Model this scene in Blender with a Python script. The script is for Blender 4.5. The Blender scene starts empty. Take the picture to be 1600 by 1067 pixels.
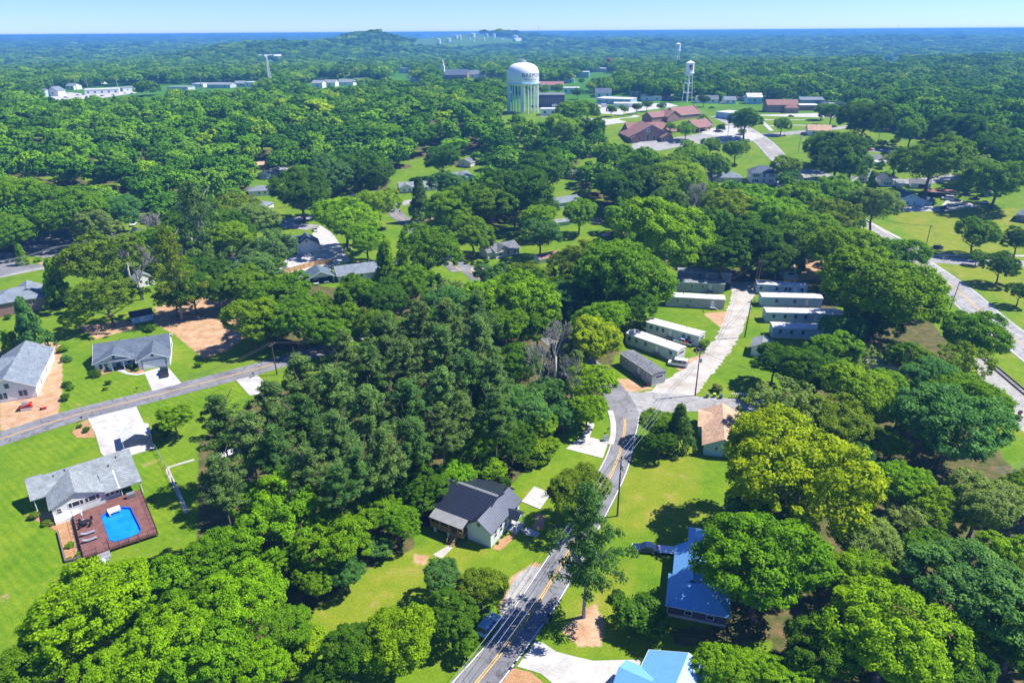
import bpy, bmesh, math, random
import numpy as np
from mathutils import Vector, Matrix
from mathutils.geometry import tessellate_polygon

random.seed(7); RNG = np.random.default_rng(11)
SC = bpy.context.scene
COL = SC.collection

# ---------------------------------------------------------------- camera, sky, sun, exposure
CAM_H = 84.0; FPX = 1067.0
PITCH = math.atan((533.5 - 49.5) / FPX); ROLL = math.radians(0.4)
cp, sp = math.cos(PITCH), math.sin(PITCH)
FW = Vector((0, cp, -sp)); _up0 = Vector((0, sp, cp)); _rt0 = Vector((1, 0, 0))
RT = _rt0 * math.cos(ROLL) - _up0 * math.sin(ROLL)
UP = _up0 * math.cos(ROLL) + _rt0 * math.sin(ROLL)
cam = bpy.data.cameras.new("camera"); cam_o = bpy.data.objects.new("camera", cam); COL.objects.link(cam_o)
cam.sensor_width = 36.0; cam.lens = 36.0 * FPX / 1600.0
cam.clip_start = 0.5; cam.clip_end = 60000.0
M = Matrix((RT, UP, -FW)).transposed().to_4x4(); M.translation = Vector((0, 0, CAM_H))
cam_o.matrix_world = M
SC.camera = cam_o

SUN_EL, SUN_AZ = math.radians(54), math.radians(80)     # azimuth clockwise from +Y (the view direction)
sun = bpy.data.lights.new("sun", 'SUN'); sun.energy = 5.0; sun.angle = math.radians(0.5); sun.color = (1.0, 0.95, 0.86)
sun_o = bpy.data.objects.new("sun", sun); COL.objects.link(sun_o)
sdir = Vector((math.sin(SUN_AZ) * math.cos(SUN_EL), math.cos(SUN_AZ) * math.cos(SUN_EL), math.sin(SUN_EL)))
sun_o.rotation_euler = (-sdir).to_track_quat('-Z', 'Y').to_euler()
sun_o.location = (0, 0, 300)
W = bpy.data.worlds.new("World"); SC.world = W; W.use_nodes = True
_nt = W.node_tree; _bg = _nt.nodes['Background']; _sky = _nt.nodes.new('ShaderNodeTexSky')
_sky.sky_type = 'NISHITA'; _sky.sun_disc = False; _sky.sun_elevation = SUN_EL; _sky.sun_rotation = SUN_AZ
_sky.air_density = 1.0; _sky.dust_density = 0.0; _sky.ozone_density = 6.0; _sky.altitude = 1500
_tint = _nt.nodes.new('ShaderNodeMix'); _tint.data_type = 'RGBA'; _tint.blend_type = 'MULTIPLY'; _tint.inputs['Factor'].default_value = 1.0; _tint.inputs[7].default_value = (0.48, 0.60, 0.97, 1)
_nt.links.new(_sky.outputs[0], _tint.inputs[6]); _nt.links.new(_tint.outputs[2], _bg.inputs[0]); _bg.inputs[1].default_value = 0.115
SC.view_settings.view_transform = 'Standard'; SC.view_settings.look = 'None'
SC.view_settings.exposure = 0.85; SC.view_settings.gamma = 1.0
SC.render.engine = 'CYCLES'
SC.cycles.max_bounces = 5; SC.cycles.diffuse_bounces = 3; SC.cycles.glossy_bounces = 2
SC.cycles.transmission_bounces = 2; SC.cycles.transparent_max_bounces = 4; SC.cycles.volume_bounces = 0
SC.cycles.use_denoising = True
SC.cycles.caustics_reflective = False; SC.cycles.caustics_refractive = False

# ---------------------------------------------------------------- terrain
def _ss(t): t = np.clip(t, 0, 1); return t * t * (3 - 2 * t)
HILLS = [(-735, 2250, 270, 420, 50), (-520, 2650, 110, 260, 41), (-395, 2700, 150, 250, 36), (-215, 3450, 380, 380, 44), (-120, 4300, 420, 300, 62),
         (510, 3100, 330, 300, 34), (1000, 1300, 450, 350, 12), (-900, 3600, 900, 700, 14), (1600, 3900, 1300, 500, 22), (200, 5200, 1800, 500, 20)]
def hgt(x, y):
    x = np.asarray(x, float); y = np.asarray(y, float)
    D = np.hypot(x, y); A = np.arctan2(x, np.maximum(y, 1e-3))
    fr = np.where(y > 0, 1.0, 0.0)
    h = 22 * _ss((D - 330) / 270) * (1 - _ss((D - 900) / 1500)) * fr
    for hx, hy, sx, sy, a in HILLS:
        h = h + a * np.exp(-((x - hx) / sx) ** 2 - ((y - hy) / sy) ** 2)
    h = h + (12 + 5 * np.sin(A * 7 + 1) + 3 * np.sin(A * 23) + 7 * np.sin(A * 1.7 + 0.4)) * _ss((D - 6000) / 4500) * fr
    h = h + 62 * np.exp(-((x - 8700) / 420) ** 2 - ((y - 13400) / 900) ** 2)
    h = h + 5 * np.sin(x / 310 + 1.3) * np.sin(y / 270) * _ss((D - 1100) / 900) * (1 - _ss((D - 5000) / 3000))
    return h
def ray(px, py):
    return FW + RT * ((px - 800) / FPX) + UP * ((533.5 - py) / FPX)
def at(px, py, z=0.0):
    """The point on the terrain (or z metres above it) that the photograph shows at this place."""
    d = ray(px, py); o = Vector((0, 0, CAM_H))
    if d.z < -0.15:
        t = (z - CAM_H) / d.z; p = o + d * t
        if math.hypot(p.x, p.y) < 330: return Vector((p.x, p.y, z))
    t0 = 50.0; lo = t0
    t = t0
    while t < 20000:
        p = o + d * t
        if p.z <= float(hgt(p.x, p.y)) + z: break
        lo = t; t *= 1.02
    hi = t
    for _ in range(24):
        m = (lo + hi) / 2; p = o + d * m
        if p.z <= float(hgt(p.x, p.y)) + z: hi = m
        else: lo = m
    p = o + d * hi
    return Vector((p.x, p.y, float(hgt(p.x, p.y)) + z))
def proj(p):
    v = Vector(p) - Vector((0, 0, CAM_H)); w = v.dot(FW)
    return 800 + FPX * v.dot(RT) / w, 533.5 - FPX * v.dot(UP) / w, w
def zfor(p, py):
    """How far above p a thing on the vertical through p reaches the photograph's row py."""
    lo, hi = 0.0, 300.0
    for _ in range(40):
        m = (lo + hi) / 2
        if proj((p.x, p.y, p.z + m))[1] > py: lo = m
        else: hi = m
    return lo
def gz(x, y): return float(hgt(x, y))

# ---------------------------------------------------------------- object helpers
def link(o, parent=None):
    COL.objects.link(o)
    if parent is not None: o.parent = parent
    return o
def tag(o, label=None, cat=None, group=None, kind=None):
    if label: o['label'] = label
    if cat: o['category'] = cat
    if group: o['group'] = group
    if kind: o['kind'] = kind
    return o
def empty(name, loc, rz=0.0):
    o = bpy.data.objects.new(name, None); o.empty_display_size = 0.5
    o.location = loc; o.rotation_euler = (0, 0, rz); return link(o)
def thing(name, label, cat, loc, rz=0.0, group=None):
    return tag(empty(name, loc, rz), label, cat, group)
class MB:
    """Collects faces; build() links them as one mesh object."""
    def __init__(s): s.v = []; s.f = []
    def face(s, pts):
        n = len(s.v); s.v += [tuple(p) for p in pts]; s.f.append(tuple(range(n, n + len(pts)))); return s
    def raw(s, vs, fs):
        n = len(s.v); s.v += [tuple(p) for p in vs]; s.f += [tuple(i + n for i in f) for f in fs]; return s
    def box(s, x0, x1, y0, y1, z0, z1):
        vs = [(x0, y0, z0), (x1, y0, z0), (x1, y1, z0), (x0, y1, z0), (x0, y0, z1), (x1, y0, z1), (x1, y1, z1), (x0, y1, z1)]
        return s.raw(vs, [(3, 2, 1, 0), (4, 5, 6, 7), (0, 1, 5, 4), (1, 2, 6, 5), (2, 3, 7, 6), (3, 0, 4, 7)])
    def prism(s, poly, z0, z1):
        n = len(poly); vs = [(p[0], p[1], z0) for p in poly] + [(p[0], p[1], z1) for p in poly]
        return s.raw(vs, [tuple(range(n - 1, -1, -1)), tuple(range(n, 2 * n))] + [(i, (i + 1) % n, n + (i + 1) % n, n + i) for i in range(n)])
    def extrude(s, prof, axis, a, b):
        """prof: (u, z) cross-section, extruded along x or y from a to b."""
        n = len(prof)
        if axis == 'x': vs = [(a, u, z) for u, z in prof] + [(b, u, z) for u, z in prof]
        else: vs = [(u, a, z) for u, z in prof] + [(u, b, z) for u, z in prof]
        return s.raw(vs, [tuple(range(n - 1, -1, -1)), tuple(range(n, 2 * n))] + [(i, (i + 1) % n, n + (i + 1) % n, n + i) for i in range(n)])
    def tube(s, p, q, r0, r1=None, n=6, cap=True):
        p = Vector(p); q = Vector(q); r1 = r0 if r1 is None else r1
        d = (q - p).normalized(); u = d.orthogonal().normalized(); w = d.cross(u)
        vs = [p + (u * math.cos(2 * math.pi * i / n) + w * math.sin(2 * math.pi * i / n)) * r0 for i in range(n)]
        vs += [q + (u * math.cos(2 * math.pi * i / n) + w * math.sin(2 * math.pi * i / n)) * r1 for i in range(n)]
        fs = [(i, (i + 1) % n, n + (i + 1) % n, n + i) for i in range(n)]
        if cap: fs += [tuple(range(n - 1, -1, -1)), tuple(range(n, 2 * n))]
        return s.raw(vs, fs)
    def lathe(s, prof, n=24, c=(0, 0)):
        """prof: (r, z) from bottom to top."""
        k = len(prof); vs = []
        for r, z in prof: vs += [(c[0] + r * math.cos(2 * math.pi * i / n), c[1] + r * math.sin(2 * math.pi * i / n), z) for i in range(n)]
        fs = [(j * n + i, j * n + (i + 1) % n, (j + 1) * n + (i + 1) % n, (j + 1) * n + i) for j in range(k - 1) for i in range(n)]
        fs += [tuple(range(n - 1, -1, -1)), tuple(range((k - 1) * n, k * n))]
        return s.raw(vs, fs)
    def mesh(s, name, mat, smooth=False):
        me = bpy.data.meshes.new(name); me.from_pydata(s.v, [], s.f); me.update()
        if mat is not None: me.materials.append(mat)
        if smooth: me.polygons.foreach_set('use_smooth', [True] * len(me.polygons))
        return me
    def build(s, name, mat, parent=None, smooth=False):
        return link(bpy.data.objects.new(name, s.mesh(name, mat, smooth)), parent)
def copy_tree(o, parent=None):
    c = o.copy(); COL.objects.link(c)
    if parent is not None: c.parent = parent
    for ch in list(o.children): copy_tree(ch, c)
    return c

# ---------------------------------------------------------------- materials
def _mat(name):
    m = bpy.data.materials.new(name); m.use_nodes = True; nt = m.node_tree
    return m, nt, nt.nodes['Principled BSDF']
def _noise(nt, scale, detail=4, coord='Object', rough=0.6):
    tc = nt.nodes.new('ShaderNodeTexCoord'); n = nt.nodes.new('ShaderNodeTexNoise')
    n.inputs['Scale'].default_value = scale; n.inputs['Detail'].default_value = detail; n.inputs['Roughness'].default_value = rough
    nt.links.new(tc.outputs[coord], n.inputs['Vector']); return n
def _ramp(nt, src, stops):
    r = nt.nodes.new('ShaderNodeValToRGB'); e = r.color_ramp.elements
    while len(e) < len(stops): e.new(0.5)
    for i, (p, c) in enumerate(stops):
        e[i].position = p; e[i].color = (*c, 1) if len(c) == 3 else c
    nt.links.new(src, r.inputs['Fac']); return r
def _mix(nt, fac, a, b, mode='MIX'):
    m = nt.nodes.new('ShaderNodeMix'); m.data_type = 'RGBA'; m.blend_type = mode
    if isinstance(fac, (int, float)): m.inputs['Factor'].default_value = fac
    else: nt.links.new(fac, m.inputs['Factor'])
    for k, v in ((6, a), (7, b)):
        if isinstance(v, tuple): m.inputs[k].default_value = (*v, 1)
        else: nt.links.new(v, m.inputs[k])
    return m.outputs[2]
def _bump(nt, b, src, s, d=0.05):
    k = nt.nodes.new('ShaderNodeBump'); k.inputs['Strength'].default_value = s; k.inputs['Distance'].default_value = d
    nt.links.new(src, k.inputs['Height']); nt.links.new(k.outputs[0], b.inputs['Normal'])
def m_plain(name, c, rough=0.6, metal=0.0, var=0.12, scale=1.5, spec=0.3):
    m, nt, b = _mat(name)
    n = _noise(nt, scale); lo = tuple(x * (1 - var) for x in c); hi = tuple(min(1, x * (1 + var)) for x in c)
    r = _ramp(nt, n.outputs[0], [(0.3, lo), (0.7, hi)])
    nt.links.new(r.outputs[0], b.inputs['Base Color']); b.inputs['Roughness'].default_value = rough; b.inputs['Metallic'].default_value = metal
    b.inputs['Specular IOR Level'].default_value = spec
    return m
def m_shingle(name, c, var=0.22):
    m, nt, b = _mat(name)
    br = nt.nodes.new('ShaderNodeTexBrick'); tc = nt.nodes.new('ShaderNodeTexCoord'); mp = nt.nodes.new('ShaderNodeMapping')
    cx = nt.nodes.new('ShaderNodeSeparateXYZ'); cb = nt.nodes.new('ShaderNodeCombineXYZ'); ad = nt.nodes.new('ShaderNodeMath'); ad.operation = 'ADD'
    nt.links.new(tc.outputs['Object'], cx.inputs[0]); nt.links.new(cx.outputs[0], ad.inputs[0]); nt.links.new(cx.outputs[1], ad.inputs[1])
    nt.links.new(ad.outputs[0], cb.inputs[0]); nt.links.new(cx.outputs[2], cb.inputs[1])
    nt.links.new(cb.outputs[0], br.inputs['Vector'])
    br.inputs['Scale'].default_value = 1.0; br.inputs['Brick Width'].default_value = 0.5; br.inputs['Row Height'].default_value = 0.075
    br.inputs['Mortar Size'].default_value = 0.006; br.inputs['Color1'].default_value = (*[x * (1 - var) for x in c], 1)
    br.inputs['Color2'].default_value = (*[x * (1 + var) for x in c], 1); br.inputs['Mortar'].default_value = (*[x * 0.6 for x in c], 1)
    n = _noise(nt, 0.5, 5); r = _ramp(nt, n.outputs[0], [(0.3, (0.78,) * 3), (0.7, (1.15,) * 3)])
    o = _mix(nt, 1.0, br.outputs[0], r.outputs[0], 'MULTIPLY')
    n2 = _noise(nt, 14, 2); r2 = _ramp(nt, n2.outputs[0], [(0.3, (0.8,) * 3), (0.7, (1.2,) * 3)])
    o = _mix(nt, 1.0, o, r2.outputs[0], 'MULTIPLY')
    nt.links.new(o, b.inputs['Base Color']); b.inputs['Roughness'].default_value = 0.85; b.inputs['Specular IOR Level'].default_value = 0.2
    return m
def m_lines(name, c, axis, pitch, dark=0.7, width=0.15, rough=0.6, metal=0.0, bump=0.4, stain=0.12):
    """Siding laps (axis z), standing seams or boards (axis x / y): thin lines every pitch metres."""
    m, nt, b = _mat(name)
    tc = nt.nodes.new('ShaderNodeTexCoord'); sx = nt.nodes.new('ShaderNodeSeparateXYZ'); nt.links.new(tc.outputs['Object'], sx.inputs[0])
    dv = nt.nodes.new('ShaderNodeMath'); dv.operation = 'DIVIDE'; dv.inputs[1].default_value = pitch
    nt.links.new(sx.outputs['xyz'.index(axis)], dv.inputs[0])
    fr = nt.nodes.new('ShaderNodeMath'); fr.operation = 'FRACT'; nt.links.new(dv.outputs[0], fr.inputs[0])
    r = _ramp(nt, fr.outputs[0], [(0.0, (dark,) * 3), (width, (1, 1, 1)), (1.0, (0.96,) * 3)])
    n = _noise(nt, 0.9, 6); s = _ramp(nt, n.outputs[0], [(0.25, (1 - stain,) * 3), (0.65, (1, 1, 1))])
    o = _mix(nt, 1.0, r.outputs[0], s.outputs[0], 'MULTIPLY'); o = _mix(nt, 1.0, o, tuple(c), 'MULTIPLY')
    nt.links.new(o, b.inputs['Base Color']); b.inputs['Roughness'].default_value = rough; b.inputs['Metallic'].default_value = metal
    _bump(nt, b, fr.outputs[0], bump, 0.03)
    return m
def m_brick(name, c1, c2, mortar):
    m, nt, b = _mat(name)
    tc = nt.nodes.new('ShaderNodeTexCoord'); sx = nt.nodes.new('ShaderNodeSeparateXYZ'); cb = nt.nodes.new('ShaderNodeCombineXYZ')
    ad = nt.nodes.new('ShaderNodeMath'); ad.operation = 'ADD'; br = nt.nodes.new('ShaderNodeTexBrick')
    nt.links.new(tc.outputs['Object'], sx.inputs[0]); nt.links.new(sx.outputs[0], ad.inputs[0]); nt.links.new(sx.outputs[1], ad.inputs[1])
    nt.links.new(ad.outputs[0], cb.inputs[0]); nt.links.new(sx.outputs[2], cb.inputs[1]); nt.links.new(cb.outputs[0], br.inputs['Vector'])
    br.inputs['Scale'].default_value = 1.0; br.inputs['Brick Width'].default_value = 0.22; br.inputs['Row Height'].default_value = 0.075; br.inputs['Mortar Size'].default_value = 0.01
    for k, c in (('Color1', c1), ('Color2', c2), ('Mortar', mortar)): br.inputs[k].default_value = (*c, 1)
    n = _noise(nt, 0.8, 5); s = _ramp(nt, n.outputs[0], [(0.3, (0.8,) * 3), (0.7, (1.1,) * 3)])
    nt.links.new(_mix(nt, 1.0, br.outputs[0], s.outputs[0], 'MULTIPLY'), b.inputs['Base Color']); b.inputs['Roughness'].default_value = 0.85
    return m
def m_patchy(name, stops, scale=0.4, rough=0.9, scale2=6.0, amp=0.25, bump=0.0):
    """Concrete, asphalt, gravel, dirt: broad patches times fine grain."""
    m, nt, b = _mat(name)
    n = _noise(nt, scale, 6); r = _ramp(nt, n.outputs[0], stops)
    n2 = _noise(nt, scale2, 3); r2 = _ramp(nt, n2.outputs[0], [(0.3, (1 - amp,) * 3), (0.7, (1 + amp,) * 3)])
    nt.links.new(_mix(nt, 1.0, r.outputs[0], r2.outputs[0], 'MULTIPLY'), b.inputs['Base Color'])
    b.inputs['Roughness'].default_value = rough; b.inputs['Specular IOR Level'].default_value = 0.2
    if bump: _bump(nt, b, n2.outputs[0], bump, 0.05)
    return m
def m_asphalt(name, stops):
    m, nt, b = _mat(name)
    n = _noise(nt, 0.12, 6); r = _ramp(nt, n.outputs[0], stops); n2 = _noise(nt, 5.0, 3); r2 = _ramp(nt, n2.outputs[0], [(0.3, (0.9,) * 3), (0.7, (1.1,) * 3)])
    n3 = _noise(nt, 0.6, 5); r3 = _ramp(nt, n3.outputs[0], [(0.35, (0.86,) * 3), (0.6, (1.05,) * 3)])
    tc = nt.nodes.new('ShaderNodeTexCoord'); vo = nt.nodes.new('ShaderNodeTexVoronoi'); vo.feature = 'DISTANCE_TO_EDGE'; vo.inputs['Scale'].default_value = 0.16
    mx = nt.nodes.new('ShaderNodeMix'); mx.data_type = 'VECTOR'; mx.inputs['Factor'].default_value = 0.15; nd = _noise(nt, 0.7, 4); nt.links.new(tc.outputs['Object'], mx.inputs[4]); vm = nt.nodes.new('ShaderNodeVectorMath'); vm.operation = 'SCALE'; vm.inputs['Scale'].default_value = 3.0; nt.links.new(nd.outputs['Color'], vm.inputs[0]); va = nt.nodes.new('ShaderNodeVectorMath'); nt.links.new(tc.outputs['Object'], va.inputs[0]); nt.links.new(vm.outputs[0], va.inputs[1]); nt.links.new(va.outputs[0], vo.inputs['Vector'])
    cr = _ramp(nt, vo.outputs['Distance'], [(0.0, (0.55,) * 3), (0.012, (0.62,) * 3), (0.02, (1, 1, 1))])
    o = _mix(nt, 1.0, r.outputs[0], r2.outputs[0], 'MULTIPLY'); o = _mix(nt, 1.0, o, r3.outputs[0], 'MULTIPLY'); o = _mix(nt, 1.0, o, cr.outputs[0], 'MULTIPLY')
    nt.links.new(o, b.inputs['Base Color']); b.inputs['Roughness'].default_value = 0.9; b.inputs['Specular IOR Level'].default_value = 0.2; return m
def m_glass(name, c=(0.02, 0.035, 0.06)):
    m, nt, b = _mat(name); b.inputs['Base Color'].default_value = (*c, 1); b.inputs['Roughness'].default_value = 0.08
    b.inputs['Specular IOR Level'].default_value = 0.8; return m
MT = {}
MT['asphalt'] = m_asphalt('asphalt', [(0.3, (0.15, 0.15, 0.165)), (0.5, (0.20, 0.20, 0.215)), (0.7, (0.25, 0.25, 0.26))])
MT['old_asphalt'] = m_asphalt('old_asphalt', [(0.3, (0.25, 0.245, 0.245)), (0.55, (0.33, 0.325, 0.32)), (0.7, (0.39, 0.38, 0.37))])
MT['concrete'] = m_patchy('concrete', [(0.28, (0.33, 0.315, 0.29)), (0.5, (0.45, 0.44, 0.42)), (0.72, (0.52, 0.51, 0.49))], 0.35, 0.85, 4.0, 0.09)
MT['gravel'] = m_patchy('gravel', [(0.28, (0.30, 0.26, 0.21)), (0.5, (0.42, 0.395, 0.36)), (0.75, (0.50, 0.48, 0.455))], 0.22, 0.95, 3.0, 0.22, 0.4)
MT['ballast'] = m_patchy('ballast', [(0.3, (0.27, 0.26, 0.25)), (0.7, (0.40, 0.385, 0.365))], 0.5, 0.95, 3.0, 0.3, 0.5)
MT['paint_yellow'] = m_plain('paint_yellow', (0.72, 0.42, 0.06), 0.7)
MT['paint_white'] = m_plain('paint_white', (0.78, 0.78, 0.76), 0.7)
MT['roof_gray'] = m_shingle('roof_gray', (0.20, 0.235, 0.28))
MT['roof_slate'] = m_shingle('roof_slate', (0.115, 0.145, 0.19))
MT['roof_mid'] = m_shingle('roof_mid', (0.17, 0.18, 0.20))
MT['roof_light'] = m_shingle('roof_light', (0.25, 0.28, 0.30))
MT['roof_tan'] = m_shingle('roof_tan', (0.55, 0.36, 0.24))
MT['roof_teal'] = m_shingle('roof_teal', (0.11, 0.16, 0.20))
MT['roof_brown'] = m_shingle('roof_brown', (0.30, 0.16, 0.14))
MT['roof_red'] = m_shingle('roof_red', (0.36, 0.17, 0.13))
MT['roof_black_metal'] = m_lines('roof_black_metal', (0.030, 0.038, 0.06), 'y', 0.5, 4.0, 0.2, 0.32, 0.4, 0.9, 0.2)
MT['roof_black_metal_x'] = m_lines('roof_black_metal_x', (0.030, 0.038, 0.06), 'x', 0.5, 4.0, 0.2, 0.32, 0.4, 0.9, 0.2)
MT['roof_blue_metal'] = m_lines('roof_blue_metal', (0.17, 0.42, 0.78), 'x', 0.45, 0.75, 0.14, 0.4, 0.0, 0.8, 0.1)  # grey metal; the blue of sky-lit shade is put into its colour
MT['roof_shade_blue_metal_y'] = m_lines('roof_shade_blue_metal_y', (0.17, 0.42, 0.78), 'y', 0.45, 0.75, 0.14, 0.4, 0.0, 0.8, 0.1)  # same sky-lit shade blue, seams the other way
MT['roof_white'] = m_patchy('roof_white', [(0.28, (0.36, 0.36, 0.37)), (0.45, (0.56, 0.57, 0.59)), (0.7, (0.68, 0.69, 0.71))], 0.7, 0.55, 3.0, 0.08)
MT['roof_porch'] = m_lines('roof_porch', (0.30, 0.30, 0.31), 'y', 0.42, 0.7, 0.14, 0.5, 0.1, 0.6, 0.25)
MT['siding_white'] = m_lines('siding_white', (0.82, 0.83, 0.83), 'z', 0.18, 0.8, 0.15, 0.55)
MT['siding_cool'] = m_lines('siding_cool', (0.66, 0.74, 0.78), 'z', 0.18, 0.8, 0.15, 0.55)
MT['siding_gray'] = m_lines('siding_gray', (0.40, 0.45, 0.47), 'z', 0.22, 0.75, 0.15, 0.6, stain=0.25)
MT['siding_pale'] = m_lines('siding_pale', (0.56, 0.63, 0.66), 'z', 0.22, 0.78, 0.15, 0.6, stain=0.22)
MT['siding_blue'] = m_lines('siding_blue', (0.40, 0.58, 0.76), 'z', 0.2, 0.78, 0.15, 0.6, stain=0.2)  # pale blue paint; shade's blue on the shaded trailers and tan roofed house
MT['siding_beige'] = m_lines('siding_beige', (0.66, 0.62, 0.52), 'z', 0.2, 0.8, 0.15, 0.6)
MT['brick_red'] = m_brick('brick_red', (0.36, 0.15, 0.11), (0.27, 0.11, 0.08), (0.40, 0.35, 0.31))
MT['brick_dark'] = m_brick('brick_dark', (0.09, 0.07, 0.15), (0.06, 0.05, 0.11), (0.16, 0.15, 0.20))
MT['trim'] = m_plain('trim', (0.80, 0.81, 0.81), 0.5, 0, 0.05)
MT['trim_blue'] = m_plain('trim_blue', (0.17, 0.24, 0.34), 0.5, 0, 0.08)
MT['glass'] = m_glass('glass')
MT['door_white'] = m_plain('door_white', (0.78, 0.78, 0.77), 0.5, 0, 0.05)
MT['door_dark'] = m_plain('door_dark', (0.09, 0.11, 0.15), 0.5)
MT['skirt'] = m_patchy('skirt', [(0.3, (0.42, 0.44, 0.42)), (0.65, (0.66, 0.67, 0.65))], 0.8, 0.8, 4, 0.12)
MT['foundation'] = m_patchy('foundation', [(0.3, (0.36, 0.36, 0.36)), (0.7, (0.5, 0.5, 0.49))], 0.6, 0.9)
MT['wood_new'] = m_lines('wood_new', (0.46, 0.28, 0.10), 'z', 0.14, 0.7, 0.12, 0.7)
MT['wood_fence'] = m_lines('wood_fence', (0.56, 0.34, 0.17), 'x', 0.15, 0.6, 0.14, 0.8, stain=0.3)
MT['wood_gray'] = m_lines('wood_gray', (0.25, 0.23, 0.20), 'x', 0.15, 0.6, 0.14, 0.8, stain=0.3)
MT['deck'] = m_lines('deck', (0.22, 0.095, 0.08), 'x', 0.30, 0.5, 0.16, 0.7, stain=0.45)
MT['timber'] = m_lines('timber', (0.16, 0.13, 0.11), 'z', 0.2, 0.6, 0.12, 0.85)
MT['pole'] = m_patchy('pole', [(0.3, (0.07, 0.055, 0.045)), (0.7, (0.13, 0.105, 0.085))], 1.5, 0.9, 8, 0.2)
MT['pole_gray'] = m_patchy('pole_gray', [(0.3, (0.25, 0.23, 0.21)), (0.7, (0.36, 0.34, 0.31))], 1.5, 0.9, 8, 0.2)
MT['black'] = m_plain('black', (0.02, 0.02, 0.022), 0.5)
MT['black_metal'] = m_plain('black_metal', (0.03, 0.03, 0.035), 0.4, 0.3)
MT['tyre'] = m_plain('tyre', (0.02, 0.02, 0.02), 0.85)
MT['steel'] = m_plain('steel', (0.55, 0.56, 0.58), 0.4, 0.6, 0.08)
MT['white_paint'] = m_patchy('white_paint', [(0.3, (0.74, 0.77, 0.79)), (0.7, (0.84, 0.86, 0.87))], 0.2, 0.45, 3, 0.03)
MT['tank_blue'] = m_plain('tank_blue', (0.42, 0.68, 0.86), 0.45, 0, 0.05)  # balcony's pale blue; also stands for shade on the left tower legs
MT['navy'] = m_plain('navy', (0.015, 0.02, 0.06), 0.5)
MT['rust'] = m_plain('rust', (0.40, 0.12, 0.07), 0.7, 0, 0.25)
MT['red'] = m_plain('red', (0.50, 0.03, 0.03), 0.35)
MT['pink'] = m_plain('pink', (0.75, 0.10, 0.35), 0.5)
MT['lime'] = m_plain('lime', (0.45, 0.70, 0.05), 0.5)
MT['blue_bin'] = m_plain('blue_bin', (0.04, 0.10, 0.22), 0.5)
MT['gray_bin'] = m_plain('gray_bin', (0.16, 0.18, 0.20), 0.5)
MT['liner'] = m_plain('liner', (0.02, 0.14, 0.62), 0.4, 0, 0.05)
MT['wire'] = m_plain('wire', (0.10, 0.10, 0.11), 0.5, 0.2)
MT['wire_light'] = m_plain('wire_light', (0.42, 0.43, 0.45), 0.4, 0.5)
MT['mulch'] = m_patchy('mulch', [(0.3, (0.30, 0.16, 0.08)), (0.7, (0.46, 0.27, 0.14))], 0.6, 0.95, 5, 0.3, 0.5)
MT['stone_dark'] = m_brick('stone_dark', (0.10, 0.09, 0.09), (0.20, 0.18, 0.16), (0.26, 0.25, 0.24))
def m_water():
    m, nt, b = _mat('pool_water'); b.inputs['Base Color'].default_value = (0.008, 0.22, 0.72, 1); b.inputs['Roughness'].default_value = 0.06
    n = _noise(nt, 2.2, 3); _bump(nt, b, n.outputs[0], 0.12, 0.05)
    r = _ramp(nt, _noise(nt, 0.5, 2).outputs[0], [(0.3, (0.006, 0.19, 0.66)), (0.7, (0.012, 0.27, 0.80))]); nt.links.new(r.outputs[0], b.inputs['Base Color'])
    return m
MT['water'] = m_water()
_paint = {}
def car_paint(c):
    k = tuple(c)
    if k not in _paint:
        m, nt, b = _mat('car_paint_%d' % len(_paint)); b.inputs['Base Color'].default_value = (*c, 1); b.inputs['Roughness'].default_value = 0.3
        b.inputs['Coat Weight'].default_value = 0.6; _paint[k] = m
    return _paint[k]
def m_leaf(name, trans=0.42):
    """Leaves: the tree's own colour (object colour) varied leaf cluster by leaf cluster."""
    m, nt, b = _mat(name); nt.nodes.remove(b); out = nt.nodes['Material Output']
    oi = nt.nodes.new('ShaderNodeObjectInfo'); at_ = nt.nodes.new('ShaderNodeAttribute'); at_.attribute_name = 'tint'
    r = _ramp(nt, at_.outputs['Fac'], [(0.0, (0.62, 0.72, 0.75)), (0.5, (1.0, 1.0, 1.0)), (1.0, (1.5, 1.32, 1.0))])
    c = _mix(nt, 1.0, oi.outputs['Color'], r.outputs[0], 'MULTIPLY')
    d = nt.nodes.new('ShaderNodeBsdfDiffuse'); t = nt.nodes.new('ShaderNodeBsdfTranslucent'); mx = nt.nodes.new('ShaderNodeMixShader')
    g = nt.nodes.new('ShaderNodeBsdfGlossy'); g.inputs['Roughness'].default_value = 0.45; g.inputs['Color'].default_value = (0.9, 0.9, 0.9, 1)
    mx2 = nt.nodes.new('ShaderNodeMixShader'); mx2.inputs[0].default_value = 0.006
    tc = _mix(nt, 1.0, c, (1.25, 1.15, 0.5), 'MULTIPLY')
    nt.links.new(c, d.inputs[0]); nt.links.new(tc, t.inputs[0]); mx.inputs[0].default_value = trans
    nt.links.new(d.outputs[0], mx.inputs[1]); nt.links.new(t.outputs[0], mx.inputs[2])
    nt.links.new(mx.outputs[0], mx2.inputs[1]); nt.links.new(g.outputs[0], mx2.inputs[2]); nt.links.new(mx2.outputs[0], out.inputs[0])
    return m
MT['leaf'] = m_leaf('leaf')
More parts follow.
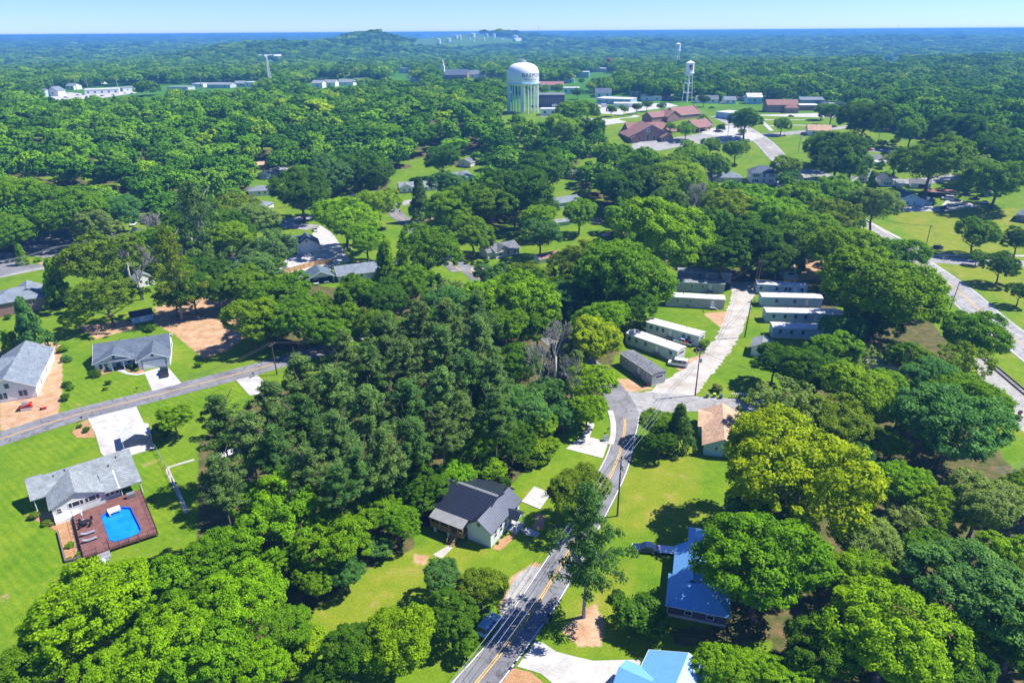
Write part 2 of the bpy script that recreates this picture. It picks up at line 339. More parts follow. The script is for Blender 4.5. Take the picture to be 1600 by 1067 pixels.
def m_woods(name):
    m, nt, b = _mat(name); nt.nodes.remove(b); out = nt.nodes['Material Output']
    oi = nt.nodes.new('ShaderNodeObjectInfo'); at_ = nt.nodes.new('ShaderNodeAttribute'); at_.attribute_name = 'tint'
    base = _ramp(nt, oi.outputs['Random'], [(0.0, (0.045, 0.140, 0.008)), (0.25, (0.085, 0.220, 0.008)), (0.5, (0.115, 0.285, 0.006)), (0.6, (0.15, 0.30, 0.02)), (0.85, (0.170, 0.380, 0.006)), (1.0, (0.30, 0.45, 0.004))])
    r = _ramp(nt, at_.outputs['Fac'], [(0.0, (0.62, 0.72, 0.75)), (0.5, (1.0, 1.0, 1.0)), (1.0, (1.5, 1.32, 1.0))])
    c = _mix(nt, 1.0, base.outputs[0], r.outputs[0], 'MULTIPLY')
    d = nt.nodes.new('ShaderNodeBsdfDiffuse'); nt.links.new(c, d.inputs[0]); nt.links.new(d.outputs[0], out.inputs[0])
    return m
MT['woods'] = m_woods('woods')
MT['bark'] = m_patchy('bark', [(0.3, (0.10, 0.08, 0.065)), (0.7, (0.22, 0.185, 0.155))], 1.2, 0.95, 6, 0.25)
MT['bark_pine'] = m_patchy('bark_pine', [(0.3, (0.13, 0.09, 0.07)), (0.7, (0.26, 0.19, 0.15))], 1.2, 0.95, 6, 0.25)
MT['bark_pale'] = m_patchy('bark_pale', [(0.3, (0.30, 0.27, 0.24)), (0.7, (0.46, 0.42, 0.38))], 1.2, 0.95, 6, 0.25)
MT['dead_wood'] = m_patchy('dead_wood', [(0.3, (0.30, 0.28, 0.24)), (0.7, (0.46, 0.43, 0.37))], 1.2, 0.9, 6, 0.2)
# ---------------------------------------------------------------- trees: where each stands (crown centre and crown radius read off the photograph)
HUE = dict(d=(0.085, 0.205, 0.007), g=(0.150, 0.310, 0.005), b=(0.205, 0.400, 0.004), l=(0.235, 0.415, 0.003), y=(0.285, 0.425, 0.002),
           o=(0.175, 0.280, 0.012), t=(0.115, 0.280, 0.055), w=(0.250, 0.360, 0.075), p=(0.120, 0.240, 0.050), q=(0.160, 0.285, 0.070))
PW = "grey green pine in the dark pine wood between the two roads"
RW = "green tree in the wood that fills the lower right corner"
BL = "bright green tree in the thicket below the pool deck"
CW = "broadleaf tree in the wood behind the black roofed house"
MP = "tall tree in the shade wood at the head of the gravel lane"
UW = "tree in the wood across the upper left beyond the houses"
TR = [ # kind, px, py, r px, hue, label ('*' = a label shared by trees nothing tells apart)
('B', 150, 955, 92, 'l', "broad lime green tree nearest the pool deck's mulch bed corner"),
('B', 235, 925, 62, 'b', "rounded bright tree just below the pool deck steps"),
('B', 245, 1015, 72, 'b', '*' + BL), ('B', 335, 1035, 66, 'b', '*' + BL), ('B', 65, 1035, 62, 'g', '*' + BL), ('B', 410, 1050, 50, 'l', '*' + BL),
('B', 170, 1075, 60, 'b', '*' + BL),
('B', 345, 865, 58, 'g', "leafy mid green tree casting shade on the lawn beside the pool deck"),
('B', 378, 940, 66, 'b', '*' + BL), ('B', 315, 930, 46, 'g', '*' + BL), ('B', 440, 985, 46, 'g', '*' + BL),
('B', 450, 805, 72, 'b', "large bright green tree at the foot of the pine wood"),
('B', 520, 845, 56, 'b', "bright green tree between the pine wood and the mown strip"),
('B', 395, 790, 38, 'b', '*' + BL), ('B', 440, 880, 34, 'b', '*' + BL), ('B', 492, 905, 32, 'g', "small tree at the shaded edge of the mown strip"), ('B', 542, 895, 30, 't', "blue green small tree on the upper edge of the mown strip"),
('B', 580, 800, 40, 'g', '*' + CW), ('S', 590, 855, 26, 't', "blue green bush beside the wooden porch of the black roofed house"), ('B', 620, 815, 34, 'g', '*' + CW), ('S', 640, 800, 22, 'b', "bright leafy bush touching the wooden porch"),
('S', 480, 1005, 34, 'l', "lime bush at the lower end of the mown strip"), ('S', 445, 1030, 34, 'l', "yellowish bush in the thicket below the mown strip"),
('B', 622, 1000, 62, 'l', "bright lime tree standing alone below the mown strip"), ('B', 548, 1015, 48, 'd', "dark tree in the shade of the lone lime tree"), ('B', 505, 1062, 34, 'd', "dark low tree behind the lone lime tree at the frame edge"),
('B', 690, 905, 36, 't', "greyish small tree on the lawn before the black roofed house"), ('B', 752, 918, 40, 'o', "olive tree overhanging the gravel pull-off by the road"), ('B', 706, 962, 40, 'd', "dark tree hiding the parked pale blue car"), ('B', 728, 1008, 22, 'g', "small roadside tree just below the parked pale blue car"),
('B', 905, 772, 52, 'o', "round dark olive tree at the roadside by the white slab"),
('T', 918, 846, 68, 'p', "tall lone pine beside the road, its pale trunk showing above the mulch"),
('S', 1003, 962, 42, 'd', "big round bush between the lone pine and the blue roofed brick house"), ('S', 965, 930, 12, 'd', "small shrub near the foot of the lone pine"),
('B', 1192, 888, 106, 'g', "huge green tree leaning over the blue roof of the brick house"), ('B', 1185, 800, 50, 't', "pale green tree behind the huge tree by the blue roofed house"),
('B', 1250, 745, 112, 'y', "big yellow green tree between the tan roofed house and the lower right wood"),
('B', 1165, 790, 34, 'l', "smaller lime tree at the shaded edge of the lawn below the tan roof"),
('B', 1390, 990, 98, 'l', "large lime green tree, nearest of the lower right wood"), ('B', 1345, 905, 52, 'l', "lime tree behind the nearest lime tree of the lower right wood"),
('B', 1350, 848, 52, 'w', "pale grey green tree beside the huge tree over the blue roof"), ('B', 1515, 935, 100, 't', "large blue green tree at the right edge of the lower right wood"),
('B', 1590, 990, 70, 'd', '*dark ' + RW), ('B', 1490, 1050, 60, 'd', '*dark ' + RW), ('B', 1290, 1015, 60, 'd', '*dark ' + RW), ('B', 1455, 860, 40, 'g', '*mid ' + RW),
('B', 1130, 1048, 44, 'l', "lime tree beside the blue roof at the bottom of the frame"), ('B', 1195, 1055, 44, 'l', "bright tree at the bottom edge right of the lower blue roof"), ('B', 1250, 1060, 40, 'b', '*bright ' + RW),
('B', 1460, 790, 46, 'l', '*bright ' + RW), ('B', 1405, 755, 50, 'b', '*bright ' + RW), ('B', 1530, 790, 58, 'w', "feathery pale willow green tree in the lower right wood"), ('B', 1575, 870, 44, 'b', '*bright ' + RW), ('B', 1425, 815, 36, 'w', '*pale ' + RW),
('B', 1335, 612, 56, 'l', "lime tree in front of the white roofed trailer half hidden by trees"), ('B', 1405, 640, 38, 'l', "upright yellow lime tree beside the big blue green tree"),
('B', 1485, 662, 84, 't', "big blue green tree next to the railway track"), ('B', 1450, 595, 40, 't', "blue green tree behind the big one by the railway track"),
('B', 1225, 640, 58, 'w', "grey green tree hiding one end of the tan roofed house"), ('B', 1300, 665, 58, 'o', "olive tree between the lime tree and the yellow green tree"), ('B', 1260, 690, 34, 't', "pale teal tree behind the big yellow green tree"), ('B', 1385, 695, 32, 'l', '*bright ' + RW), ('B', 1330, 715, 34, 't', "small teal tree wedged behind the big yellow green tree"),
('B', 1345, 650, 30, 'o', "small olive tree below the lime tree near the hidden trailer"),
('B', 1210, 565, 36, 'd', "dark tree beside the pale trailer at the end of the row"), ('B', 1300, 548, 40, 'b', "bright tree at the near end of the blue shaded trailers"), ('B', 1345, 560, 30, 'w', "pale tree just above the half hidden white trailer"),
('B', 1420, 560, 36, 'g', "mid green tree behind the half hidden white trailer"), ('B', 1495, 575, 46, 'o', "olive tree at the bend beside the railway gravel"), ('B', 1520, 528, 54, 'g', "wide green tree overhanging the highway"), ('S', 1550, 632, 20, 'y', "yellow bush at the edge of the railway gravel"), ('S', 1585, 652, 10, 'd', "small dark bush below the round red sign"),
('B', 1375, 462, 88, 'g', "great spreading tree between the trailers and the highway"), ('B', 1318, 398, 58, 'b', "bright tree behind the great spreading tree"), ('B', 1400, 405, 44, 'g', "green tree at the highway side of the trailer park"), ('B', 1440, 455, 36, 'g', "tree reaching out over the highway edge"), ('B', 1360, 500, 44, 'd', "dark tree under the great spreading tree"),
('B', 1366, 325, 40, 'w', "pale willowy tree beside the wide lawn's sidewalk"), ('B', 1262, 372, 50, 'g', '*' + MP), ('B', 1215, 350, 50, 'b', '*' + MP), ('B', 1170, 380, 52, 'd', '*' + MP), ('B', 1215, 405, 36, 'd', '*' + MP), ('B', 1300, 345, 44, 'o', '*' + MP), ('B', 1255, 320, 42, 'b', '*' + MP), ('B', 1310, 305, 36, 'b', '*' + MP), ('B', 1130, 400, 42, 'd', '*' + MP),
('B', 1140, 325, 44, 'y', "yellow green tree below the two storey white building"), ('B', 1190, 315, 34, 'b', "bright tree directly below the two storey white building"),
('B', 1060, 292, 46, 'l', "yellowish tree above the round tree of the trailer park"), ('B', 1005, 290, 42, 'd', "dark tree behind the trampoline lawn"), ('B', 965, 300, 38, 'd', "shadowy tree beside the long grey roofed house"), ('B', 1100, 380, 30, 'b', "small bright tree on the near side of the round tree"),
('B', 1035, 372, 78, 'b', "large round yellow green tree above the trailers"), ('D', 1085, 335, 30, 'd', "bare grey tree beside the large round tree above the trailers"), ('B', 972, 432, 72, 'g', "large dark green tree at the end of the upper trailers"), ('B', 905, 412, 46, 'o', "flat topped olive tree below the trampoline lawn"), ('B', 985, 480, 42, 'd', "shaded tree beside the near trailers"), ('B', 935, 455, 40, 'g', "green tree above the yellow topped tree"),
('B', 930, 532, 44, 'y', "yellow topped tree beside the near trailers"), ('B', 925, 600, 40, 'l', "lime tree at the road bend above the concrete drive"), ('B', 918, 640, 30, 'b', "green tree over the walk of the concrete drive"),
('D', 868, 550, 34, 'd', "leafless grey tree beside the yellow topped tree"), ('D', 842, 592, 34, 'd', "leafless grey tree in the middle of the wood"), ('D', 893, 600, 28, 'd', "leafless grey tree nearest the road bend"), ('B', 880, 648, 26, 't', "thin grey green tree above the concrete drive"), ('B', 858, 615, 30, 't', "thin grey green tree among the leafless trees"), ('B', 895, 560, 26, 'w', "pale sparse tree beside the leafless trees"),
('B', 845, 662, 26, 'b', "small bright tree beside the concrete drive's lawn"), ('S', 850, 705, 26, 'l', "yellowish bush on the lawn edge near the concrete drive"), ('S', 825, 718, 18, 'o', "low scrub at the lawn edge behind the white slab"), ('B', 800, 640, 48, 't', '*' + CW), ('B', 805, 575, 46, 'd', '*' + CW), ('B', 800, 690, 36, 'd', '*' + CW),
('B', 735, 700, 44, 'l', "yellow lime tree just behind the black roofed house"), ('B', 712, 745, 30, 'b', "green tree touching the back of the black roof"), ('B', 765, 735, 26, 'b', "small bright tree behind the black roofed house's gable"), ('B', 640, 750, 40, 'd', '*' + CW), ('S', 790, 752, 10, 'd', "dark little bush behind the black roofed house"),
('B', 600, 770, 36, 'b', '*' + CW), ('B', 665, 770, 34, 'd', '*' + CW),
('B', 815, 475, 60, 'b', "bright broad tree above the pine wood"), ('B', 755, 470, 40, 'b', "bright tree at the end of the upper road"), ('B', 880, 470, 36, 't', "pale tree between the bright broad tree and the trailers"), ('B', 840, 510, 38, 'g', '*' + CW),
('B', 700, 460, 30, 'w', "greyish feathery tree by the lawn of the upper road"), ('B', 770, 435, 30, 't', "blue green tree below the beige house"), ('B', 830, 430, 34, 'o', "olive tree between the beige house and the shed"),
('C', 685, 452, 15, 'd', "small dark conifer on the lawn by the upper road"),
('B', 668, 392, 50, 'g', "round full tree with a visible trunk beside the upper road"), ('C', 603, 415, 24, 'b', "tall columnar green tree in front of the grey roofed carport house"), ('B', 560, 462, 40, 'g', "green tree before the carport house"), ('B', 600, 470, 38, 'd', "dark tree below the columnar tree"), ('B', 645, 440, 36, 'g', "tree between the columnar tree and the round full tree"), ('B', 500, 475, 22, 'g', "small tree on the lawn before the carport"), ('B', 535, 500, 34, 'g', "tree at the end of the lawn before the carport"),
('B', 440, 465, 48, 'g', "green tree below the wooden fence of the white court"), ('B', 395, 500, 46, 'l', "bright lime tree at the bare clay lot"), ('B', 470, 500, 44, 'g', "green tree on the bank above the left road"), ('B', 385, 445, 36, 'g', "tree at the corner of the white court"), ('B', 520, 525, 36, 'g', "tree at the road end above the pine wood"), ('B', 430, 500, 34, 'b', "bright tree between the lime tree and the left road"),
('B', 540, 342, 50, 'b', "rounded tree beside the white court's shaded drive"), ('B', 592, 322, 34, 'l', "lime tree by the upper road crossing"), ('B', 572, 375, 34, 'b', "bright tree at the corner of the white court lawn"),
('B', 470, 300, 46, 'd', "dark tree with a pale trunk and wires before it"), ('B', 520, 275, 38, 't', "pale green tree beyond the wires"), ('B', 395, 345, 36, 'w', "grey green tree with light branches near the white gabled house"), ('B', 420, 395, 44, 'q', "grey green tree half hiding the white gabled house"), ('B', 400, 425, 40, 'q', "grey green tree below the white gabled house"),
('B', 570, 265, 40, 'd', "dark tree in the row behind the wires"), ('B', 588, 280, 30, 'd', "dark tree beside the light brick house"), ('C', 655, 312, 20, 'p', "dark pointed conifer at the upper crossing"), ('B', 692, 250, 30, 'd', "dense dark tree beside the tan house"),
('B', 705, 330, 44, 'b', "green tree beside the driveway of the upper crossing"), ('B', 755, 318, 50, 'g', "full green tree behind the round one"), ('B', 738, 362, 34, 'g', "green tree beyond the parked trailer"), ('B', 700, 290, 30, 't', "pale tree below the tan house"), ('B', 805, 305, 56, 'd', "tall dark tree beside the long grey roofed house"), ('B', 845, 368, 34, 't', "blue green tree beside the shed"), ('B', 905, 335, 30, 'b', "small round tree on the trampoline lawn"),
('B', 850, 270, 44, 'd', "dark tree above the red brick house"),
('B', 155, 405, 62, 'o', "big olive tree between the brick house and the dead trees"), ('B', 165, 465, 46, 'o', "olive tree in front of the big one near the blue shed"), ('B', 120, 495, 22, 'y', "thin yellowing tree left of the olive trees"), ('C', 85, 440, 22, 'b', "young pine on the lawn beside the brick house"), ('C', 45, 508, 26, 't', "blue green conifer below the brick house"),
('A', 10, 533, 10, 'l', "arborvitae at the frame edge behind the new house"), ('A', 22, 535, 10, 'l', "second arborvitae from the frame edge in the row behind the new house"), ('A', 38, 532, 11, 'l', "third arborvitae of the row behind the new house"), ('A', 52, 533, 10, 'l', "last arborvitae of the row behind the new house"), ('A', 32, 398, 9, 'b', "narrow evergreen by the parking lot's white kerb"), ('A', 66, 296, 6, 'd', "narrow dark evergreen beside the far grey roof"),
('D', 213, 430, 34, 'd', "leafless tree leaning beside the white barn"), ('D', 196, 408, 26, 'd', "leafless tree behind the big olive tree"), ('D', 240, 378, 26, 'd', "pale leafless tree above the white barn"),
('T', 268, 425, 46, 'o', "tall pine with a bare trunk on the bare clay lot"), ('T', 312, 362, 50, 'p', "tall dark pine with a pale trunk behind the white barn"), ('B', 350, 375, 40, 'b', "magnolia like bright tree beside the dark pine"), ('B', 370, 330, 34, 'o', "yellowish mottled tree behind the dark pine"),
('B', 110, 330, 52, 'g', "round green tree by the dark driveway"), ('B', 25, 310, 46, 'l', "yellow lime tree at the left edge"), ('B', 15, 365, 36, 'g', "green tree at the left edge by the parking lot"), ('B', 148, 352, 36, 'w', "pale mottled tree above the big olive tree"), ('B', 185, 330, 32, 't', "feathery blue green tree by the parked cars"), ('B', 235, 385, 38, 'g', "tree beside the dead branches above the white barn"), ('B', 272, 466, 26, 'o', "olive tree below the bare trunks"), ('B', 300, 455, 36, 'd', "dark brush at the top of the bare clay lot"), ('B', 345, 455, 30, 'd', "dark tree beside the little wooden shed"),
('B', 272, 655, 28, 'l', "small lime crowned tree beside the concrete drive with the canopy"), ('S', 255, 672, 18, 'd', "dark bush at the foot of the small lime crowned tree"),
('P', 345, 665, 46, 'p', "pine at the end of the wood nearest the concrete drive with the canopy"), ('P', 345, 755, 44, 'q', "pine with a forked pale trunk by the sunken fence"), ('P', 390, 690, 46, 'q', '*' + PW),
('P', 425, 640, 44, 'q', '*' + PW), ('P', 470, 600, 44, 'q', '*' + PW), ('P', 475, 665, 46, 'p', '*' + PW), ('P', 430, 705, 42, 'p', '*' + PW), ('P', 520, 620, 46, 'q', '*' + PW), ('P', 575, 590, 46, 'p', '*' + PW), ('P', 540, 560, 38, 'q', '*' + PW),
('P', 525, 690, 44, 'q', '*' + PW), ('P', 580, 650, 46, 'q', '*' + PW), ('P', 600, 715, 46, 'q', '*' + PW), ('P', 560, 735, 38, 'p', '*' + PW), ('P', 480, 735, 40, 'q', '*' + PW), ('P', 635, 640, 44, 'p', '*' + PW), ('P', 630, 580, 44, 'q', '*' + PW), ('P', 600, 540, 44, 'q', '*' + PW),
('P', 650, 520, 44, 'q', '*' + PW), ('P', 690, 560, 46, 'q', '*' + PW), ('P', 700, 510, 40, 'q', '*' + PW), ('P', 745, 540, 42, 'q', '*' + PW), ('P', 735, 600, 46, 'p', '*' + PW), ('P', 690, 620, 44, 'q', '*' + PW), ('P', 770, 600, 40, 'q', '*' + PW), ('P', 775, 650, 38, 'p', '*' + PW), ('P', 690, 670, 38, 'q', '*' + PW), ('P', 645, 690, 38, 'p', '*' + PW), ('P', 745, 495, 36, 'p', '*' + PW), ('P', 720, 650, 36, 'q', '*' + PW), ('P', 530, 760, 34, 'p', '*' + PW),
('B', 1022, 662, 26, 'g', "green tree at the road bend opposite the concrete drive"), ('B', 1030, 690, 24, 'd', "low tree under the wires by the road"), ('C', 1062, 668, 25, 'p', "cedar on the lawn below the side street"), ('B', 1045, 665, 22, 'g', "small green tree joined to the cedar"),
('S', 1121, 607, 9, 'w', "pale ornamental grass clump behind the wheeled bins"), ('S', 1100, 536, 9, 'b', "round green bush at the corner of the middle trailer"), ('S', 1074, 476, 5, 'b', "small bush against the pale trailer"),
('B', 1525, 365, 32, 'g', "airy tree on the roadside lawn opposite the stone sign"), ('B', 1565, 415, 26, 'd', "dark dense tree beside the airy one"), ('B', 1528, 400, 12, 'g', "slim young tree between the two roadside trees"), ('B', 1592, 375, 24, 'd', "dark tree at the right edge of the wide lawn"), ('B', 1595, 455, 20, 'd', "dark round tree at the right edge near the highway"), ('S', 1474, 326, 6, 'd', "round clipped bush at the corner of the wide lawn"), ('S', 1390, 382, 10, 'g', "bush beside the sidewalk culvert"),
('B', 1455, 255, 52, 'g', "broad dark tree above the rust red carport"), ('B', 1562, 282, 44, 'g', "large green tree at the right edge behind the wide lawn"), ('B', 1520, 265, 30, 'w', "pale tree beside the large green one behind the wide lawn"), ('C', 1361, 285, 10, 'g', "pointed tree between the two white houses"), ('B', 1310, 240, 44, 'd', "dark green tree beside the wires in the town"), ('B', 1228, 262, 24, 'y', "yellow lime tree beside the two storey white building"), ('B', 1235, 280, 18, 't', "silvery tree in front of the two storey white building"), ('B', 1165, 190, 25, 'd', "tall dark tree beside the brick church's car park"), ('B', 1080, 243, 26, 'b', "round tree at the edge of the church car park"), ('B', 1072, 203, 14, 'b', "small tree in the church yard"), ('B', 1048, 198, 8, 'b', "little tree against the church roof"), ('S', 1127, 200, 8, 'd', "dark plum coloured small tree by the church entrance"),
('B', 1000, 260, 34, 'b', "bright tree just below the church"), ('B', 960, 245, 30, 'g', "tree left of the church car park"), ('B', 1115, 258, 26, 'g', "green tree above the low grey roof"), ('B', 1150, 235, 20, 'g', "green tree between the church and the low grey roof"), ('B', 1222, 195, 13, 'g', "small round tree on the town lawn"), ('B', 1285, 172, 13, 'g', "spreading small tree before the long brick building"), ('B', 1560, 240, 40, 'd', "dark tree beyond the blue cars"), ('B', 1500, 205, 34, 'd', "tree beyond the far right road"), ('B', 893, 178, 26, 'b', "bright tree in front of the dark depot"), ('B', 918, 172, 18, 'g', "green tree between the dark depot and the flat market"), ('B', 882, 205, 30, 'b', "big bright tree below the white flat block"), ('B', 925, 205, 26, 'd', "dark tree at the church drive's lower end"), ('B', 903, 145, 9, 'd', "dark round tree beside the small white shop"), ('B', 871, 138, 9, 'g', "green tree before the brown roofed store"), ('B', 850, 141, 9, 'b', "bright tree beside the tower's right legs"), ('B', 955, 172, 8, 'd', "first small round tree at the market car park"), ('B', 975, 171, 7, 'g', "second small round tree at the market car park"), ('B', 995, 168, 8, 'd', "third small round tree at the market car park"), ('B', 1011, 164, 8, 'g', "fourth small round tree at the market car park"), ('B', 1034, 166, 7, 't', "silvery tree behind the church annex"), ('B', 1100, 156, 9, 'd', "dark tree before the hedge house"), ('B', 1125, 150, 8, 'b', "bright round bush tree beside the hedge house"), ('B', 1300, 176, 18, 'g', "green tree at the end of the flat white annex"),  ('B', 1330, 262, 30, 'g', "green tree beside the wires on the town avenue"), ('B', 1290, 228, 30, 'g', "green tree hiding the town avenue"), ('B', 1400, 250, 20, 'w', "pale tree beside the broad dark tree"), ('B', 1345, 225, 18, 'd', "dark tree at the near end of the red car's street"), ('B', 1425, 205, 26, 'b', "bright tree behind the red car's street"), ('B', 1480, 200, 28, 'g', "green tree beyond the broad dark tree"), ('B', 1590, 235, 30, 'g', "green tree at the right edge beyond the blue cars"), ('B', 1540, 215, 26, 'g', "green tree behind the blue cars"), ('B', 1110, 228, 16, 'g', "green tree in the church car park's lower bed"), ('B', 1055, 262, 30, 'b', "bright tree below the church car park"),
('B', 1352, 190, 40, 'd', "dense tree beyond the red car's street"),
]
R_DEF = dict(B=0.92, P=0.95, T=1.25, C=2.2, A=2.4, S=0.75, D=1.0)
class Tree: pass
TREES = []
def mk_tree(kind, px, py, r, hue, label):
    t = Tree(); t.kind = kind; t.hue = hue; t.label = label
    zc = 9.0
    for _ in range(4):
        p = at(px, py, zc); w = proj(p)[2]; R = r * w / FPX
        if kind == 'B': rz = 0.92 * R; zc = rz + min(1.5, 0.35 * R)
        elif kind == 'P': rz = R; zc = 15.0
        elif kind == 'T': rz = 1.35 * R; zc = 15.0 if label.startswith('tall lone') else 16
        elif kind == 'C': rz = 1.7 * R; zc = 1.8 * R
        elif kind == 'A': rz = 1.9 * R; zc = 1.9 * R
        elif kind == 'S': rz = 0.8 * R; zc = 0.62 * R
        elif kind == 'D': rz = 1.15 * R; zc = 9.0
    t.x, t.y, t.R, t.rz, t.zc = p.x, p.y, R, rz, zc; t.z = gz(p.x, p.y); t.dist = math.hypot(p.x, p.y)
    return t
for row in TR: TREES.append(mk_tree(*row))

# what must stay in sight: (x0, y0, x1, y1) in the photograph and the ground row that bounds it
KEEP = [(40, 690, 255, 885), (110, 575, 250, 715), (130, 505, 300, 615), (0, 535, 105, 690), (0, 425, 75, 500), (200, 480, 245, 515), (205, 425, 242, 462), (425, 345, 545, 440),
        (465, 395, 600, 450), (755, 372, 815, 412), (612, 270, 690, 372), (690, 395, 745, 450), (620, 250, 692, 300), (690, 225, 745, 270), (840, 390, 880, 410), (855, 300, 955, 400), (860, 270, 900, 300), (865, 255, 900, 285),
        (970, 415, 1190, 630), (1180, 400, 1290, 535), (1090, 255, 1215, 285), (1085, 625, 1155, 720), (880, 660, 960, 720), (660, 750, 870, 870), (795, 95, 845, 172), (845, 120, 960, 180), (925, 150, 960, 180), (950, 160, 1180, 232), (1175, 145, 1320, 215), (1040, 65, 1085, 160),
        (1210, 175, 1270, 240), (1280, 190, 1310, 210), (1335, 225, 1420, 290), (1390, 285, 1600, 345), (1380, 320, 1600, 400), (1420, 390, 1600, 545), (1265, 240, 1330, 300), (1575, 545, 1600, 670), (380, 255, 415, 325), (395, 260, 440, 290), (500, 285, 530, 340),
        (50, 330, 110, 445), (0, 400, 110, 445), (205, 325, 235, 365), (270, 480, 380, 545), (400, 300, 470, 340), (1020, 200, 1090, 240), (60, 285, 85, 312), (490, 880, 660, 1000), (600, 870, 860, 1067), (950, 630, 1090, 830), (990, 830, 1125, 1000), (800, 990, 1100, 1067), (0, 680, 330, 930), (90, 540, 520, 660), (690, 108, 757, 128), (700, 420, 745, 445), (70, 124, 250, 156), (255, 130, 400, 146), (400, 86, 442, 100), (480, 122, 580, 140), (898, 112, 952, 124), (920, 90, 956, 116), (1378, 90, 1404, 99), (620, 104, 642, 118), (296, 128, 384, 140), (586, 118, 660, 130), (758, 116, 785, 126), (842, 118, 900, 132), (1000, 148, 1056, 160), (1128, 150, 1172, 166), (1286, 160, 1322, 170)]
FOREST = [ # ground areas that are wooded, as the photograph shows them
 [(0, 152), (160, 165), (440, 152), (780, 140), (800, 178), (800, 245), (690, 232), (640, 262), (560, 258), (470, 255), (385, 262), (385, 310), (330, 330), (240, 340), (200, 300), (120, 300), (60, 290), (0, 292)],
 [(780, 190), (880, 178), (945, 205), (940, 240), (1000, 262), (1060, 282), (1090, 300), (1050, 330), (960, 330), (900, 290), (860, 252), (790, 245)],
 [(1090, 315), (1200, 300), (1330, 310), (1360, 350), (1390, 400), (1430, 470), (1500, 560), (1480, 600), (1290, 560), (1290, 530), (1330, 490), (1300, 440), (1230, 392), (1160, 402), (1110, 392)],
 [(310, 690), (420, 612), (520, 572), (600, 480), (720, 468), (900, 475), (960, 560), (930, 640), (860, 690), (780, 755), (680, 770), (650, 830), (560, 900), (480, 960), (400, 1040), (300, 990), (310, 800)],
 [(1170, 740), (1230, 640), (1300, 590), (1500, 600), (1570, 720), (1610, 760), (1640, 1120), (1230, 1120), (1200, 980), (1170, 860)],
 [(1190, 140), (1600, 105), (1620, 275), (1520, 240), (1400, 205), (1335, 195), (1320, 170), (1180, 148)],
 [(380, 480), (450, 440), (560, 455), (700, 450), (720, 470), (600, 500), (520, 545), (430, 545)],
 [(970, 425), (1040, 410), (1030, 470), (990, 520), (960, 560), (900, 470)],
 [(960, 330), (1090, 320), (1130, 400), (1040, 412), (950, 400)],
 [(60, 960), (200, 930), (300, 960), (480, 1020), (520, 1120), (-40, 1120), (-20, 1020)],
 [(700, 250), (800, 250), (860, 300), (860, 380), (760, 372), (700, 360), (680, 320)],
 [(205, 250), (390, 255), (385, 310), (420, 330), (400, 400), (360, 420), (330, 380), (240, 330), (200, 300)], [(240, 400), (300, 380), (360, 420), (350, 460), (250, 470)], [(850, 250), (960, 250), (1000, 262), (1110, 290), (1100, 320), (960, 330), (950, 290), (860, 262)],
 [(0, 330), (60, 320), (200, 320), (210, 380), (120, 380), (0, 395)], [(420, 300), (480, 330), (480, 300), (600, 300), (600, 270), (430, 265)],
]
def in_poly(poly, x, y):
    x = np.asarray(x); y = np.asarray(y); c = np.zeros(x.shape, bool); n = len(poly)
    for i in range(n):
        x1, y1 = poly[i]; x2, y2 = poly[(i + 1) % n]
        if y1 == y2: continue
        c ^= ((y1 > y) != (y2 > y)) & (x < (x2 - x1) * (y - y1) / (y2 - y1) + x1)
    return c
def proj_many(x, y, z):
    P = np.stack([x, y, z - CAM_H], -1); w = P @ np.array(FW); w = np.where(w > 1, w, 1)
    return 800 + FPX * (P @ np.array(RT)) / w, 533.5 - FPX * (P @ np.array(UP)) / w, w
KEEP_D = [math.hypot(*at((a + c) / 2, d)[:2]) for a, b, c, d in KEEP]
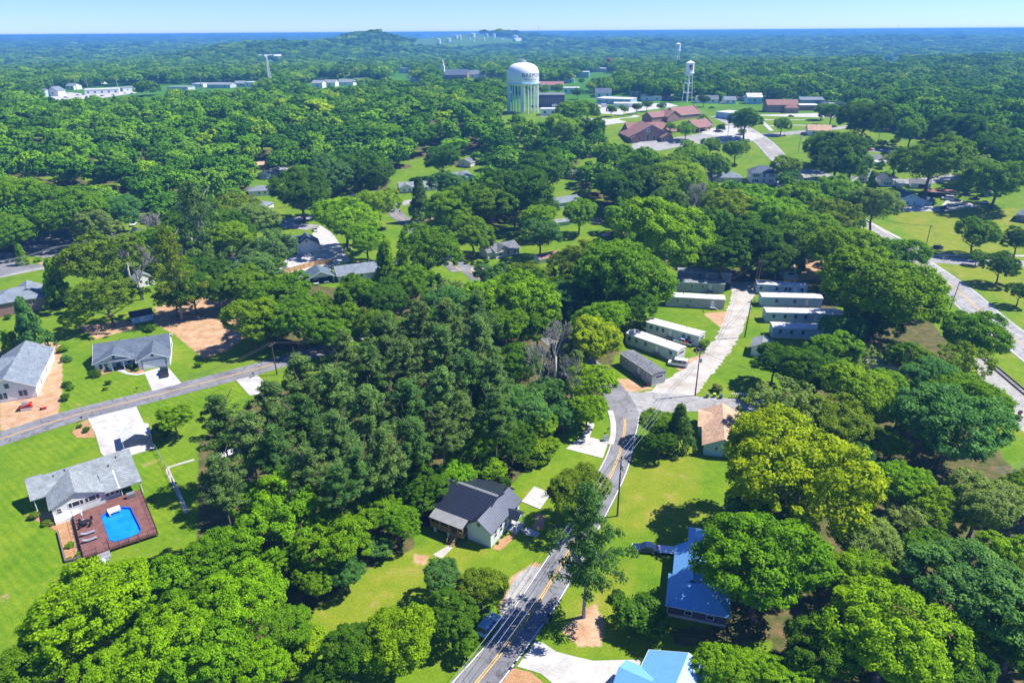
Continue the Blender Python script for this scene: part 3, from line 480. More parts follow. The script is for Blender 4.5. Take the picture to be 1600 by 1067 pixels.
def fill_trees():
    """Jittered grid over the wooded areas, leaving out what would hide the houses, roads and lawns."""
    s = 8.2; out = []
    gx, gy = np.meshgrid(np.arange(-470, 520, s), np.arange(55, 640, s)); gx = gx.ravel() + RNG.uniform(-.4, .4, gx.size) * s; gy = gy.ravel() + RNG.uniform(-.4, .4, gy.size) * s
    gh = hgt(gx, gy); bx, by, _ = proj_many(gx, gy, gh)
    ok = np.zeros(gx.shape, bool)
    for p in FOREST: ok |= in_poly(p, bx, by)
    ok &= (bx > -80) & (bx < 1680)
    for i in np.where(ok)[0]:
        x, y, h = gx[i], gy[i], gh[i]; R = random.choice([random.uniform(4, 6.2), random.uniform(5.5, 8.2), random.uniform(6, 9.4)]) * (1 + .32 * min(1, max(0, (gy[i] - 180) / 220))); rz = random.uniform(.78, 1.2) * R; zc = rz + random.uniform(.5, 4.0)
        cx, cy, w = proj((x, y, h + zc)); rp = R * FPX / w; D = math.hypot(x, y)
        if any(a < cx + rp * .8 and c > cx - rp * .8 and b < cy + rp * .8 and d > cy - rp * .8 and D < kd + 12 for (a, b, c, d), kd in zip(KEEP, KEEP_D)): continue
        if any((t.x - x) ** 2 + (t.y - y) ** 2 < (0.68 * (t.R + R)) ** 2 for t in TREES) or any((t.x - x) ** 2 + (t.y - y) ** 2 < (0.62 * (t.R + R)) ** 2 for t in out): continue
        t = Tree(); t.kind = 'B'; t.x, t.y, t.z, t.R, t.rz, t.zc, t.dist = x, y, h, R, rz, zc, D
        u = random.random()
        left = cx < 420
        t.hue = 'd' if u < .30 else 'g' if u < .62 else 'b' if u < .85 else 'l' if u < .92 else 't'
        tone = {'d': 'dark green', 'g': 'mid green', 'b': 'bright green', 'l': 'yellow green', 't': 'blue green'}[t.hue]
        if cy > 780: where = "in the wood at the lower left" if cx < 700 else "deep in the lower right wood"
        elif cy > 440: where = "among the pines between the two roads" if cx < 960 else "in the wood beside the railway"
        elif cy > 300: where = "between the court and the left street" if cx < 620 else "around the head of the gravel lane" if cx > 930 else "behind the beige house"
        elif cx < 800: where = "in the wide wood beyond the left street houses"
        elif cx < 1120: where = "in the wood between the water tower and the church"
        else: where = "in the far right wood beyond the town street"
        t.label = '*%s tree %s' % (tone, where); out.append(t)
    out.sort(key=lambda t: t.dist); return out
_fill = fill_trees()
_n = sum(t.kind == 'B' for t in TREES)
N_SINGLE = max(0, 296 - _n)
FILL_THINGS, FILL_STUFF = _fill[:N_SINGLE], _fill[N_SINGLE:]
print('trees by hand', len(TREES), 'broadleaf', _n, 'filled', len(_fill), 'as things', len(FILL_THINGS))
# ---------------------------------------------------------------- the ground
LITTER = [FOREST[3], FOREST[4], FOREST[2], FOREST[6], FOREST[8], [(1090, 860), (1180, 870), (1220, 1000), (1060, 1010), (1040, 980), (1110, 980)], [(1180, 400), (1290, 400), (1320, 540), (1260, 540), (1180, 440)]]
DIRT = [[(785, 975), (780, 945), (800, 900), (835, 878), (852, 884), (800, 965)], [(0, 545), (92, 533), (98, 560), (96, 620), (90, 648), (40, 662), (0, 674)], [(245, 480), (300, 466), (380, 466), (396, 520), (352, 549), (318, 560), (272, 522), (240, 505)], [(240, 480), (300, 470), (330, 480), (270, 505)], [(958, 592), (985, 592), (1005, 603), (1030, 606), (985, 613), (962, 604)], [(1050, 570), (1120, 545), (1148, 520), (1110, 556), (1078, 592)], [(1098, 490), (1140, 486), (1130, 515)],
        [(838, 800), (852, 805), (850, 825), (832, 828)], [(876, 985), (930, 940), (945, 975), (940, 1010), (905, 1010)], [(646, 865), (672, 868), (664, 882), (644, 880)], [(1350, 545), (1430, 545), (1430, 575), (1380, 575)], [(60, 410), (110, 402), (112, 412), (70, 425)], [(120, 510), (200, 500), (215, 512), (150, 530)], [(1220, 398), (1320, 398), (1330, 430), (1240, 440)], [(655, 340), (680, 338), (675, 352)]]
DRY = [[(480, 960), (560, 900), (650, 870), (700, 900), (620, 960), (520, 1010)], [(960, 740), (1090, 690), (1090, 830), (960, 830)], [(1390, 330), (1600, 325), (1600, 395), (1450, 395)], [(620, 860), (760, 850), (720, 900), (640, 900)], [(900, 930), (990, 880), (970, 1000), (900, 1010)], [(1450, 410), (1600, 480), (1600, 400), (1480, 400)], [(1560, 590), (1600, 620), (1600, 680), (1560, 660)]]
MOWN = [[(0, 700), (150, 660), (160, 700), (40, 740)], [(0, 740), (40, 760), (110, 880), (150, 890), (0, 1000)], [(205, 690), (260, 690), (330, 800), (250, 850)], [(100, 590), (225, 588), (236, 610), (100, 645)], [(215, 630), (360, 590), (388, 620), (300, 660), (240, 660)], [(690, 400), (740, 440), (720, 450), (680, 440)]]
def seg_d(poly, x, y):
    d = np.full(x.shape, 1e9); n = len(poly)
    for i in range(n):
        ax, ay = poly[i]; bx, by = poly[(i + 1) % n]; L = (bx - ax) ** 2 + (by - ay) ** 2 + 1e-9
        t = np.clip(((x - ax) * (bx - ax) + (y - ay) * (by - ay)) / L, 0, 1)
        d = np.minimum(d, np.hypot(x - ax - t * (bx - ax), y - ay - t * (by - ay)))
    return d
def area_mask(polys, x, y, soft):
    m = np.zeros(x.shape)
    for p in polys:
        w = [at(*q)[:2] for q in p]; xs = [q[0] for q in w]; ys = [q[1] for q in w]
        k = np.where((x > min(xs) - 6) & (x < max(xs) + 6) & (y > min(ys) - 6) & (y < max(ys) + 6))[0]
        if not len(k): continue
        d = seg_d(w, x[k], y[k]); s = np.where(in_poly(w, x[k], y[k]), d, -d)
        m[k] = np.maximum(m[k], np.clip(0.5 + s / (2 * soft), 0, 1))
    return m
def make_ground():
    ang = np.concatenate([np.linspace(-180, -52, 33)[:-1], np.arange(-52, 52.01, 0.26), np.linspace(52, 180, 33)[1:-1]])
    r = [2.0]
    while r[-1] < 20000: r.append(r[-1] + (1.1 if r[-1] < 230 else min(r[-1] * 0.0075, 60) if r[-1] > 40 else 6))
    r = np.array(r); A, Rr = np.meshgrid(np.radians(ang), r); x = (Rr * np.sin(A)).ravel(); y = (Rr * np.cos(A)).ravel(); z = hgt(x, y)
    D = np.hypot(x, y)
    z = z + np.where((D > 2600) & (y > 0), RNG.uniform(-1, 1, z.shape) * np.clip((D - 2600) / 1500, 0, 1) * 7, 0)
    nr, na = len(r), len(ang); i = np.arange(nr - 1)[:, None] * na; j = np.arange(na)[None, :]; j2 = (j + 1) % na
    f = np.stack([i + j, i + na + j, i + na + j2, i + j2], -1).reshape(-1, 4)
    f = f[:, ::-1]
    vs = np.concatenate([np.stack([x, y, z], -1), [[0, 0, 0]]]); c = len(vs) - 1
    tri = [(c, (k + 1) % na, k) for k in range(na)]
    me = bpy.data.meshes.new('ground')
    me.vertices.add(len(vs)); me.vertices.foreach_set('co', vs.ravel())
    nl = f.size + 3 * len(tri); me.loops.add(nl); me.loops.foreach_set('vertex_index', np.concatenate([f.ravel(), np.array(tri).ravel()]))
    me.polygons.add(len(f) + len(tri)); me.polygons.foreach_set('loop_start', np.concatenate([np.arange(len(f)) * 4, f.size + np.arange(len(tri)) * 3]))
    me.polygons.foreach_set('loop_total', np.concatenate([np.full(len(f), 4), np.full(len(tri), 3)])); me.update(calc_edges=True); me.polygons.foreach_set('use_smooth', [True] * len(me.polygons))
    near = D < 700
    def put(name, vals):
        a = me.attributes.new(name, 'FLOAT', 'POINT'); a.data.foreach_set('value', np.concatenate([vals, [0.0]]))
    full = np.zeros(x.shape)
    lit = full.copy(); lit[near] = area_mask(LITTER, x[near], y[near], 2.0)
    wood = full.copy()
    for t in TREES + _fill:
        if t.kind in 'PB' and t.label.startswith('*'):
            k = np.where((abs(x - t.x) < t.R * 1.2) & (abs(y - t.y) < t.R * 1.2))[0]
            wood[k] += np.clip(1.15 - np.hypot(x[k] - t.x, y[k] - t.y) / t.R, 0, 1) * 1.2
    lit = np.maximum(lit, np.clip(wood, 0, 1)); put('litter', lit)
    for n, P, s in (('dirt', DIRT, 1.4), ('dry', DRY, 5.0), ('mown', MOWN, 2.5)):
        v = full.copy(); v[near] = area_mask(P, x[near], y[near], s); put(n, v)
    put('canopy', np.where(y > 0, _ss((D - 560) / 160), 0.0))
    m, nt, b = _mat('ground')
    def A_(n): k = nt.nodes.new('ShaderNodeAttribute'); k.attribute_name = n; return k.outputs['Fac']
    def thr(src, scale, lo=0.42, hi=0.58, amt=0.5):
        n = _noise(nt, scale, 5); a = nt.nodes.new('ShaderNodeMath'); a.operation = 'MULTIPLY_ADD'; a.inputs[1].default_value = amt; nt.links.new(n.outputs[0], a.inputs[0]); nt.links.new(src, a.inputs[2])
        s = nt.nodes.new('ShaderNodeMath'); s.operation = 'SUBTRACT'; s.inputs[1].default_value = amt / 2; nt.links.new(a.outputs[0], s.inputs[0])
        return _ramp(nt, s.outputs[0], [(lo, (0, 0, 0)), (hi, (1, 1, 1))]).outputs[0]
    g = _ramp(nt, _noise(nt, 0.07, 6).outputs[0], [(0.28, (0.085, 0.185, 0.008)), (0.45, (0.115, 0.215, 0.009)), (0.6, (0.150, 0.230, 0.012)), (0.75, (0.21, 0.225, 0.03))])
    fine = _ramp(nt, _noise(nt, 2.6, 4).outputs[0], [(0.3, (0.78, 0.80, 0.7)), (0.7, (1.2, 1.17, 1.25))])
    mid = _ramp(nt, _noise(nt, 0.45, 4).outputs[0], [(0.3, (0.76, 0.84, 0.75)), (0.7, (1.22, 1.1, 1.35))])
    c = _mix(nt, 1.0, _mix(nt, 1.0, g.outputs[0], fine.outputs[0], 'MULTIPLY'), mid.outputs[0], 'MULTIPLY')
    # mowing stripes on the tended lawns
    tc = nt.nodes.new('ShaderNodeTexCoord'); mp = nt.nodes.new('ShaderNodeMapping'); mp.inputs['Rotation'].default_value = (0, 0, math.radians(-52)); nt.links.new(tc.outputs['Object'], mp.inputs[0])
    wv = nt.nodes.new('ShaderNodeTexWave'); wv.inputs['Scale'].default_value = 0.22; wv.inputs['Distortion'].default_value = 2.5; wv.inputs['Detail'].default_value = 3; nt.links.new(mp.outputs[0], wv.inputs[0])
    st = _ramp(nt, wv.outputs['Fac'], [(0.2, (0.105, 0.215, 0.006)), (0.8, (0.128, 0.235, 0.007))]); st_ = _mix(nt, 1.0, _mix(nt, 1.0, st.outputs[0], fine.outputs[0], 'MULTIPLY'), mid.outputs[0], 'MULTIPLY'); big = _ramp(nt, _noise(nt, 0.09, 6).outputs[0], [(0.3, (0.72, 0.86, 0.8)), (0.7, (1.4, 1.1, 1.8))]); st_ = _mix(nt, 1.0, st_, big.outputs[0], 'MULTIPLY')
    c = _mix(nt, thr(A_('mown'), 0.3), c, st_)
    dryc = _ramp(nt, _noise(nt, 0.25, 6).outputs[0], [(0.3, (0.135, 0.21, 0.011)), (0.55, (0.195, 0.235, 0.018)), (0.75, (0.30, 0.255, 0.07))]); dr = _mix(nt, 1.0, dryc.outputs[0], fine.outputs[0], 'MULTIPLY')
    c = _mix(nt, thr(A_('dry'), 0.12, 0.3, 0.7), c, dr)
    # bare worn spots
    wp = _ramp(nt, _noise(nt, 0.16, 7, rough=0.7).outputs[0], [(0.625, (0, 0, 0)), (0.70, (0.9, 0.9, 0.9))]); c = _mix(nt, wp.outputs[0], c, (0.30, 0.23, 0.10))
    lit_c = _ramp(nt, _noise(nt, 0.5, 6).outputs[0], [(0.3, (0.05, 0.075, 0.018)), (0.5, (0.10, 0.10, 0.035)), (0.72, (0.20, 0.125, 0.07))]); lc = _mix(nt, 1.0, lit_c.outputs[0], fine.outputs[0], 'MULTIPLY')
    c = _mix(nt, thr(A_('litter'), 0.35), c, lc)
    d_c = _ramp(nt, _noise(nt, 0.35, 6).outputs[0], [(0.3, (0.33, 0.19, 0.10)), (0.5, (0.44, 0.28, 0.165)), (0.72, (0.50, 0.37, 0.26))]); dc = _mix(nt, 1.0, d_c.outputs[0], fine.outputs[0], 'MULTIPLY')
    c = _mix(nt, thr(A_('dirt'), 0.5), c, dc)
    far = _ramp(nt, _noise(nt, 0.02, 8, rough=0.75).outputs[0], [(0.3, (0.024, 0.10, 0.012)), (0.5, (0.055, 0.17, 0.010)), (0.7, (0.10, 0.24, 0.008))])
    c = _mix(nt, A_('canopy'), c, far.outputs[0])
    nt.links.new(c, b.inputs['Base Color']); b.inputs['Roughness'].default_value = 0.95; b.inputs['Specular IOR Level'].default_value = 0.1
    _bump(nt, b, _noise(nt, 3.0, 4).outputs[0], 0.6, 0.12)
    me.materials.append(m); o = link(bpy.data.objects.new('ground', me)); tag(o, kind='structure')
make_ground()

# ---------------------------------------------------------------- roads, drives, paths
def resample(pts, step=1.5):
    """Catmull-Rom through ground points."""
    P = [Vector(p) for p in pts]; out = []
    for i in range(len(P) - 1):
        p0 = P[max(0, i - 1)]; p1 = P[i]; p2 = P[i + 1]; p3 = P[min(len(P) - 1, i + 2)]
        n = max(2, int((p2 - p1).length / step))
        for k in range(n):
            t = k / n; out.append(0.5 * (2 * p1 + (p2 - p0) * t + (2 * p0 - 5 * p1 + 4 * p2 - p3) * t * t + (3 * p1 - p0 - 3 * p2 + p3) * t ** 3))
    out.append(P[-1]); return out
def flat(pix): return [Vector((q.x, q.y, 0)) for q in (at(*p) for p in pix)]
def drape(mb, left, right, lift, across=1):
    n = len(left); vs = []
    for a, b in zip(left, right):
        for k in range(across + 1):
            q = a.lerp(b, k / across); vs.append((q.x, q.y, gz(q.x, q.y) + lift))
    mb.raw(vs, [(i * (across + 1) + k, i * (across + 1) + k + 1, (i + 1) * (across + 1) + k + 1, (i + 1) * (across + 1) + k) for i in range(n - 1) for k in range(across)])
def edges_road(name, L, R, mat, lift=0.05, step=1.2, rag=0.0):
    l = resample(flat(L), step); r = resample(flat(R), step); n = max(len(l), len(r))
    def re(p):
        d = [0]
        for a, b in zip(p, p[1:]): d.append(d[-1] + (b - a).length)
        t = np.linspace(0, d[-1], n); return [Vector((np.interp(s, d, [q.x for q in p]), np.interp(s, d, [q.y for q in p]), 0)) for s in t]
    l, r = re(l), re(r)
    if rag: l = [p + Vector((random.uniform(-rag, rag), random.uniform(-rag, rag), 0)) for p in l]; r = [p + Vector((random.uniform(-rag, rag), random.uniform(-rag, rag), 0)) for p in r]
    mb = MB(); drape(mb, l, r, lift, 4); o = mb.build(name, mat); tag(o, kind='structure'); return o, l, r
def centre_road(name, C, width, mat, lift=0.05):
    c = resample(flat(C)); l, r = offset(c, width / 2), offset(c, -width / 2); mb = MB(); drape(mb, l, r, lift, 3); o = mb.build(name, mat); tag(o, kind='structure'); return o, c
def offset(c, d):
    out = []
    for i, p in enumerate(c):
        t = (c[min(i + 1, len(c) - 1)] - c[max(i - 1, 0)]).normalized(); out.append(p + Vector((-t.y, t.x, 0)) * d)
    return out
def stripe(road, c, d, w, mat, lift, name='line_marking', a=0, b=None):
    c = c[a:b]; mb = MB(); drape(mb, offset(c, d - w / 2), offset(c, d + w / 2), lift); return mb.build(name, mat, road)
def patch(name, pix, mat, lift=0.035, kerb=None):
    P = [at(*p) for p in pix]; z = [p.z for p in P]
    tri = tessellate_polygon([[Vector((p.x, p.y, 0)) for p in P]]); mb = MB()
    mb.raw([(p.x, p.y, p.z + lift) for p in P], [tuple(t) for t in tri]); o = mb.build(name, mat)
    bm = bmesh.new(); bm.from_mesh(o.data); bmesh.ops.recalc_face_normals(bm, faces=bm.faces)
    for f in bm.faces:
        if f.normal.z < 0: f.normal_flip()
    bm.to_mesh(o.data); bm.free(); tag(o, kind='structure'); return o
# the main road with its double yellow line and white edge lines
road, rl, rr = edges_road('road', [(690, 1090), (704, 1067), (777, 983), (848, 880), (890, 815), (933, 738), (949, 706), (954, 684), (953.5, 659), (944, 630), (930, 606), (905, 580), (850, 535), (790, 480), (742, 442), (697, 404)],
                                  [(764, 1090), (784, 1067), (849, 978), (886, 921), (935, 830), (979, 741), (993, 686), (999, 654), (992, 632), (975, 606), (950, 578), (895, 535), (830, 480), (775, 442), (716, 402)], MT['asphalt'])
mid = [a.lerp(b, 0.5) for a, b in zip(rl, rr)]
cut = next(i for i, p in enumerate(mid) if proj((p.x, p.y, 0))[1] < 652)
cut2 = next(i for i, p in enumerate(mid) if proj((p.x, p.y, 0))[1] < 560)
for s in (-0.17, 0.17):
    stripe(road, mid, s, 0.14, MT['paint_yellow'], 0.07, 'centre_line', 0, cut); stripe(road, mid, s, 0.14, MT['paint_yellow'], 0.07, 'centre_line', cut2, None)
stripe(road, rl, -0.22, 0.13, MT['paint_white'], 0.07, 'edge_line', 0, cut); stripe(road, rr, 0.22, 0.13, MT['paint_white'], 0.07, 'edge_line', 0, cut)
side, sl, sr = edges_road('side_street', [(953, 606), (985, 612), (1030, 614), (1085, 619), (1130, 622), (1215, 626)], [(995, 662), (1003, 656), (1030, 646), (1080, 643), (1130, 644), (1215, 650)], MT['old_asphalt'], 0.045)
lane, ll, lr = edges_road('gravel_lane', [(1004, 617), (1030, 600), (1062, 580), (1095, 556), (1116, 530), (1132, 500), (1140, 472), (1142, 452), (1138, 440)], [(1082, 622), (1100, 600), (1122, 574), (1142, 548), (1158, 520), (1168, 494), (1177, 466), (1184, 450), (1200, 440)], MT['gravel'], 0.03, 0.9, 0.55)
r2, c2 = centre_road('left_road', [(-60, 706), (0, 686), (113.5, 650), (225, 622), (384, 581), (450, 562), (500, 549), (545, 537), (600, 520)], 7.4, MT['asphalt'], 0.05)
stripe(r2, c2, 0.16, 0.12, MT['paint_yellow'], 0.07, 'centre_line'); stripe(r2, c2, -0.16, 0.12, MT['paint_yellow'], 0.07, 'centre_line')
r3, c3 = centre_road('upper_left_street', [(-60, 444), (0, 430), (60, 418), (110, 408), (180, 394), (300, 372), (400, 352), (470, 342), (520, 336), (600, 322), (640, 316), (700, 305)], 8.0, MT['old_asphalt'], 0.05)
patch('parking_lot', [(-40, 395), (20, 396), (30, 404), (42, 413), (75, 414), (0, 432), (-50, 440)], MT['asphalt'], 0.07)
patch('dark_driveway', [(36, 375), (70, 358), (118, 362), (112, 400), (60, 404), (36, 392)], MT['asphalt'], 0.08)
r4, c4 = centre_road('upper_road', [(720, 424), (690, 398), (660, 368), (634, 346), (618, 334), (608, 322)], 7.4, MT['asphalt'], 0.08)
stripe(r4, c4, 0.16, 0.14, MT['paint_yellow'], 0.10, 'centre_line'); stripe(r4, c4, -0.16, 0.14, MT['paint_yellow'], 0.10, 'centre_line')
hw, hc = centre_road('highway', [(1680, 602), (1600, 540), (1545, 498), (1497, 455), (1460, 428), (1428, 406), (1395, 385), (1370, 368), (1330, 340), (1290, 306), (1262, 285), (1240, 268), (1215, 245), (1190, 220), (1150, 195), (1120, 182)], 12.0, MT['old_asphalt'], 0.06)
stripe(hw, hc, 0.2, 0.16, MT['paint_yellow'], 0.08, 'centre_line'); stripe(hw, hc, -0.2, 0.16, MT['paint_yellow'], 0.08, 'centre_line')
stripe(hw, hc, 5.4, 0.16, MT['paint_white'], 0.08, 'edge_line'); stripe(hw, hc, -5.4, 0.16, MT['paint_white'], 0.08, 'edge_line')
centre_road('side_avenue', [(1420, 402), (1470, 407), (1530, 410), (1650, 414)], 8.5, MT['old_asphalt'], 0.04)
centre_road('sidewalk', [(1650, 400), (1509, 399.5), (1450, 399), (1440, 394), (1415, 378), (1383, 361), (1345, 340)], 2.0, MT['concrete'], 0.09)
centre_road('town_street', [(1090, 214), (1160, 219), (1195, 212), (1240, 208), (1330, 198)], 9, MT['old_asphalt'], 0.05)
centre_road('town_avenue', [(1210, 290), (1262, 268), (1300, 277), (1420, 284), (1500, 275)], 9, MT['old_asphalt'], 0.07)
centre_road('far_right_street', [(1330, 234), (1420, 236), (1500, 232), (1640, 226)], 8, MT['old_asphalt'], 0.05)
centre_road('white_path', [(1188, 188), (1197, 196), (1206, 205)], 3, MT['concrete'], 0.10)
centre_road('lawn_path', [(1203, 197), (1240, 196), (1268, 197)], 2.5, MT['concrete'], 0.10)
# drives and slabs
patch('concrete_drive', [(884, 701), (909, 682), (918, 660), (926, 660), (929, 664), (921, 683), (951, 690), (942, 716)], MT['concrete'], 0.06)
patch('concrete_slab', [(815, 784), (835, 760), (861, 771), (844, 796)], MT['concrete'], 0.12)
patch('concrete_apron', [(837, 1001), (848, 1004), (870, 1018), (900, 1026), (927, 1032), (1002, 1030), (985, 1090), (880, 1090), (862, 1066), (845, 1052), (808, 1041)], MT['concrete'], 0.06)
patch('canopy_drive', [(137, 654), (213, 635), (228, 668), (243, 700), (207, 711), (175, 725), (158, 708), (148, 675)], MT['concrete'], 0.06)
patch('garage_drive', [(225, 581), (260, 572), (268, 580), (284, 599), (238, 611)], MT['concrete'], 0.06)
patch('short_drive', [(369, 594), (402, 586), (416, 599), (404, 616), (390, 618)], MT['concrete'], 0.06)
patch('gravel_shoulder', [(845, 886), (828, 884), (806, 900), (793, 925), (783, 955), (770, 985), (790, 965)], MT['ballast'], 0.03)
patch('white_court', [(434, 424), (447, 405), (470, 396), (497, 395), (488, 365), (500, 352), (520, 365), (548, 408), (520, 415), (500, 432), (432, 425)], MT['concrete'], 0.05)
patch('court_path', [(440, 355), (422, 344), (445, 342), (470, 350), (500, 352), (480, 360)], MT['old_asphalt'], 0.10)
patch('upper_drive', [(640, 350), (650, 344), (668, 352), (662, 360), (648, 358)], MT['concrete'], 0.11)
patch('beige_house_drive', [(735, 420), (752, 412), (765, 420), (745, 432)], MT['concrete'], 0.07)
patch('church_car_park', [(990, 222), (1050, 216), (1100, 208), (1150, 210), (1180, 218), (1150, 226), (1080, 226), (1030, 236), (985, 234)], MT['old_asphalt'], 0.08)
patch('church_drive', [(940, 188), (985, 178), (1000, 182), (975, 192), (945, 196)], MT['concrete'], 0.08)
patch('far_car_park', [(1395, 325), (1470, 322), (1480, 312), (1460, 305), (1535, 322), (1480, 330), (1400, 331)], MT['concrete'], 0.07)
patch('town_square', [(930, 162), (960, 172), (1000, 165), (1040, 160), (1060, 166), (1000, 174), (970, 180), (940, 178)], MT['concrete'], 0.08)
patch('depot_yard', [(845, 165), (880, 172), (870, 185), (842, 182)], MT['old_asphalt'], 0.08)
patch('left_town_lot', [(78, 148), (110, 145), (135, 148), (200, 142), (215, 146), (160, 154), (105, 157), (80, 158)], MT['concrete'], 0.3)
patch('mulch_island', [(112, 676), (118, 668), (124, 661), (137, 656), (146, 670), (149, 684), (120, 684)], MT['mulch'], 0.05)
patch('porch_mulch_bed', [(152, 588), (182, 579), (195, 576), (214, 586), (226, 584), (224, 577), (200, 572), (178, 574), (150, 583)], MT['mulch'], 0.04)
patch('front_path', [(180, 578), (190, 575), (200, 582), (213, 584), (227, 581), (228, 584), (214, 587), (198, 585), (186, 581)], MT['concrete'], 0.07)
patch('roadside_mulch', [(784, 1040), (805, 1044), (830, 1050), (850, 1067), (800, 1075), (776, 1067)], MT['mulch'], 0.03)
patch('foundation_bed', [(770, 858), (775, 848), (795, 836), (803, 832), (806, 836), (798, 846), (782, 860)], MT['mulch'], 0.05)
patch('deck_mulch_bed', [(38, 806), (60, 815), (92, 832), (100, 875), (135, 866), (118, 815), (90, 800), (55, 800)], MT['mulch'], 0.05)
patch('worn_tracks', [(676, 866), (702, 851), (708, 855), (690, 873)], MT['gravel'], 0.03)
patch('stone_walk', [(812, 826), (824, 824), (844, 833), (840, 839), (822, 836)], MT['concrete'], 0.06)
patch('lawn_slab', [(938, 366), (952, 364), (955, 368), (942, 370)], MT['concrete'], 0.08)
patch('town_lot', [(858, 168), (900, 163), (930, 170), (948, 186), (925, 197), (880, 185)], MT['old_asphalt'], 0.07)
patch('street_plaza', [(1095, 206), (1130, 196), (1165, 200), (1195, 214), (1160, 224), (1110, 218)], MT['concrete'], 0.11)
patch('hall_car_park', [(1185, 180), (1250, 178), (1320, 176), (1325, 184), (1250, 188), (1195, 188)], MT['concrete'], 0.09)
# railway
patch('railway_bed', [(1520, 560), (1545, 560), (1580, 590), (1640, 640), (1640, 715), (1592, 668), (1560, 632), (1535, 600)], MT['ballast'], 0.04)
rc = resample(flat([(1515, 540), (1548, 569), (1575, 592), (1600, 613), (1640, 646)]))
rw = empty('railway_track', (0, 0, 0)); tag(rw, kind='structure')
for d in (-0.75, 0.75):
    mb = MB(); a, b = offset(rc, d - 0.09), offset(rc, d + 0.09)
    for i in range(len(rc) - 1): mb.raw([(a[i].x, a[i].y, .1), (b[i].x, b[i].y, .1), (b[i+1].x, b[i+1].y, .1), (a[i+1].x, a[i+1].y, .1), (a[i].x, a[i].y, .32), (b[i].x, b[i].y, .32), (b[i+1].x, b[i+1].y, .32), (a[i+1].x, a[i+1].y, .32)], [(0, 1, 2, 3), (7, 6, 5, 4), (0, 4, 5, 1), (3, 2, 6, 7), (0, 3, 7, 4), (1, 5, 6, 2)])
    mb.build('rail', MT['rust'] if d > 5 else MT['black_metal'], rw)
mb = MB()
for i in range(0, len(rc) - 1):
    for k in (0.0, 0.5):
        p = rc[i].lerp(rc[i + 1], k); t = (rc[i + 1] - rc[i]).normalized(); n = Vector((-t.y, t.x, 0))
        q = [p + n * 1.25 + t * .11, p - n * 1.25 + t * .11, p - n * 1.25 - t * .11, p + n * 1.25 - t * .11]; mb.prism([(v.x, v.y) for v in q][::-1], 0.05, 0.13)
tag(mb.build('sleeper_bed', MT['timber'], rw), kind='stuff')
# kerb beside the concrete drive
kc = resample(flat([(949, 642), (953.5, 660), (953, 682), (949, 694)])); mb = MB(); drape(mb, offset(kc, 0.05), offset(kc, 1.3), 0.14); drape(mb, offset(kc, 0.0), offset(kc, 0.05), 0.13); tag(mb.build('kerb', MT['concrete']), kind='structure')
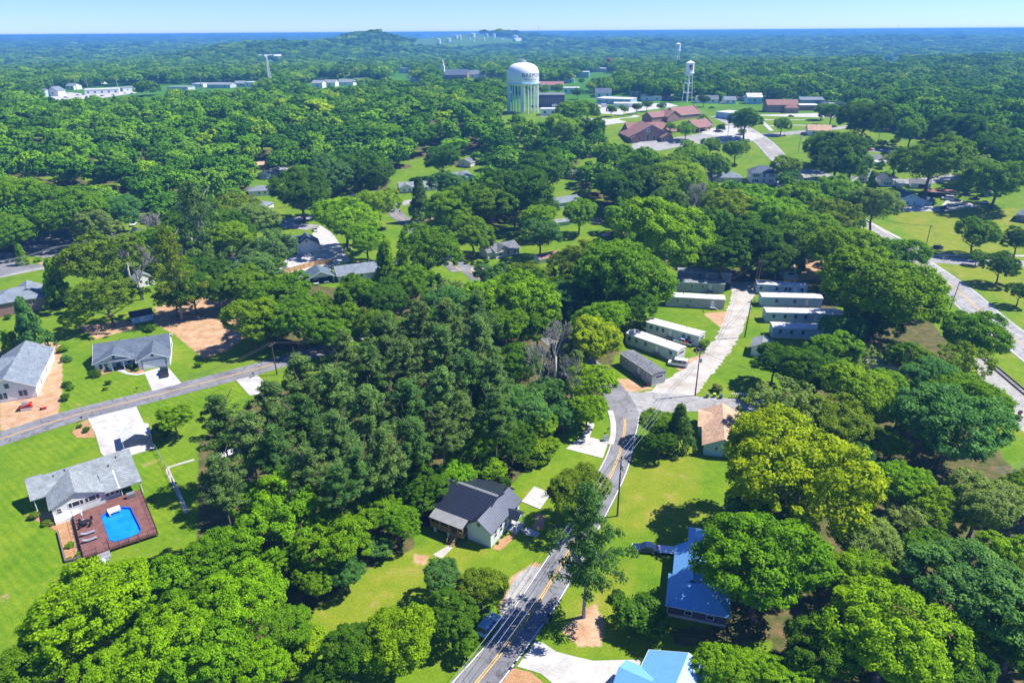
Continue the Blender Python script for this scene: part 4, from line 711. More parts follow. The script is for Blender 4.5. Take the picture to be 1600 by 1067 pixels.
# ---------------------------------------------------------------- buildings
class House:
    """Local frame: x along the side that faces the camera, y away from it, z up."""
    def __init__(s, name, label, cat, loc, yaw, wall, roof, group=None):
        s.t = thing(name, label, cat, (loc[0], loc[1], gz(loc[0], loc[1])), math.radians(yaw), group)
        s.w = MB(); s.r = MB(); s.wall = wall; s.roofm = roof; s.trim = MB()
    def walls(s, x0, x1, y0, y1, z0, z1): s.w.box(x0, x1, y0, y1, z0, z1); return s
    def gable(s, x0, x1, y0, y1, zw, zr, axis='x', over=0.45, z0=0.0, wall=True, mb=None, th=0.16, ends=True):
        a0, a1, u0, u1 = (x0, x1, y0, y1) if axis == 'x' else (y0, y1, x0, x1)
        m = (u0 + u1) / 2; k = (zr - zw) / (m - u0); e = zw - over * k
        prof = [(u0 - over, e), (m, zr), (u1 + over, e), (u1 + over, e - th), (m, zr - th * 1.15), (u0 - over, e - th)]
        (mb or s.r).extrude(prof if axis == 'x' else prof, axis, a0 - over, a1 + over)
        if wall:
            t = 0.14
            s.w.extrude([(u0, z0), (u1, z0), (u1, zw - t), (m, zr - t * 1.2), (u0, zw - t)], axis, a0, a1)
        return s
    def fascia(s, x0, x1, y0, y1, zw, zr, axis='x', over=0.45, mat=None):
        """Pale boards along the eaves and rakes of a gable."""
        a0, a1, u0, u1 = (x0, x1, y0, y1) if axis == 'x' else (y0, y1, x0, x1)
        m = (u0 + u1) / 2; k = (zr - zw) / (m - u0); e = zw - over * k
        for a in (a0 - over - 0.06, a1 + over + 0.012):
            for ua, za, ub, zb in ((u0 - over, e, m, zr), (u1 + over, e, m, zr)):
                s.trim.extrude([(ua, za - .24), (ub, zb - .24), (ub, zb - .02), (ua, za - .02)], axis, a, a + 0.05)
        for u in (u0 - over - 0.06, u1 + over + 0.012): s.trim.extrude([(u, e - .2), (u + .05, e - .2), (u + .05, e - .01), (u, e - .01)], axis, a0 - over, a1 + over)
        return s
    def hip(s, x0, x1, y0, y1, zw, zr, over=0.45, z0=0.0, wall=True):
        X0, X1, Y0, Y1 = x0 - over, x1 + over, y0 - over, y1 + over; k = (zr - zw) / (min(x1 - x0, y1 - y0) / 2); e = zw - over * k
        if x1 - x0 >= y1 - y0: h = (Y1 - Y0) / 2; ra, rb = (X0 + h, (Y0 + Y1) / 2, zr), (X1 - h, (Y0 + Y1) / 2, zr)
        else: h = (X1 - X0) / 2; ra, rb = ((X0 + X1) / 2, Y0 + h, zr), ((X0 + X1) / 2, Y1 - h, zr)
        c = [(X0, Y0, e), (X1, Y0, e), (X1, Y1, e), (X0, Y1, e)]; d = [(p[0], p[1], e - .16) for p in c]
        vs = c + d + [ra, rb]
        if x1 - x0 >= y1 - y0: top = [(0, 1, 9, 8), (1, 2, 9), (2, 3, 8, 9), (3, 0, 8)]
        else: top = [(0, 1, 8), (1, 2, 9, 8), (2, 3, 9), (3, 0, 8, 9)]
        s.r.raw(vs, top + [(4, 7, 6, 5), (0, 4, 5, 1), (1, 5, 6, 2), (2, 6, 7, 3), (3, 7, 4, 0)])
        if wall: s.w.box(x0, x1, y0, y1, z0, zw - 0.16)
        return s
    def shed(s, x0, x1, y0, y1, za, zb, along='y', th=0.12, mb=None):
        """A single slope: za at the low coordinate, zb at the high one."""
        if along == 'y': (mb or s.r).extrude([(y0, za), (y1, zb), (y1, zb - th), (y0, za - th)], 'x', x0, x1)
        else: (mb or s.r).extrude([(x0, za), (x1, zb), (x1, zb - th), (x0, za - th)], 'y', y0, y1)
        return s
    def _panel(s, mb, x, y, z, w, h, d, a, b):
        """A slab on a wall face: d is the outward direction, a..b its start and end off the wall."""
        if d == 'f': mb.box(x - w / 2, x + w / 2, y - b, y - a, z, z + h)
        elif d == 'b': mb.box(x - w / 2, x + w / 2, y + a, y + b, z, z + h)
        elif d == 'l': mb.box(x - b, x - a, y - w / 2, y + w / 2, z, z + h)
        else: mb.box(x + a, x + b, y - w / 2, y + w / 2, z, z + h)
    def win(s, x, y, z, w, h, d='f', frame='trim', bars=1, glass='glass'):
        m = MB(); t = 0.09
        for (ox, oz, ww, hh) in ((0, -t, w + 2 * t, t), (0, h, w + 2 * t, t), (-(w + t) / 2, 0, t, h), ((w + t) / 2, 0, t, h)) + (((0, h / 2 - .03, w, .06),) if bars else ()):
            dx, dy = ((ox, 0) if d in 'fb' else (0, ox)); s._panel(m, x + dx, y + dy, z + oz, ww, hh, d, 0.003, 0.06)
        f = m.build('window', MT[frame], s.t); g = MB(); s._panel(g, x, y, z, w, h, d, 0.002, 0.03); g.build('pane', MT[glass], f); return s
    def door(s, x, y, z, w=0.95, h=2.1, d='f', mat='door_dark', name='door'):
        m = MB(); s._panel(m, x, y, z, w, h, d, 0.003, 0.05); f = m.build(name, MT[mat], s.t)
        k = MB(); o = w * .36; s._panel(k, x + (o if d in 'fb' else 0), y + (o if d in 'lr' else 0), z + h * .45, .09, .09, d, 0.05, 0.11); k.build('handle', MT['steel'], f); return s
    def part(s, name, mb, mat): mb.build(name, MT[mat], s.t); return s
    def chimney(s, x, y, z0, z1, w=0.7, mat='brick_red'):
        m = MB().box(x - w / 2, x + w / 2, y - w / 2, y + w / 2, z0, z1); m.box(x - w / 2 - .06, x + w / 2 + .06, y - w / 2 - .06, y + w / 2 + .06, z1, z1 + .12); s.chim = (m, mat); return s
    def vent(s, x, y, z):
        if not hasattr(s, 'vents'): s.vents = []
        s.vents.append(MB().lathe([(0.09, z - .3), (0.09, z + .35), (0.12, z + .36), (0.12, z + .42)], 8, (x, y))); return s
    def done(s):
        if s.w.v: s.w.build('wall', MT[s.wall] if isinstance(s.wall, str) else s.wall, s.t)
        if s.r.v:
            r = s.r.build('roof', MT[s.roofm], s.t)
            for v in getattr(s, 'vents', []): v.build('vent_pipe', MT['black_metal'], r)
            if hasattr(s, 'chim'): s.chim[0].build('chimney', MT[s.chim[1]], r)
        if s.trim.v: s.trim.build('fascia', MT['trim'], s.t)
        return s.t
def frame(A, B, z):
    a, b = at(*A, z), at(*B, z); d = b - a; return (a.x, a.y), math.degrees(math.atan2(d.y, d.x)), math.hypot(d.x, d.y)

# --- house with the swimming pool deck
o = at(41.55, 745.6, 5.2)
h = House('ranch_house', "white house with light grey roof opening onto the pool deck", 'house', o, 37, 'siding_white', 'roof_light')
h.gable(2.3, 17.6, -5.0, 2.8, 3.15, 5.2, 'x', 0.4)
h.r.extrude([(-5.4, 2.95), (-1.1, 5.18), (0.2, 4.9), (0.2, 4.74), (-1.1, 5.0), (-5.4, 2.8)], 'x', -0.4, 2.4)
h.gable(2.5, 11.2, -10.7, -1.0, 3.2, 5.05, 'y', 0.4)
h.walls(11.2, 13.9, -10.4, -5, 0, 2.75).shed(11.3, 18.0, -11.2, -4.6, 2.75, 3.5)
h.vent(4.2, -2.0, 4.6).vent(6.2, -1.6, 4.8).vent(13.5, -3.5, 4.0).vent(15.2, -2.2, 4.6)
for i in range(2):
    for k, (dx, w) in enumerate(((0, .5), (.95, 1.15), (1.9, .5))): h.win(5.5 + i * 2.75 + dx, -10.7, 1.9, w, 1.0, 'f', 'trim', 0)
for k in range(3): h.win(11.75 + k * .85, -10.4, 1.55, .6, .85, 'f', 'trim', 0)
h.win(3.6, -10.7, 1.5, .7, 1.0)
for px_ in (0.1, 14.1, 17.6): h.part('porch_post', MB().box(px_, px_ + .14, (-5.1 if px_ < 1 else -10.9), (-4.96 if px_ < 1 else -10.76), 0, 2.8), 'trim')
h.part('skylight_flashing', MB().extrude([(-11.0, 2.84), (-4.6, 3.56), (-4.6, 3.5), (-11.0, 2.78)], 'x', 13.85, 14.05), 'trim')
h.part('stoop', MB().box(2.5, 5.6, -12.0, -10.72, 0, .7).box(5.62, 6.9, -12.0, -10.72, 0, .45), 'paint_white')
h.part('stoop_railing', MB().box(2.6, 5.6, -11.98, -11.94, 1.45, 1.5).box(2.6, 2.64, -11.98, -11.94, .7, 1.45).box(5.56, 5.6, -11.98, -11.94, .7, 1.45), 'steel')
HP = h.done()
def local_thing(host, name, label, cat, x, y, z=0.0, rz=0.0, group=None):
    v = host.matrix_basis @ Vector((x, y, z)); t = thing(name, label, cat, v, host.rotation_euler.z + rz, group); return t
POOL = [(9.7, -15.8), (10.6, -15.0), (13.4, -15.0), (14.6, -16.2), (14.9, -24.2), (14.5, -25.1), (13.0, -25.4), (10.7, -25.2), (9.8, -24.0)]
dk = local_thing(HP, 'pool_deck', "red brown timber deck with black railing round the blue pool", 'deck', 0, 0)
outer = [(5.4, -12.1), (5.3, -26.2), (17.2, -27.2), (17.4, -11.0), (11.2, -10.9), (11.0, -11.5), (7.2, -11.6)]
tri = tessellate_polygon([[Vector((*p, 0)) for p in outer], [Vector((*p, 0)) for p in POOL]]); allp = outer + POOL
mb = MB()
for t_ in tri:
    a, b, c = [allp[i] for i in t_]
    if (b[0] - a[0]) * (c[1] - a[1]) - (b[1] - a[1]) * (c[0] - a[0]) < 0: b, c = c, b
    mb.face([(*a, .9), (*b, .9), (*c, .9)])
n = len(outer)
for i in range(n):
    a, b = outer[i], outer[(i + 1) % n]; mb.face([(*a, .55), (*a, .9), (*b, .9), (*b, .55)])
mb.build('deck_boards', MT['deck'], dk)
for x, y in ((5.5, -26), (8.2, -26.2), (11, -26.5), (14, -26.8), (17, -27), (17.1, -22), (17.2, -17), (5.5, -20), (5.5, -15)): MB().box(x - .08, x + .08, y - .08, y + .08, 0, .54).build('deck_post', MT['timber'], dk)
def railing(pts, z0, hgt_, host, name='railing', mat='black_metal', gap=1.6):
    m = MB()
    for (ax, ay), (bx, by) in zip(pts, pts[1:]):
        L = math.hypot(bx - ax, by - ay); k = max(1, round(L / gap))
        for i in range(k + 1):
            x, y = ax + (bx - ax) * i / k, ay + (by - ay) * i / k; m.box(x - .04, x + .04, y - .04, y + .04, z0, z0 + hgt_)
        for zz in (z0 + .15, z0 + hgt_ - .04): m.tube((ax, ay, zz), (bx, by, zz), .025, n=5)
        kk = int(L / .35)
        for i in range(kk): x, y = ax + (bx - ax) * (i + .5) / kk, ay + (by - ay) * (i + .5) / kk; m.tube((x, y, z0 + .15), (x, y, z0 + hgt_ - .04), .01, n=3, cap=False)
    return m.build(name, MT[mat], host)
railing([(5.4, -12.1), (5.35, -26.1), (7.4, -26.35)], .9, 1.05, dk); railing([(9.4, -26.5), (17.15, -27.1), (17.35, -11.2)], .9, 1.05, dk); railing([(9.4, -26.5), (9.35, -24.6)], .9, 1.05, dk)
MB().box(7.5, 9.3, -27.2, -26.5, 0, .6).box(7.5, 9.3, -28.0, -27.22, 0, .3).build('deck_steps', MT['steel'], dk)
po = local_thing(HP, 'swimming_pool', "bright blue swimming pool sunk in the timber deck", 'pool', 0, 0)
MB().prism(POOL, .1, .55).build('water', MT['water'], po)
mb = MB(); cen = Vector((sum(p[0] for p in POOL) / 9, sum(p[1] for p in POOL) / 9)); big = [tuple(cen + (Vector(p) - cen) * 1.03) for p in POOL]
for i in range(9):
    a, b, c, d = POOL[i], POOL[(i + 1) % 9], big[(i + 1) % 9], big[i]; mb.face([(*a, .96), (*b, .96), (*c, .96), (*d, .96)]); mb.face([(*a, .4), (*b, .4), (*b, .96), (*a, .96)]); mb.face([(*d, .96), (*c, .96), (*c, .9), (*d, .9)])
mb.build('coping', MT['liner'], po)
MB().box(10.9, 13.0, -16.0, -14.6, .97, 1.35).box(11.0, 11.2, -16.3, -16.05, .7, 1.3).build('pool_step', MT['paint_white'], po)
for i, yy in enumerate((-19.9, -22.1)):
    L_ = local_thing(HP, 'sun_lounger', "dark lounger on the pool deck, the one %s" % ("nearer the table and chairs" if i == 0 else "farther from the table and chairs"), 'lounger', 6.6, yy, .9)
    MB().box(0, 1.5, -.3, .3, .28, .36).extrude([(-.7, .62), (0, .28), (0, .36), (-.7, .70)], 'y', -.3, .3).build('cushion', MT['steel'], L_)
    MB().box(.05, 1.45, -.33, -.3, .2, .27).box(.05, 1.45, .3, .33, .2, .27).box(.05, .1, -.3, .3, 0, .27).box(1.3, 1.35, -.3, .3, 0, .27).build('frame', MT['black_metal'], L_)
T_ = local_thing(HP, 'patio_table', "round dark patio table on the pool deck", 'table', 7.0, -16.6, .9)
MB().lathe([(.75, .68), (.78, .72), (.75, .75)], 16).build('table_top', MT['black_metal'], T_); MB().lathe([(.3, 0), (.05, .06), (.05, .68)], 8).build('table_base', MT['black_metal'], T_)
def patio_chair(x, y, a, label):
    c = local_thing(HP, 'patio_chair', label, 'chair', x, y, .9, a, 'patio chairs round the deck table')
    MB().box(-.26, .26, -.26, .26, .4, .47).build('seat', MT['black'], c); MB().box(-.26, .26, .22, .28, .48, 1.0).build('backrest', MT['black'], c)
    for lx in (-.22, .22):
        for ly in (-.22, .22): MB().box(lx - .02, lx + .02, ly - .02, ly + .02, 0, .39).build('leg', MT['black_metal'], c)
for i in range(4):
    a = i * math.pi / 2 + .6; patio_chair(7.0 - 1.15 * math.sin(a), -16.6 + 1.15 * math.cos(a), a, "dark patio chair pushed round the deck table")
U_ = local_thing(HP, 'closed_parasol', "folded white parasol standing beside the deck table", 'parasol', 6.8, -14.6, .9)
MB().lathe([(.25, 0), (.25, .08), (.03, .1), (.03, 2.3)], 8).build('pole', MT['steel'], U_); MB().lathe([(.14, .9), (.17, 1.2), (.05, 2.35)], 8).build('canopy', MT['paint_white'], U_)
g_ = local_thing(HP, 'gas_grill', "grey covered grill beside the open porch on the deck", 'grill', 15.4, -12.6, .9)
MB().box(-.75, .75, -.3, .3, .1, .8).build('cabinet', MT['gray_bin'], g_); MB().extrude([(-.3, .81), (.3, .81), (.25, 1.1), (-.2, 1.15)], 'x', -.7, .7).build('lid', MT['steel'], g_)
bx_ = local_thing(HP, 'pool_pump', "white pool pump standing at the deck steps", 'pump', 8.0, -28.6, 0)
MB().lathe([(.3, 0), (.32, .5), (.2, .75)], 12).build('filter_tank', MT['paint_white'], bx_); MB().box(.4, .9, -.2, .2, 0, .4).build('motor', MT['steel'], bx_)
# low timber retaining wall of the mulch bed
rwl = thing('retaining_wall', "low dark timber wall edging the mulch bed beside the pool deck", 'wall', (0, 0, 0))
wp_ = flat([(91, 832), (96, 852), (103, 879), (116, 876), (134, 868)]); mb = MB()
for a, b in zip(wp_, wp_[1:]):
    d = (b - a).normalized(); nn = Vector((-d.y, d.x, 0)) * .12; q = [a - nn, b - nn, b + nn, a + nn]; mb.prism([(v.x, v.y) for v in q], 0, .55)
mb.build('timber_course', MT['timber'], rwl)
# --- carport canopy on the concrete drive
O, yaw, L = frame((190, 669), (203, 698), 2.3)
cn = thing('carport_canopy', "white metal carport on the concrete drive behind the pool house", 'carport', (*at(215, 690)[:2], 0), math.radians(-58))
MB().extrude([(-3.0, 2.3), (0, 3.5), (3.0, 2.3), (3.0, 2.2), (0, 3.4), (-3.0, 2.2)], 'x', -3.0, 2.6).build('roof', MT['roof_white'], cn)
for x in (-2.8, -.2, 2.4):
    for y in (-2.8, 2.8): MB().box(x - .06, x + .06, y - .06, y + .06, 0, 2.25).build('post', MT['steel'], cn)
MB().box(-2.9, 2.5, -2.86, -2.82, 1.1, 2.2).build('side_panel', MT['roof_white'], cn)

# --- white ranch house with the garage
o = at(145.6, 568.9, 2.8)
h = House('garage_house', "white house with slate grey roof and front garage, black pickup on its drive", 'house', o, 22, 'siding_white', 'roof_slate')
h.gable(0, 18.6, 2.3, 13.2, 2.85, 5.6, 'x'); h.fascia(0, 18.6, 2.3, 13.2, 2.85, 5.6, 'x')
h.walls(0.1, 4.0, 0.4, 2.3, 0, 2.75); h.gable(0.1, 9.9, 0.4, 7.0, 2.85, 4.85, 'y', wall=False); h.fascia(0.1, 9.9, 0.4, 7.0, 2.85, 4.85, 'y')
h.w.extrude([(0.5, 2.85), (9.5, 2.85), (5.0, 4.55)], 'y', 0.5, 0.9)
h.gable(10.9, 18.7, -2.6, 7.0, 2.85, 4.8, 'y'); h.fascia(10.9, 18.7, -2.6, 7.0, 2.85, 4.8, 'y')
h.shed(3.9, 10.6, -.9, .9, 2.75, 3.35)
for x in (4.3, 7.2, 10.3): h.part('porch_post', MB().box(x - .12, x + .12, -.6, -.36, 0, 2.62), 'trim')
h.door(5.4, 2.3, .1, 1.1, 2.1); h.win(8.2, 2.3, .8, 1.0, 1.4); h.win(9.9, 2.3, .8, .8, 1.4)
h.win(1.5, .4, .7, .85, 1.5); h.win(2.75, .4, .7, .85, 1.5); h.win(5.0, .5, 3.45, .45, .6, 'f', 'trim_blue', 0); h.win(14.8, -2.6, 3.5, .45, .6, 'f', 'trim_blue', 0)
m = MB()
for k in range(4): m.box(12.0, 17.6, -2.66, -2.603, .05 + k * .6, .63 + k * .6)
h.part('garage_door', m, 'door_white')
h.part('garage_trim', MB().box(11.75, 17.85, -2.72, -2.61, 2.47, 2.7).box(11.75, 11.97, -2.72, -2.61, 0, 2.46).box(17.63, 17.85, -2.72, -2.61, 0, 2.46), 'trim_blue')
h.vent(6, 9, 5.0).vent(13, 9.5, 4.8); h.done()
# --- new house on the clay lot
o = at(0, 629.5, 0)
h = House('new_house', "new white house with blue grey roof on the bare orange clay lot", 'house', o, 22, 'siding_white', 'roof_gray')
h.gable(-3.2, 8.2, 0, 24, 3.5, 6.6, 'y', .5, .3); h.fascia(-3.2, 8.2, 0, 24, 3.5, 6.6, 'y', .5); h.gable(-17, 2, 6, 19, 3.5, 7.0, 'x', .5, .3)
h.walls(-3.1, 8.1, 0.1, 23.9, 0, .3)
for x in (.6, 1.6, 4.9, 5.9): h.win(x, 0, 1.0, .65, 1.4, 'f', 'trim_blue')
h.win(2.5, 0, 3.7, .8, 1.1, 'f', 'trim_blue'); h.win(8.2, 6, 1.0, 1.0, 1.4, 'r'); h.win(8.2, 13, 1.0, 1.0, 1.4, 'r'); h.done()
ac = thing('air_conditioner', "grey air conditioner unit beside the new house's side wall", 'air conditioner', (*at(63, 578)[:2], 0), .4)
MB().box(-.5, .5, -.5, .5, 0, .9).build('case', MT['gray_bin'], ac); MB().lathe([(.4, .9), (.4, .95), (.1, .97)], 12).build('fan_guard', MT['black_metal'], ac)
# --- red brick house, upper left
O, yaw, L = frame((4.9, 473.1), (68.3, 462.6), 4.8)
h = House('brick_house', "small red brick house with blue grey hip roof beside the left street", 'house', O, yaw, 'brick_red', 'roof_gray')
h.hip(-4, L, 0.3, 12.5, 4.8, 7.4); h.gable(2.6, L, 4.5, 13.5, 4.8, 7.2, 'y', wall=False)
h.win(L * .37, .3, 2.6, .9, 1.4); h.win(L * .72, .3, 2.6, .9, 1.4); h.win(L, 5, 2.6, 1.0, 1.3, 'r'); h.done()

# --- house for sale: black metal roof, porch on piers
o = at(640 + 785 / 6.154, 730 + 775 / 6.154, 0)
h = House('black_roofed_house', "white cottage with black metal roof, wooden back porch and front stoop", 'house', o, 60, 'siding_cool', 'roof_black_metal_x')
h.w.extrude([(0.1, 0.0), (5.0, 0.0), (5.0, 3.5), (2.55, 5.2), (0.1, 3.5)], 'x', 0, 10.4)
h.gable(0, 10.4, 0.1, 5.0, 3.6, 5.45, 'x', .4, wall=False)
h.w.extrude([(1.2, .2), (12.6, .2), (12.6, 3.8), (6.5, 6.0), (1.2, 4.0)], 'y', 4.9, 13.2)
m = MB(); m.extrude([(0.4, 3.95), (6.5, 6.3), (12.9, 3.75), (12.9, 3.6), (6.5, 6.12), (0.4, 3.8)], 'y', 2.3, 13.6); h.part('main_roof', m, 'roof_black_metal')
h.part('ridge_cap', MB().extrude([(6.2, 6.2), (6.5, 6.36), (6.8, 6.2), (6.5, 6.31)], 'y', 2.3, 13.6), 'roof_porch')
m = MB(); m.extrude([(-1.7, 3.3), (.55, 3.96), (.55, 3.88), (-1.7, 3.22)], 'y', 5.0, 12.3); h.part('porch_roof', m, 'roof_porch')
m = MB().box(-1.4, 1.19, 5.05, 12.3, 1.0, 1.16); h.part('porch_floor', m, 'wood_new')
for y in (5.15, 6.2, 8.2, 10.2, 12.2): h.part('porch_post', MB().box(-1.38, -1.24, y - .07, y + .07, 1.16, 3.25), 'wood_new')
for a, b in ((5.2, 6.1), (7.6, 12.2)):
    m = MB().box(-1.36, -1.28, a, b, 2.0, 2.08).box(-1.36, -1.28, a, b, 1.22, 1.28)
    k = int((b - a) / .16)
    for i in range(k): y = a + (b - a) * (i + .5) / k; m.box(-1.34, -1.30, y - .025, y + .025, 1.28, 2.0)
    h.part('porch_railing', m, 'wood_new')
m = MB()
for i in range(6): m.box(-1.7 - i * .28, -1.42 - i * .28, 6.3, 7.4, .80 - i * .155, .86 - i * .155)
for y in (6.2, 7.45):
    m.extrude([(-1.4, .8), (-3.1, -.05), (-2.85, -.05), (-1.4, .98)], 'y', y, y + .06); m.extrude([(-1.4, 2.0), (-3.0, 1.0), (-3.0, .92), (-1.4, 1.9)], 'y', y, y + .06); m.box(-3.05, -2.95, y, y + .06, 0, 1.0)
h.part('porch_stairs', m, 'wood_new')
for y in (8.4, 11.4): h.part('porch_pier', MB().box(-1.3, -.9, y - .2, y + .2, 0, 1.0), 'paint_white')
h.part('crawl_wall', MB().box(1.15, 1.19, 5.05, 13.1, 0, 1.0), 'foundation')
for x in (1.7, 3.6, 5.2): h.win(x, .1, 1.2, .8, 1.5)
h.win(9.3, .1, 1.2, .8, 1.5); h.door(7.0, .1, .45, .95, 2.1, 'f', 'door_dark'); h.win(0, 2.55, 3.9, .5, .6, 'l', 'trim_blue', 0)
h.win(1.2, 9.5, 2.0, .9, 1.3, 'l'); h.door(1.2, 6.8, 1.16, .9, 2.0, 'l', 'door_white')
m = MB(); m.extrude([(5.4, 3.05), (6.9, 3.9), (8.4, 3.05), (8.4, 2.95), (6.9, 3.78), (5.4, 2.95)], 'y', -2.3, 1.6); h.part('stoop_roof', m, 'roof_black_metal')
h.part('stoop_gable', MB().extrude([(5.7, 3.08), (8.1, 3.08), (6.9, 3.7)], 'y', -2.15, -2.05), 'siding_white')
for x in (5.6, 8.1): h.part('stoop_post', MB().box(x - .08, x + .08, -2.1, -1.94, .4, 3.0), 'trim')
h.part('stoop_floor', MB().box(5.4, 8.3, -2.2, 0.05, 0, .42), 'foundation'); h.part('corner_board', MB().box(-.03, .12, .02, .1, 0, 3.4), 'trim')
h.done()

# --- tan roofed house
o = at(800 + 1185 / 4, 534 + 640 / 4, 2.9)
h = House('tan_roofed_house', "house with walls coloured pale blue for shade and tan shingle roof by the side street", 'house', o, -14, 'siding_blue', 'roof_tan')  # wall blue stands for the shade on it
h.gable(0.6, 8.6, .5, 15.5, 2.9, 4.8, 'y', .5); h.gable(-.4, 4.0, 8.0, 15.0, 2.9, 4.1, 'x', .4)
h.win(3.2, .5, 1.5, .7, .9); h.win(6.2, .5, 1.5, .7, .9); h.part('garage_opening', MB().box(4.6, 7.2, .42, .497, 0, 1.2), 'door_dark'); h.win(.6, 4, 1.3, .9, 1.1, 'l'); h.done()
# --- brick house, its metal roof coloured blue for sky-lit shade
o = at(980 + 270 / 4.32, 820 + 610 / 4.32, 0)
h = House('blue_roofed_brick_house', "dark brick house with metal roof coloured blue for deep tree shade", 'house', o, -16, 'brick_dark', 'roof_blue_metal')
h.hip(0, 8.8, 0, 6.2, 2.8, 4.7, .5); h.part('foundation', MB().box(-.06, 8.86, -.06, 6.26, 0, .55), 'foundation')
m = MB(); h.gable(.6, 6.0, 4.0, 13.0, 3.1, 5.0, 'y', .45, mb=m, wall=False); h.w.extrude([(.6, 0), (6.0, 0), (6.0, 2.95), (3.3, 4.8), (.6, 2.95)], 'y', 6.2, 13.0)
h.part('rear_roof', m, 'roof_shade_blue_metal_y'); h.hip(2.6, 7.6, 13.0, 19.0, 2.8, 4.3, .4)
for x in (3.1, 6.4): h.win(x, 0, 1.0, .95, 1.5)
h.part('gutter', MB().tube((-.5, -.58, 2.56), (9.3, -.58, 2.56), .07), 'trim'); h.part('downpipe', MB().tube((-.05, -.1, .1), (-.05, -.1, 2.5), .05), 'trim'); h.done()
# --- lower blue roof at the frame edge
a = at(1014.7, 1013.3, 2.9); b = at(1143, 1053, 2.9); r0 = at(1079.5, 1016.8, 5.0); r1 = at(1050, 1067, 5.0); dv = (r1 - r0).normalized()
yw = math.degrees(math.atan2(dv.x, -dv.y)); o = Vector((a.x, a.y, 0))
h = House('metal_roofed_house', "house under a metal gable roof coloured pale blue for shade at the end of the concrete apron", 'house', o, -30, 'siding_white', 'roof_shade_blue_metal_y')
h.gable(0.4, 10.6, -15, -.4, 2.9, 5.2, 'y', .45); h.gable(-1.9, 2.0, -9.0, -3.5, 2.8, 4.4, 'x', .4); h.win(-1.9, -6.2, 1, 1.2, 1.2, 'l'); h.fascia(0.4, 10.6, -15, -.4, 2.9, 5.2, 'y', .45); h.done()

# --- trailers
def trailer(label, A, B, roof='roof_white', wall='siding_pale', depth=4.3, wins=(.1, .3, .5, .85), doorat=.68, zt=3.5, steps=True, pitch=0.35, z=None, ends=True, stairmat='wood_gray', group='single wide trailers along the gravel lane'):
    O, yaw, L = frame(A, B, zt)
    h = House('trailer_home', label, 'trailer home', O, yaw, wall, roof, group)
    h.w.box(0, L, 0, depth, .75, zt - .02)
    h.r.extrude([(-.12, zt), (depth / 2, zt + pitch), (depth + .12, zt), (depth + .12, zt - .1), (-.12, zt - .1)], 'x', -.15, L + .15)
    h.part('skirting', MB().box(.06, L - .06, .06, depth - .06, 0, .75), 'skirt')
    for k in wins: h.win(L * k, 0, 1.65, .75, 1.05, 'f', 'trim_blue' if wall != 'siding_gray' else 'trim')
    h.win(L, depth * .5, 2.0, 2.4, .8, 'r', 'trim', 0)
    h.door(L * doorat, 0, .95, .95, 2.0, 'f', 'door_white')
    if steps:
        x = L * doorat; m = MB().box(x - .8, x + .8, -1.2, -.02, .78, .88)
        for i in range(4): m.box(x + .8 + i * .27, x + 1.07 + i * .27, -1.1, -.1, .6 - i * .17, .66 - i * .17)
        for xx in (x - .78, x + .7):
            for yy in (-1.18, -.12): m.box(xx, xx + .07, yy, yy + .07, 0, 1.7)
        m.box(x - .78, x + .77, -1.18, -1.13, 1.65, 1.71)
        h.part('entry_steps', m, stairmat)
    h.vent(L * .3, depth * .5, zt + pitch).vent(L * .7, depth * .6, zt + pitch)
    h.part('roof_edge', MB().box(-.16, L + .16, -.18, -.13, zt - .16, zt + .03), 'trim')
    return h.done()
q = lambda x, y: (960 + x / 6.667, 480 + y / 6.667)
trailer("grey trailer with grey roof nearest the road bend", q(60, 478), q(398, 700), 'roof_mid', 'siding_gray', 4.4, (.25, .8), .6)
trailer("pale trailer with dented white roof behind the white van", q(120, 268), q(658, 455), 'roof_white', 'siding_pale', 4.2, (.08, .22, .4, .88), .62)
trailer("pale trailer with bent white roof beside the white pickup", q(335, 152), q(885, 300), 'roof_white', 'siding_pale', 4.0, (.1, .22, .33, .72, .82), .47)
q = lambda x, y: (1000 + x / 5, 400 + y / 5)
trailer("grey sided trailer with white roof and porch steps in the sunny row", q(205, 315), q(665, 340), 'roof_white', 'siding_gray', 4.2, (.2, .42), .8, stairmat='paint_white')
trailer("grey trailer with light grey roof, middle of the sunny row", q(220, 197), q(665, 220), 'roof_light', 'siding_gray', 4.2, (.08, .43, .62), .75, steps=True)
trailer("grey trailer at the shaded upper end of the sunny row", q(300, 118), q(718, 136), 'roof_light', 'siding_gray', 4.2, (.42,), .55)
trailer("trailer coloured pale blue for shade, nearest the camera in the shaded row", q(1042, 556), q(1640, 580), 'roof_white', 'siding_blue', 4.2, (.1, .25, .4), .75, steps=False)  # siding blue of this row stands for its sky-lit shade
trailer("trailer coloured pale blue for shade with white awning, second of the shaded row", q(990, 438), q(1590, 452), 'roof_white', 'siding_blue', 4.2, (.1, .25, .39, .52, .74), .65, steps=False)
trailer("trailer coloured pale blue for shade with dappled roof, third of the shaded row", q(955, 318), q(1430, 330), 'roof_white', 'siding_blue', 4.2, (.25, .55), .75, steps=False)
trailer("trailer coloured pale blue for shade at the upper end of the shaded row", q(918, 218), q(1310, 240), 'roof_white', 'siding_blue', 4.2, (.08, .4, .58, .66, .9), .77, steps=False)
O, yaw, L = frame(q(1062, 30), q(1140, 118), 3.3)
trailer("pale trailer standing end on under the trees at the lane head", q(1062, 32), q(1136, 118), 'roof_white', 'siding_blue', 4.6, (.3, .7), .5, steps=False)
O, yaw, L = frame((1175, 540), (1206, 552), 3.0)
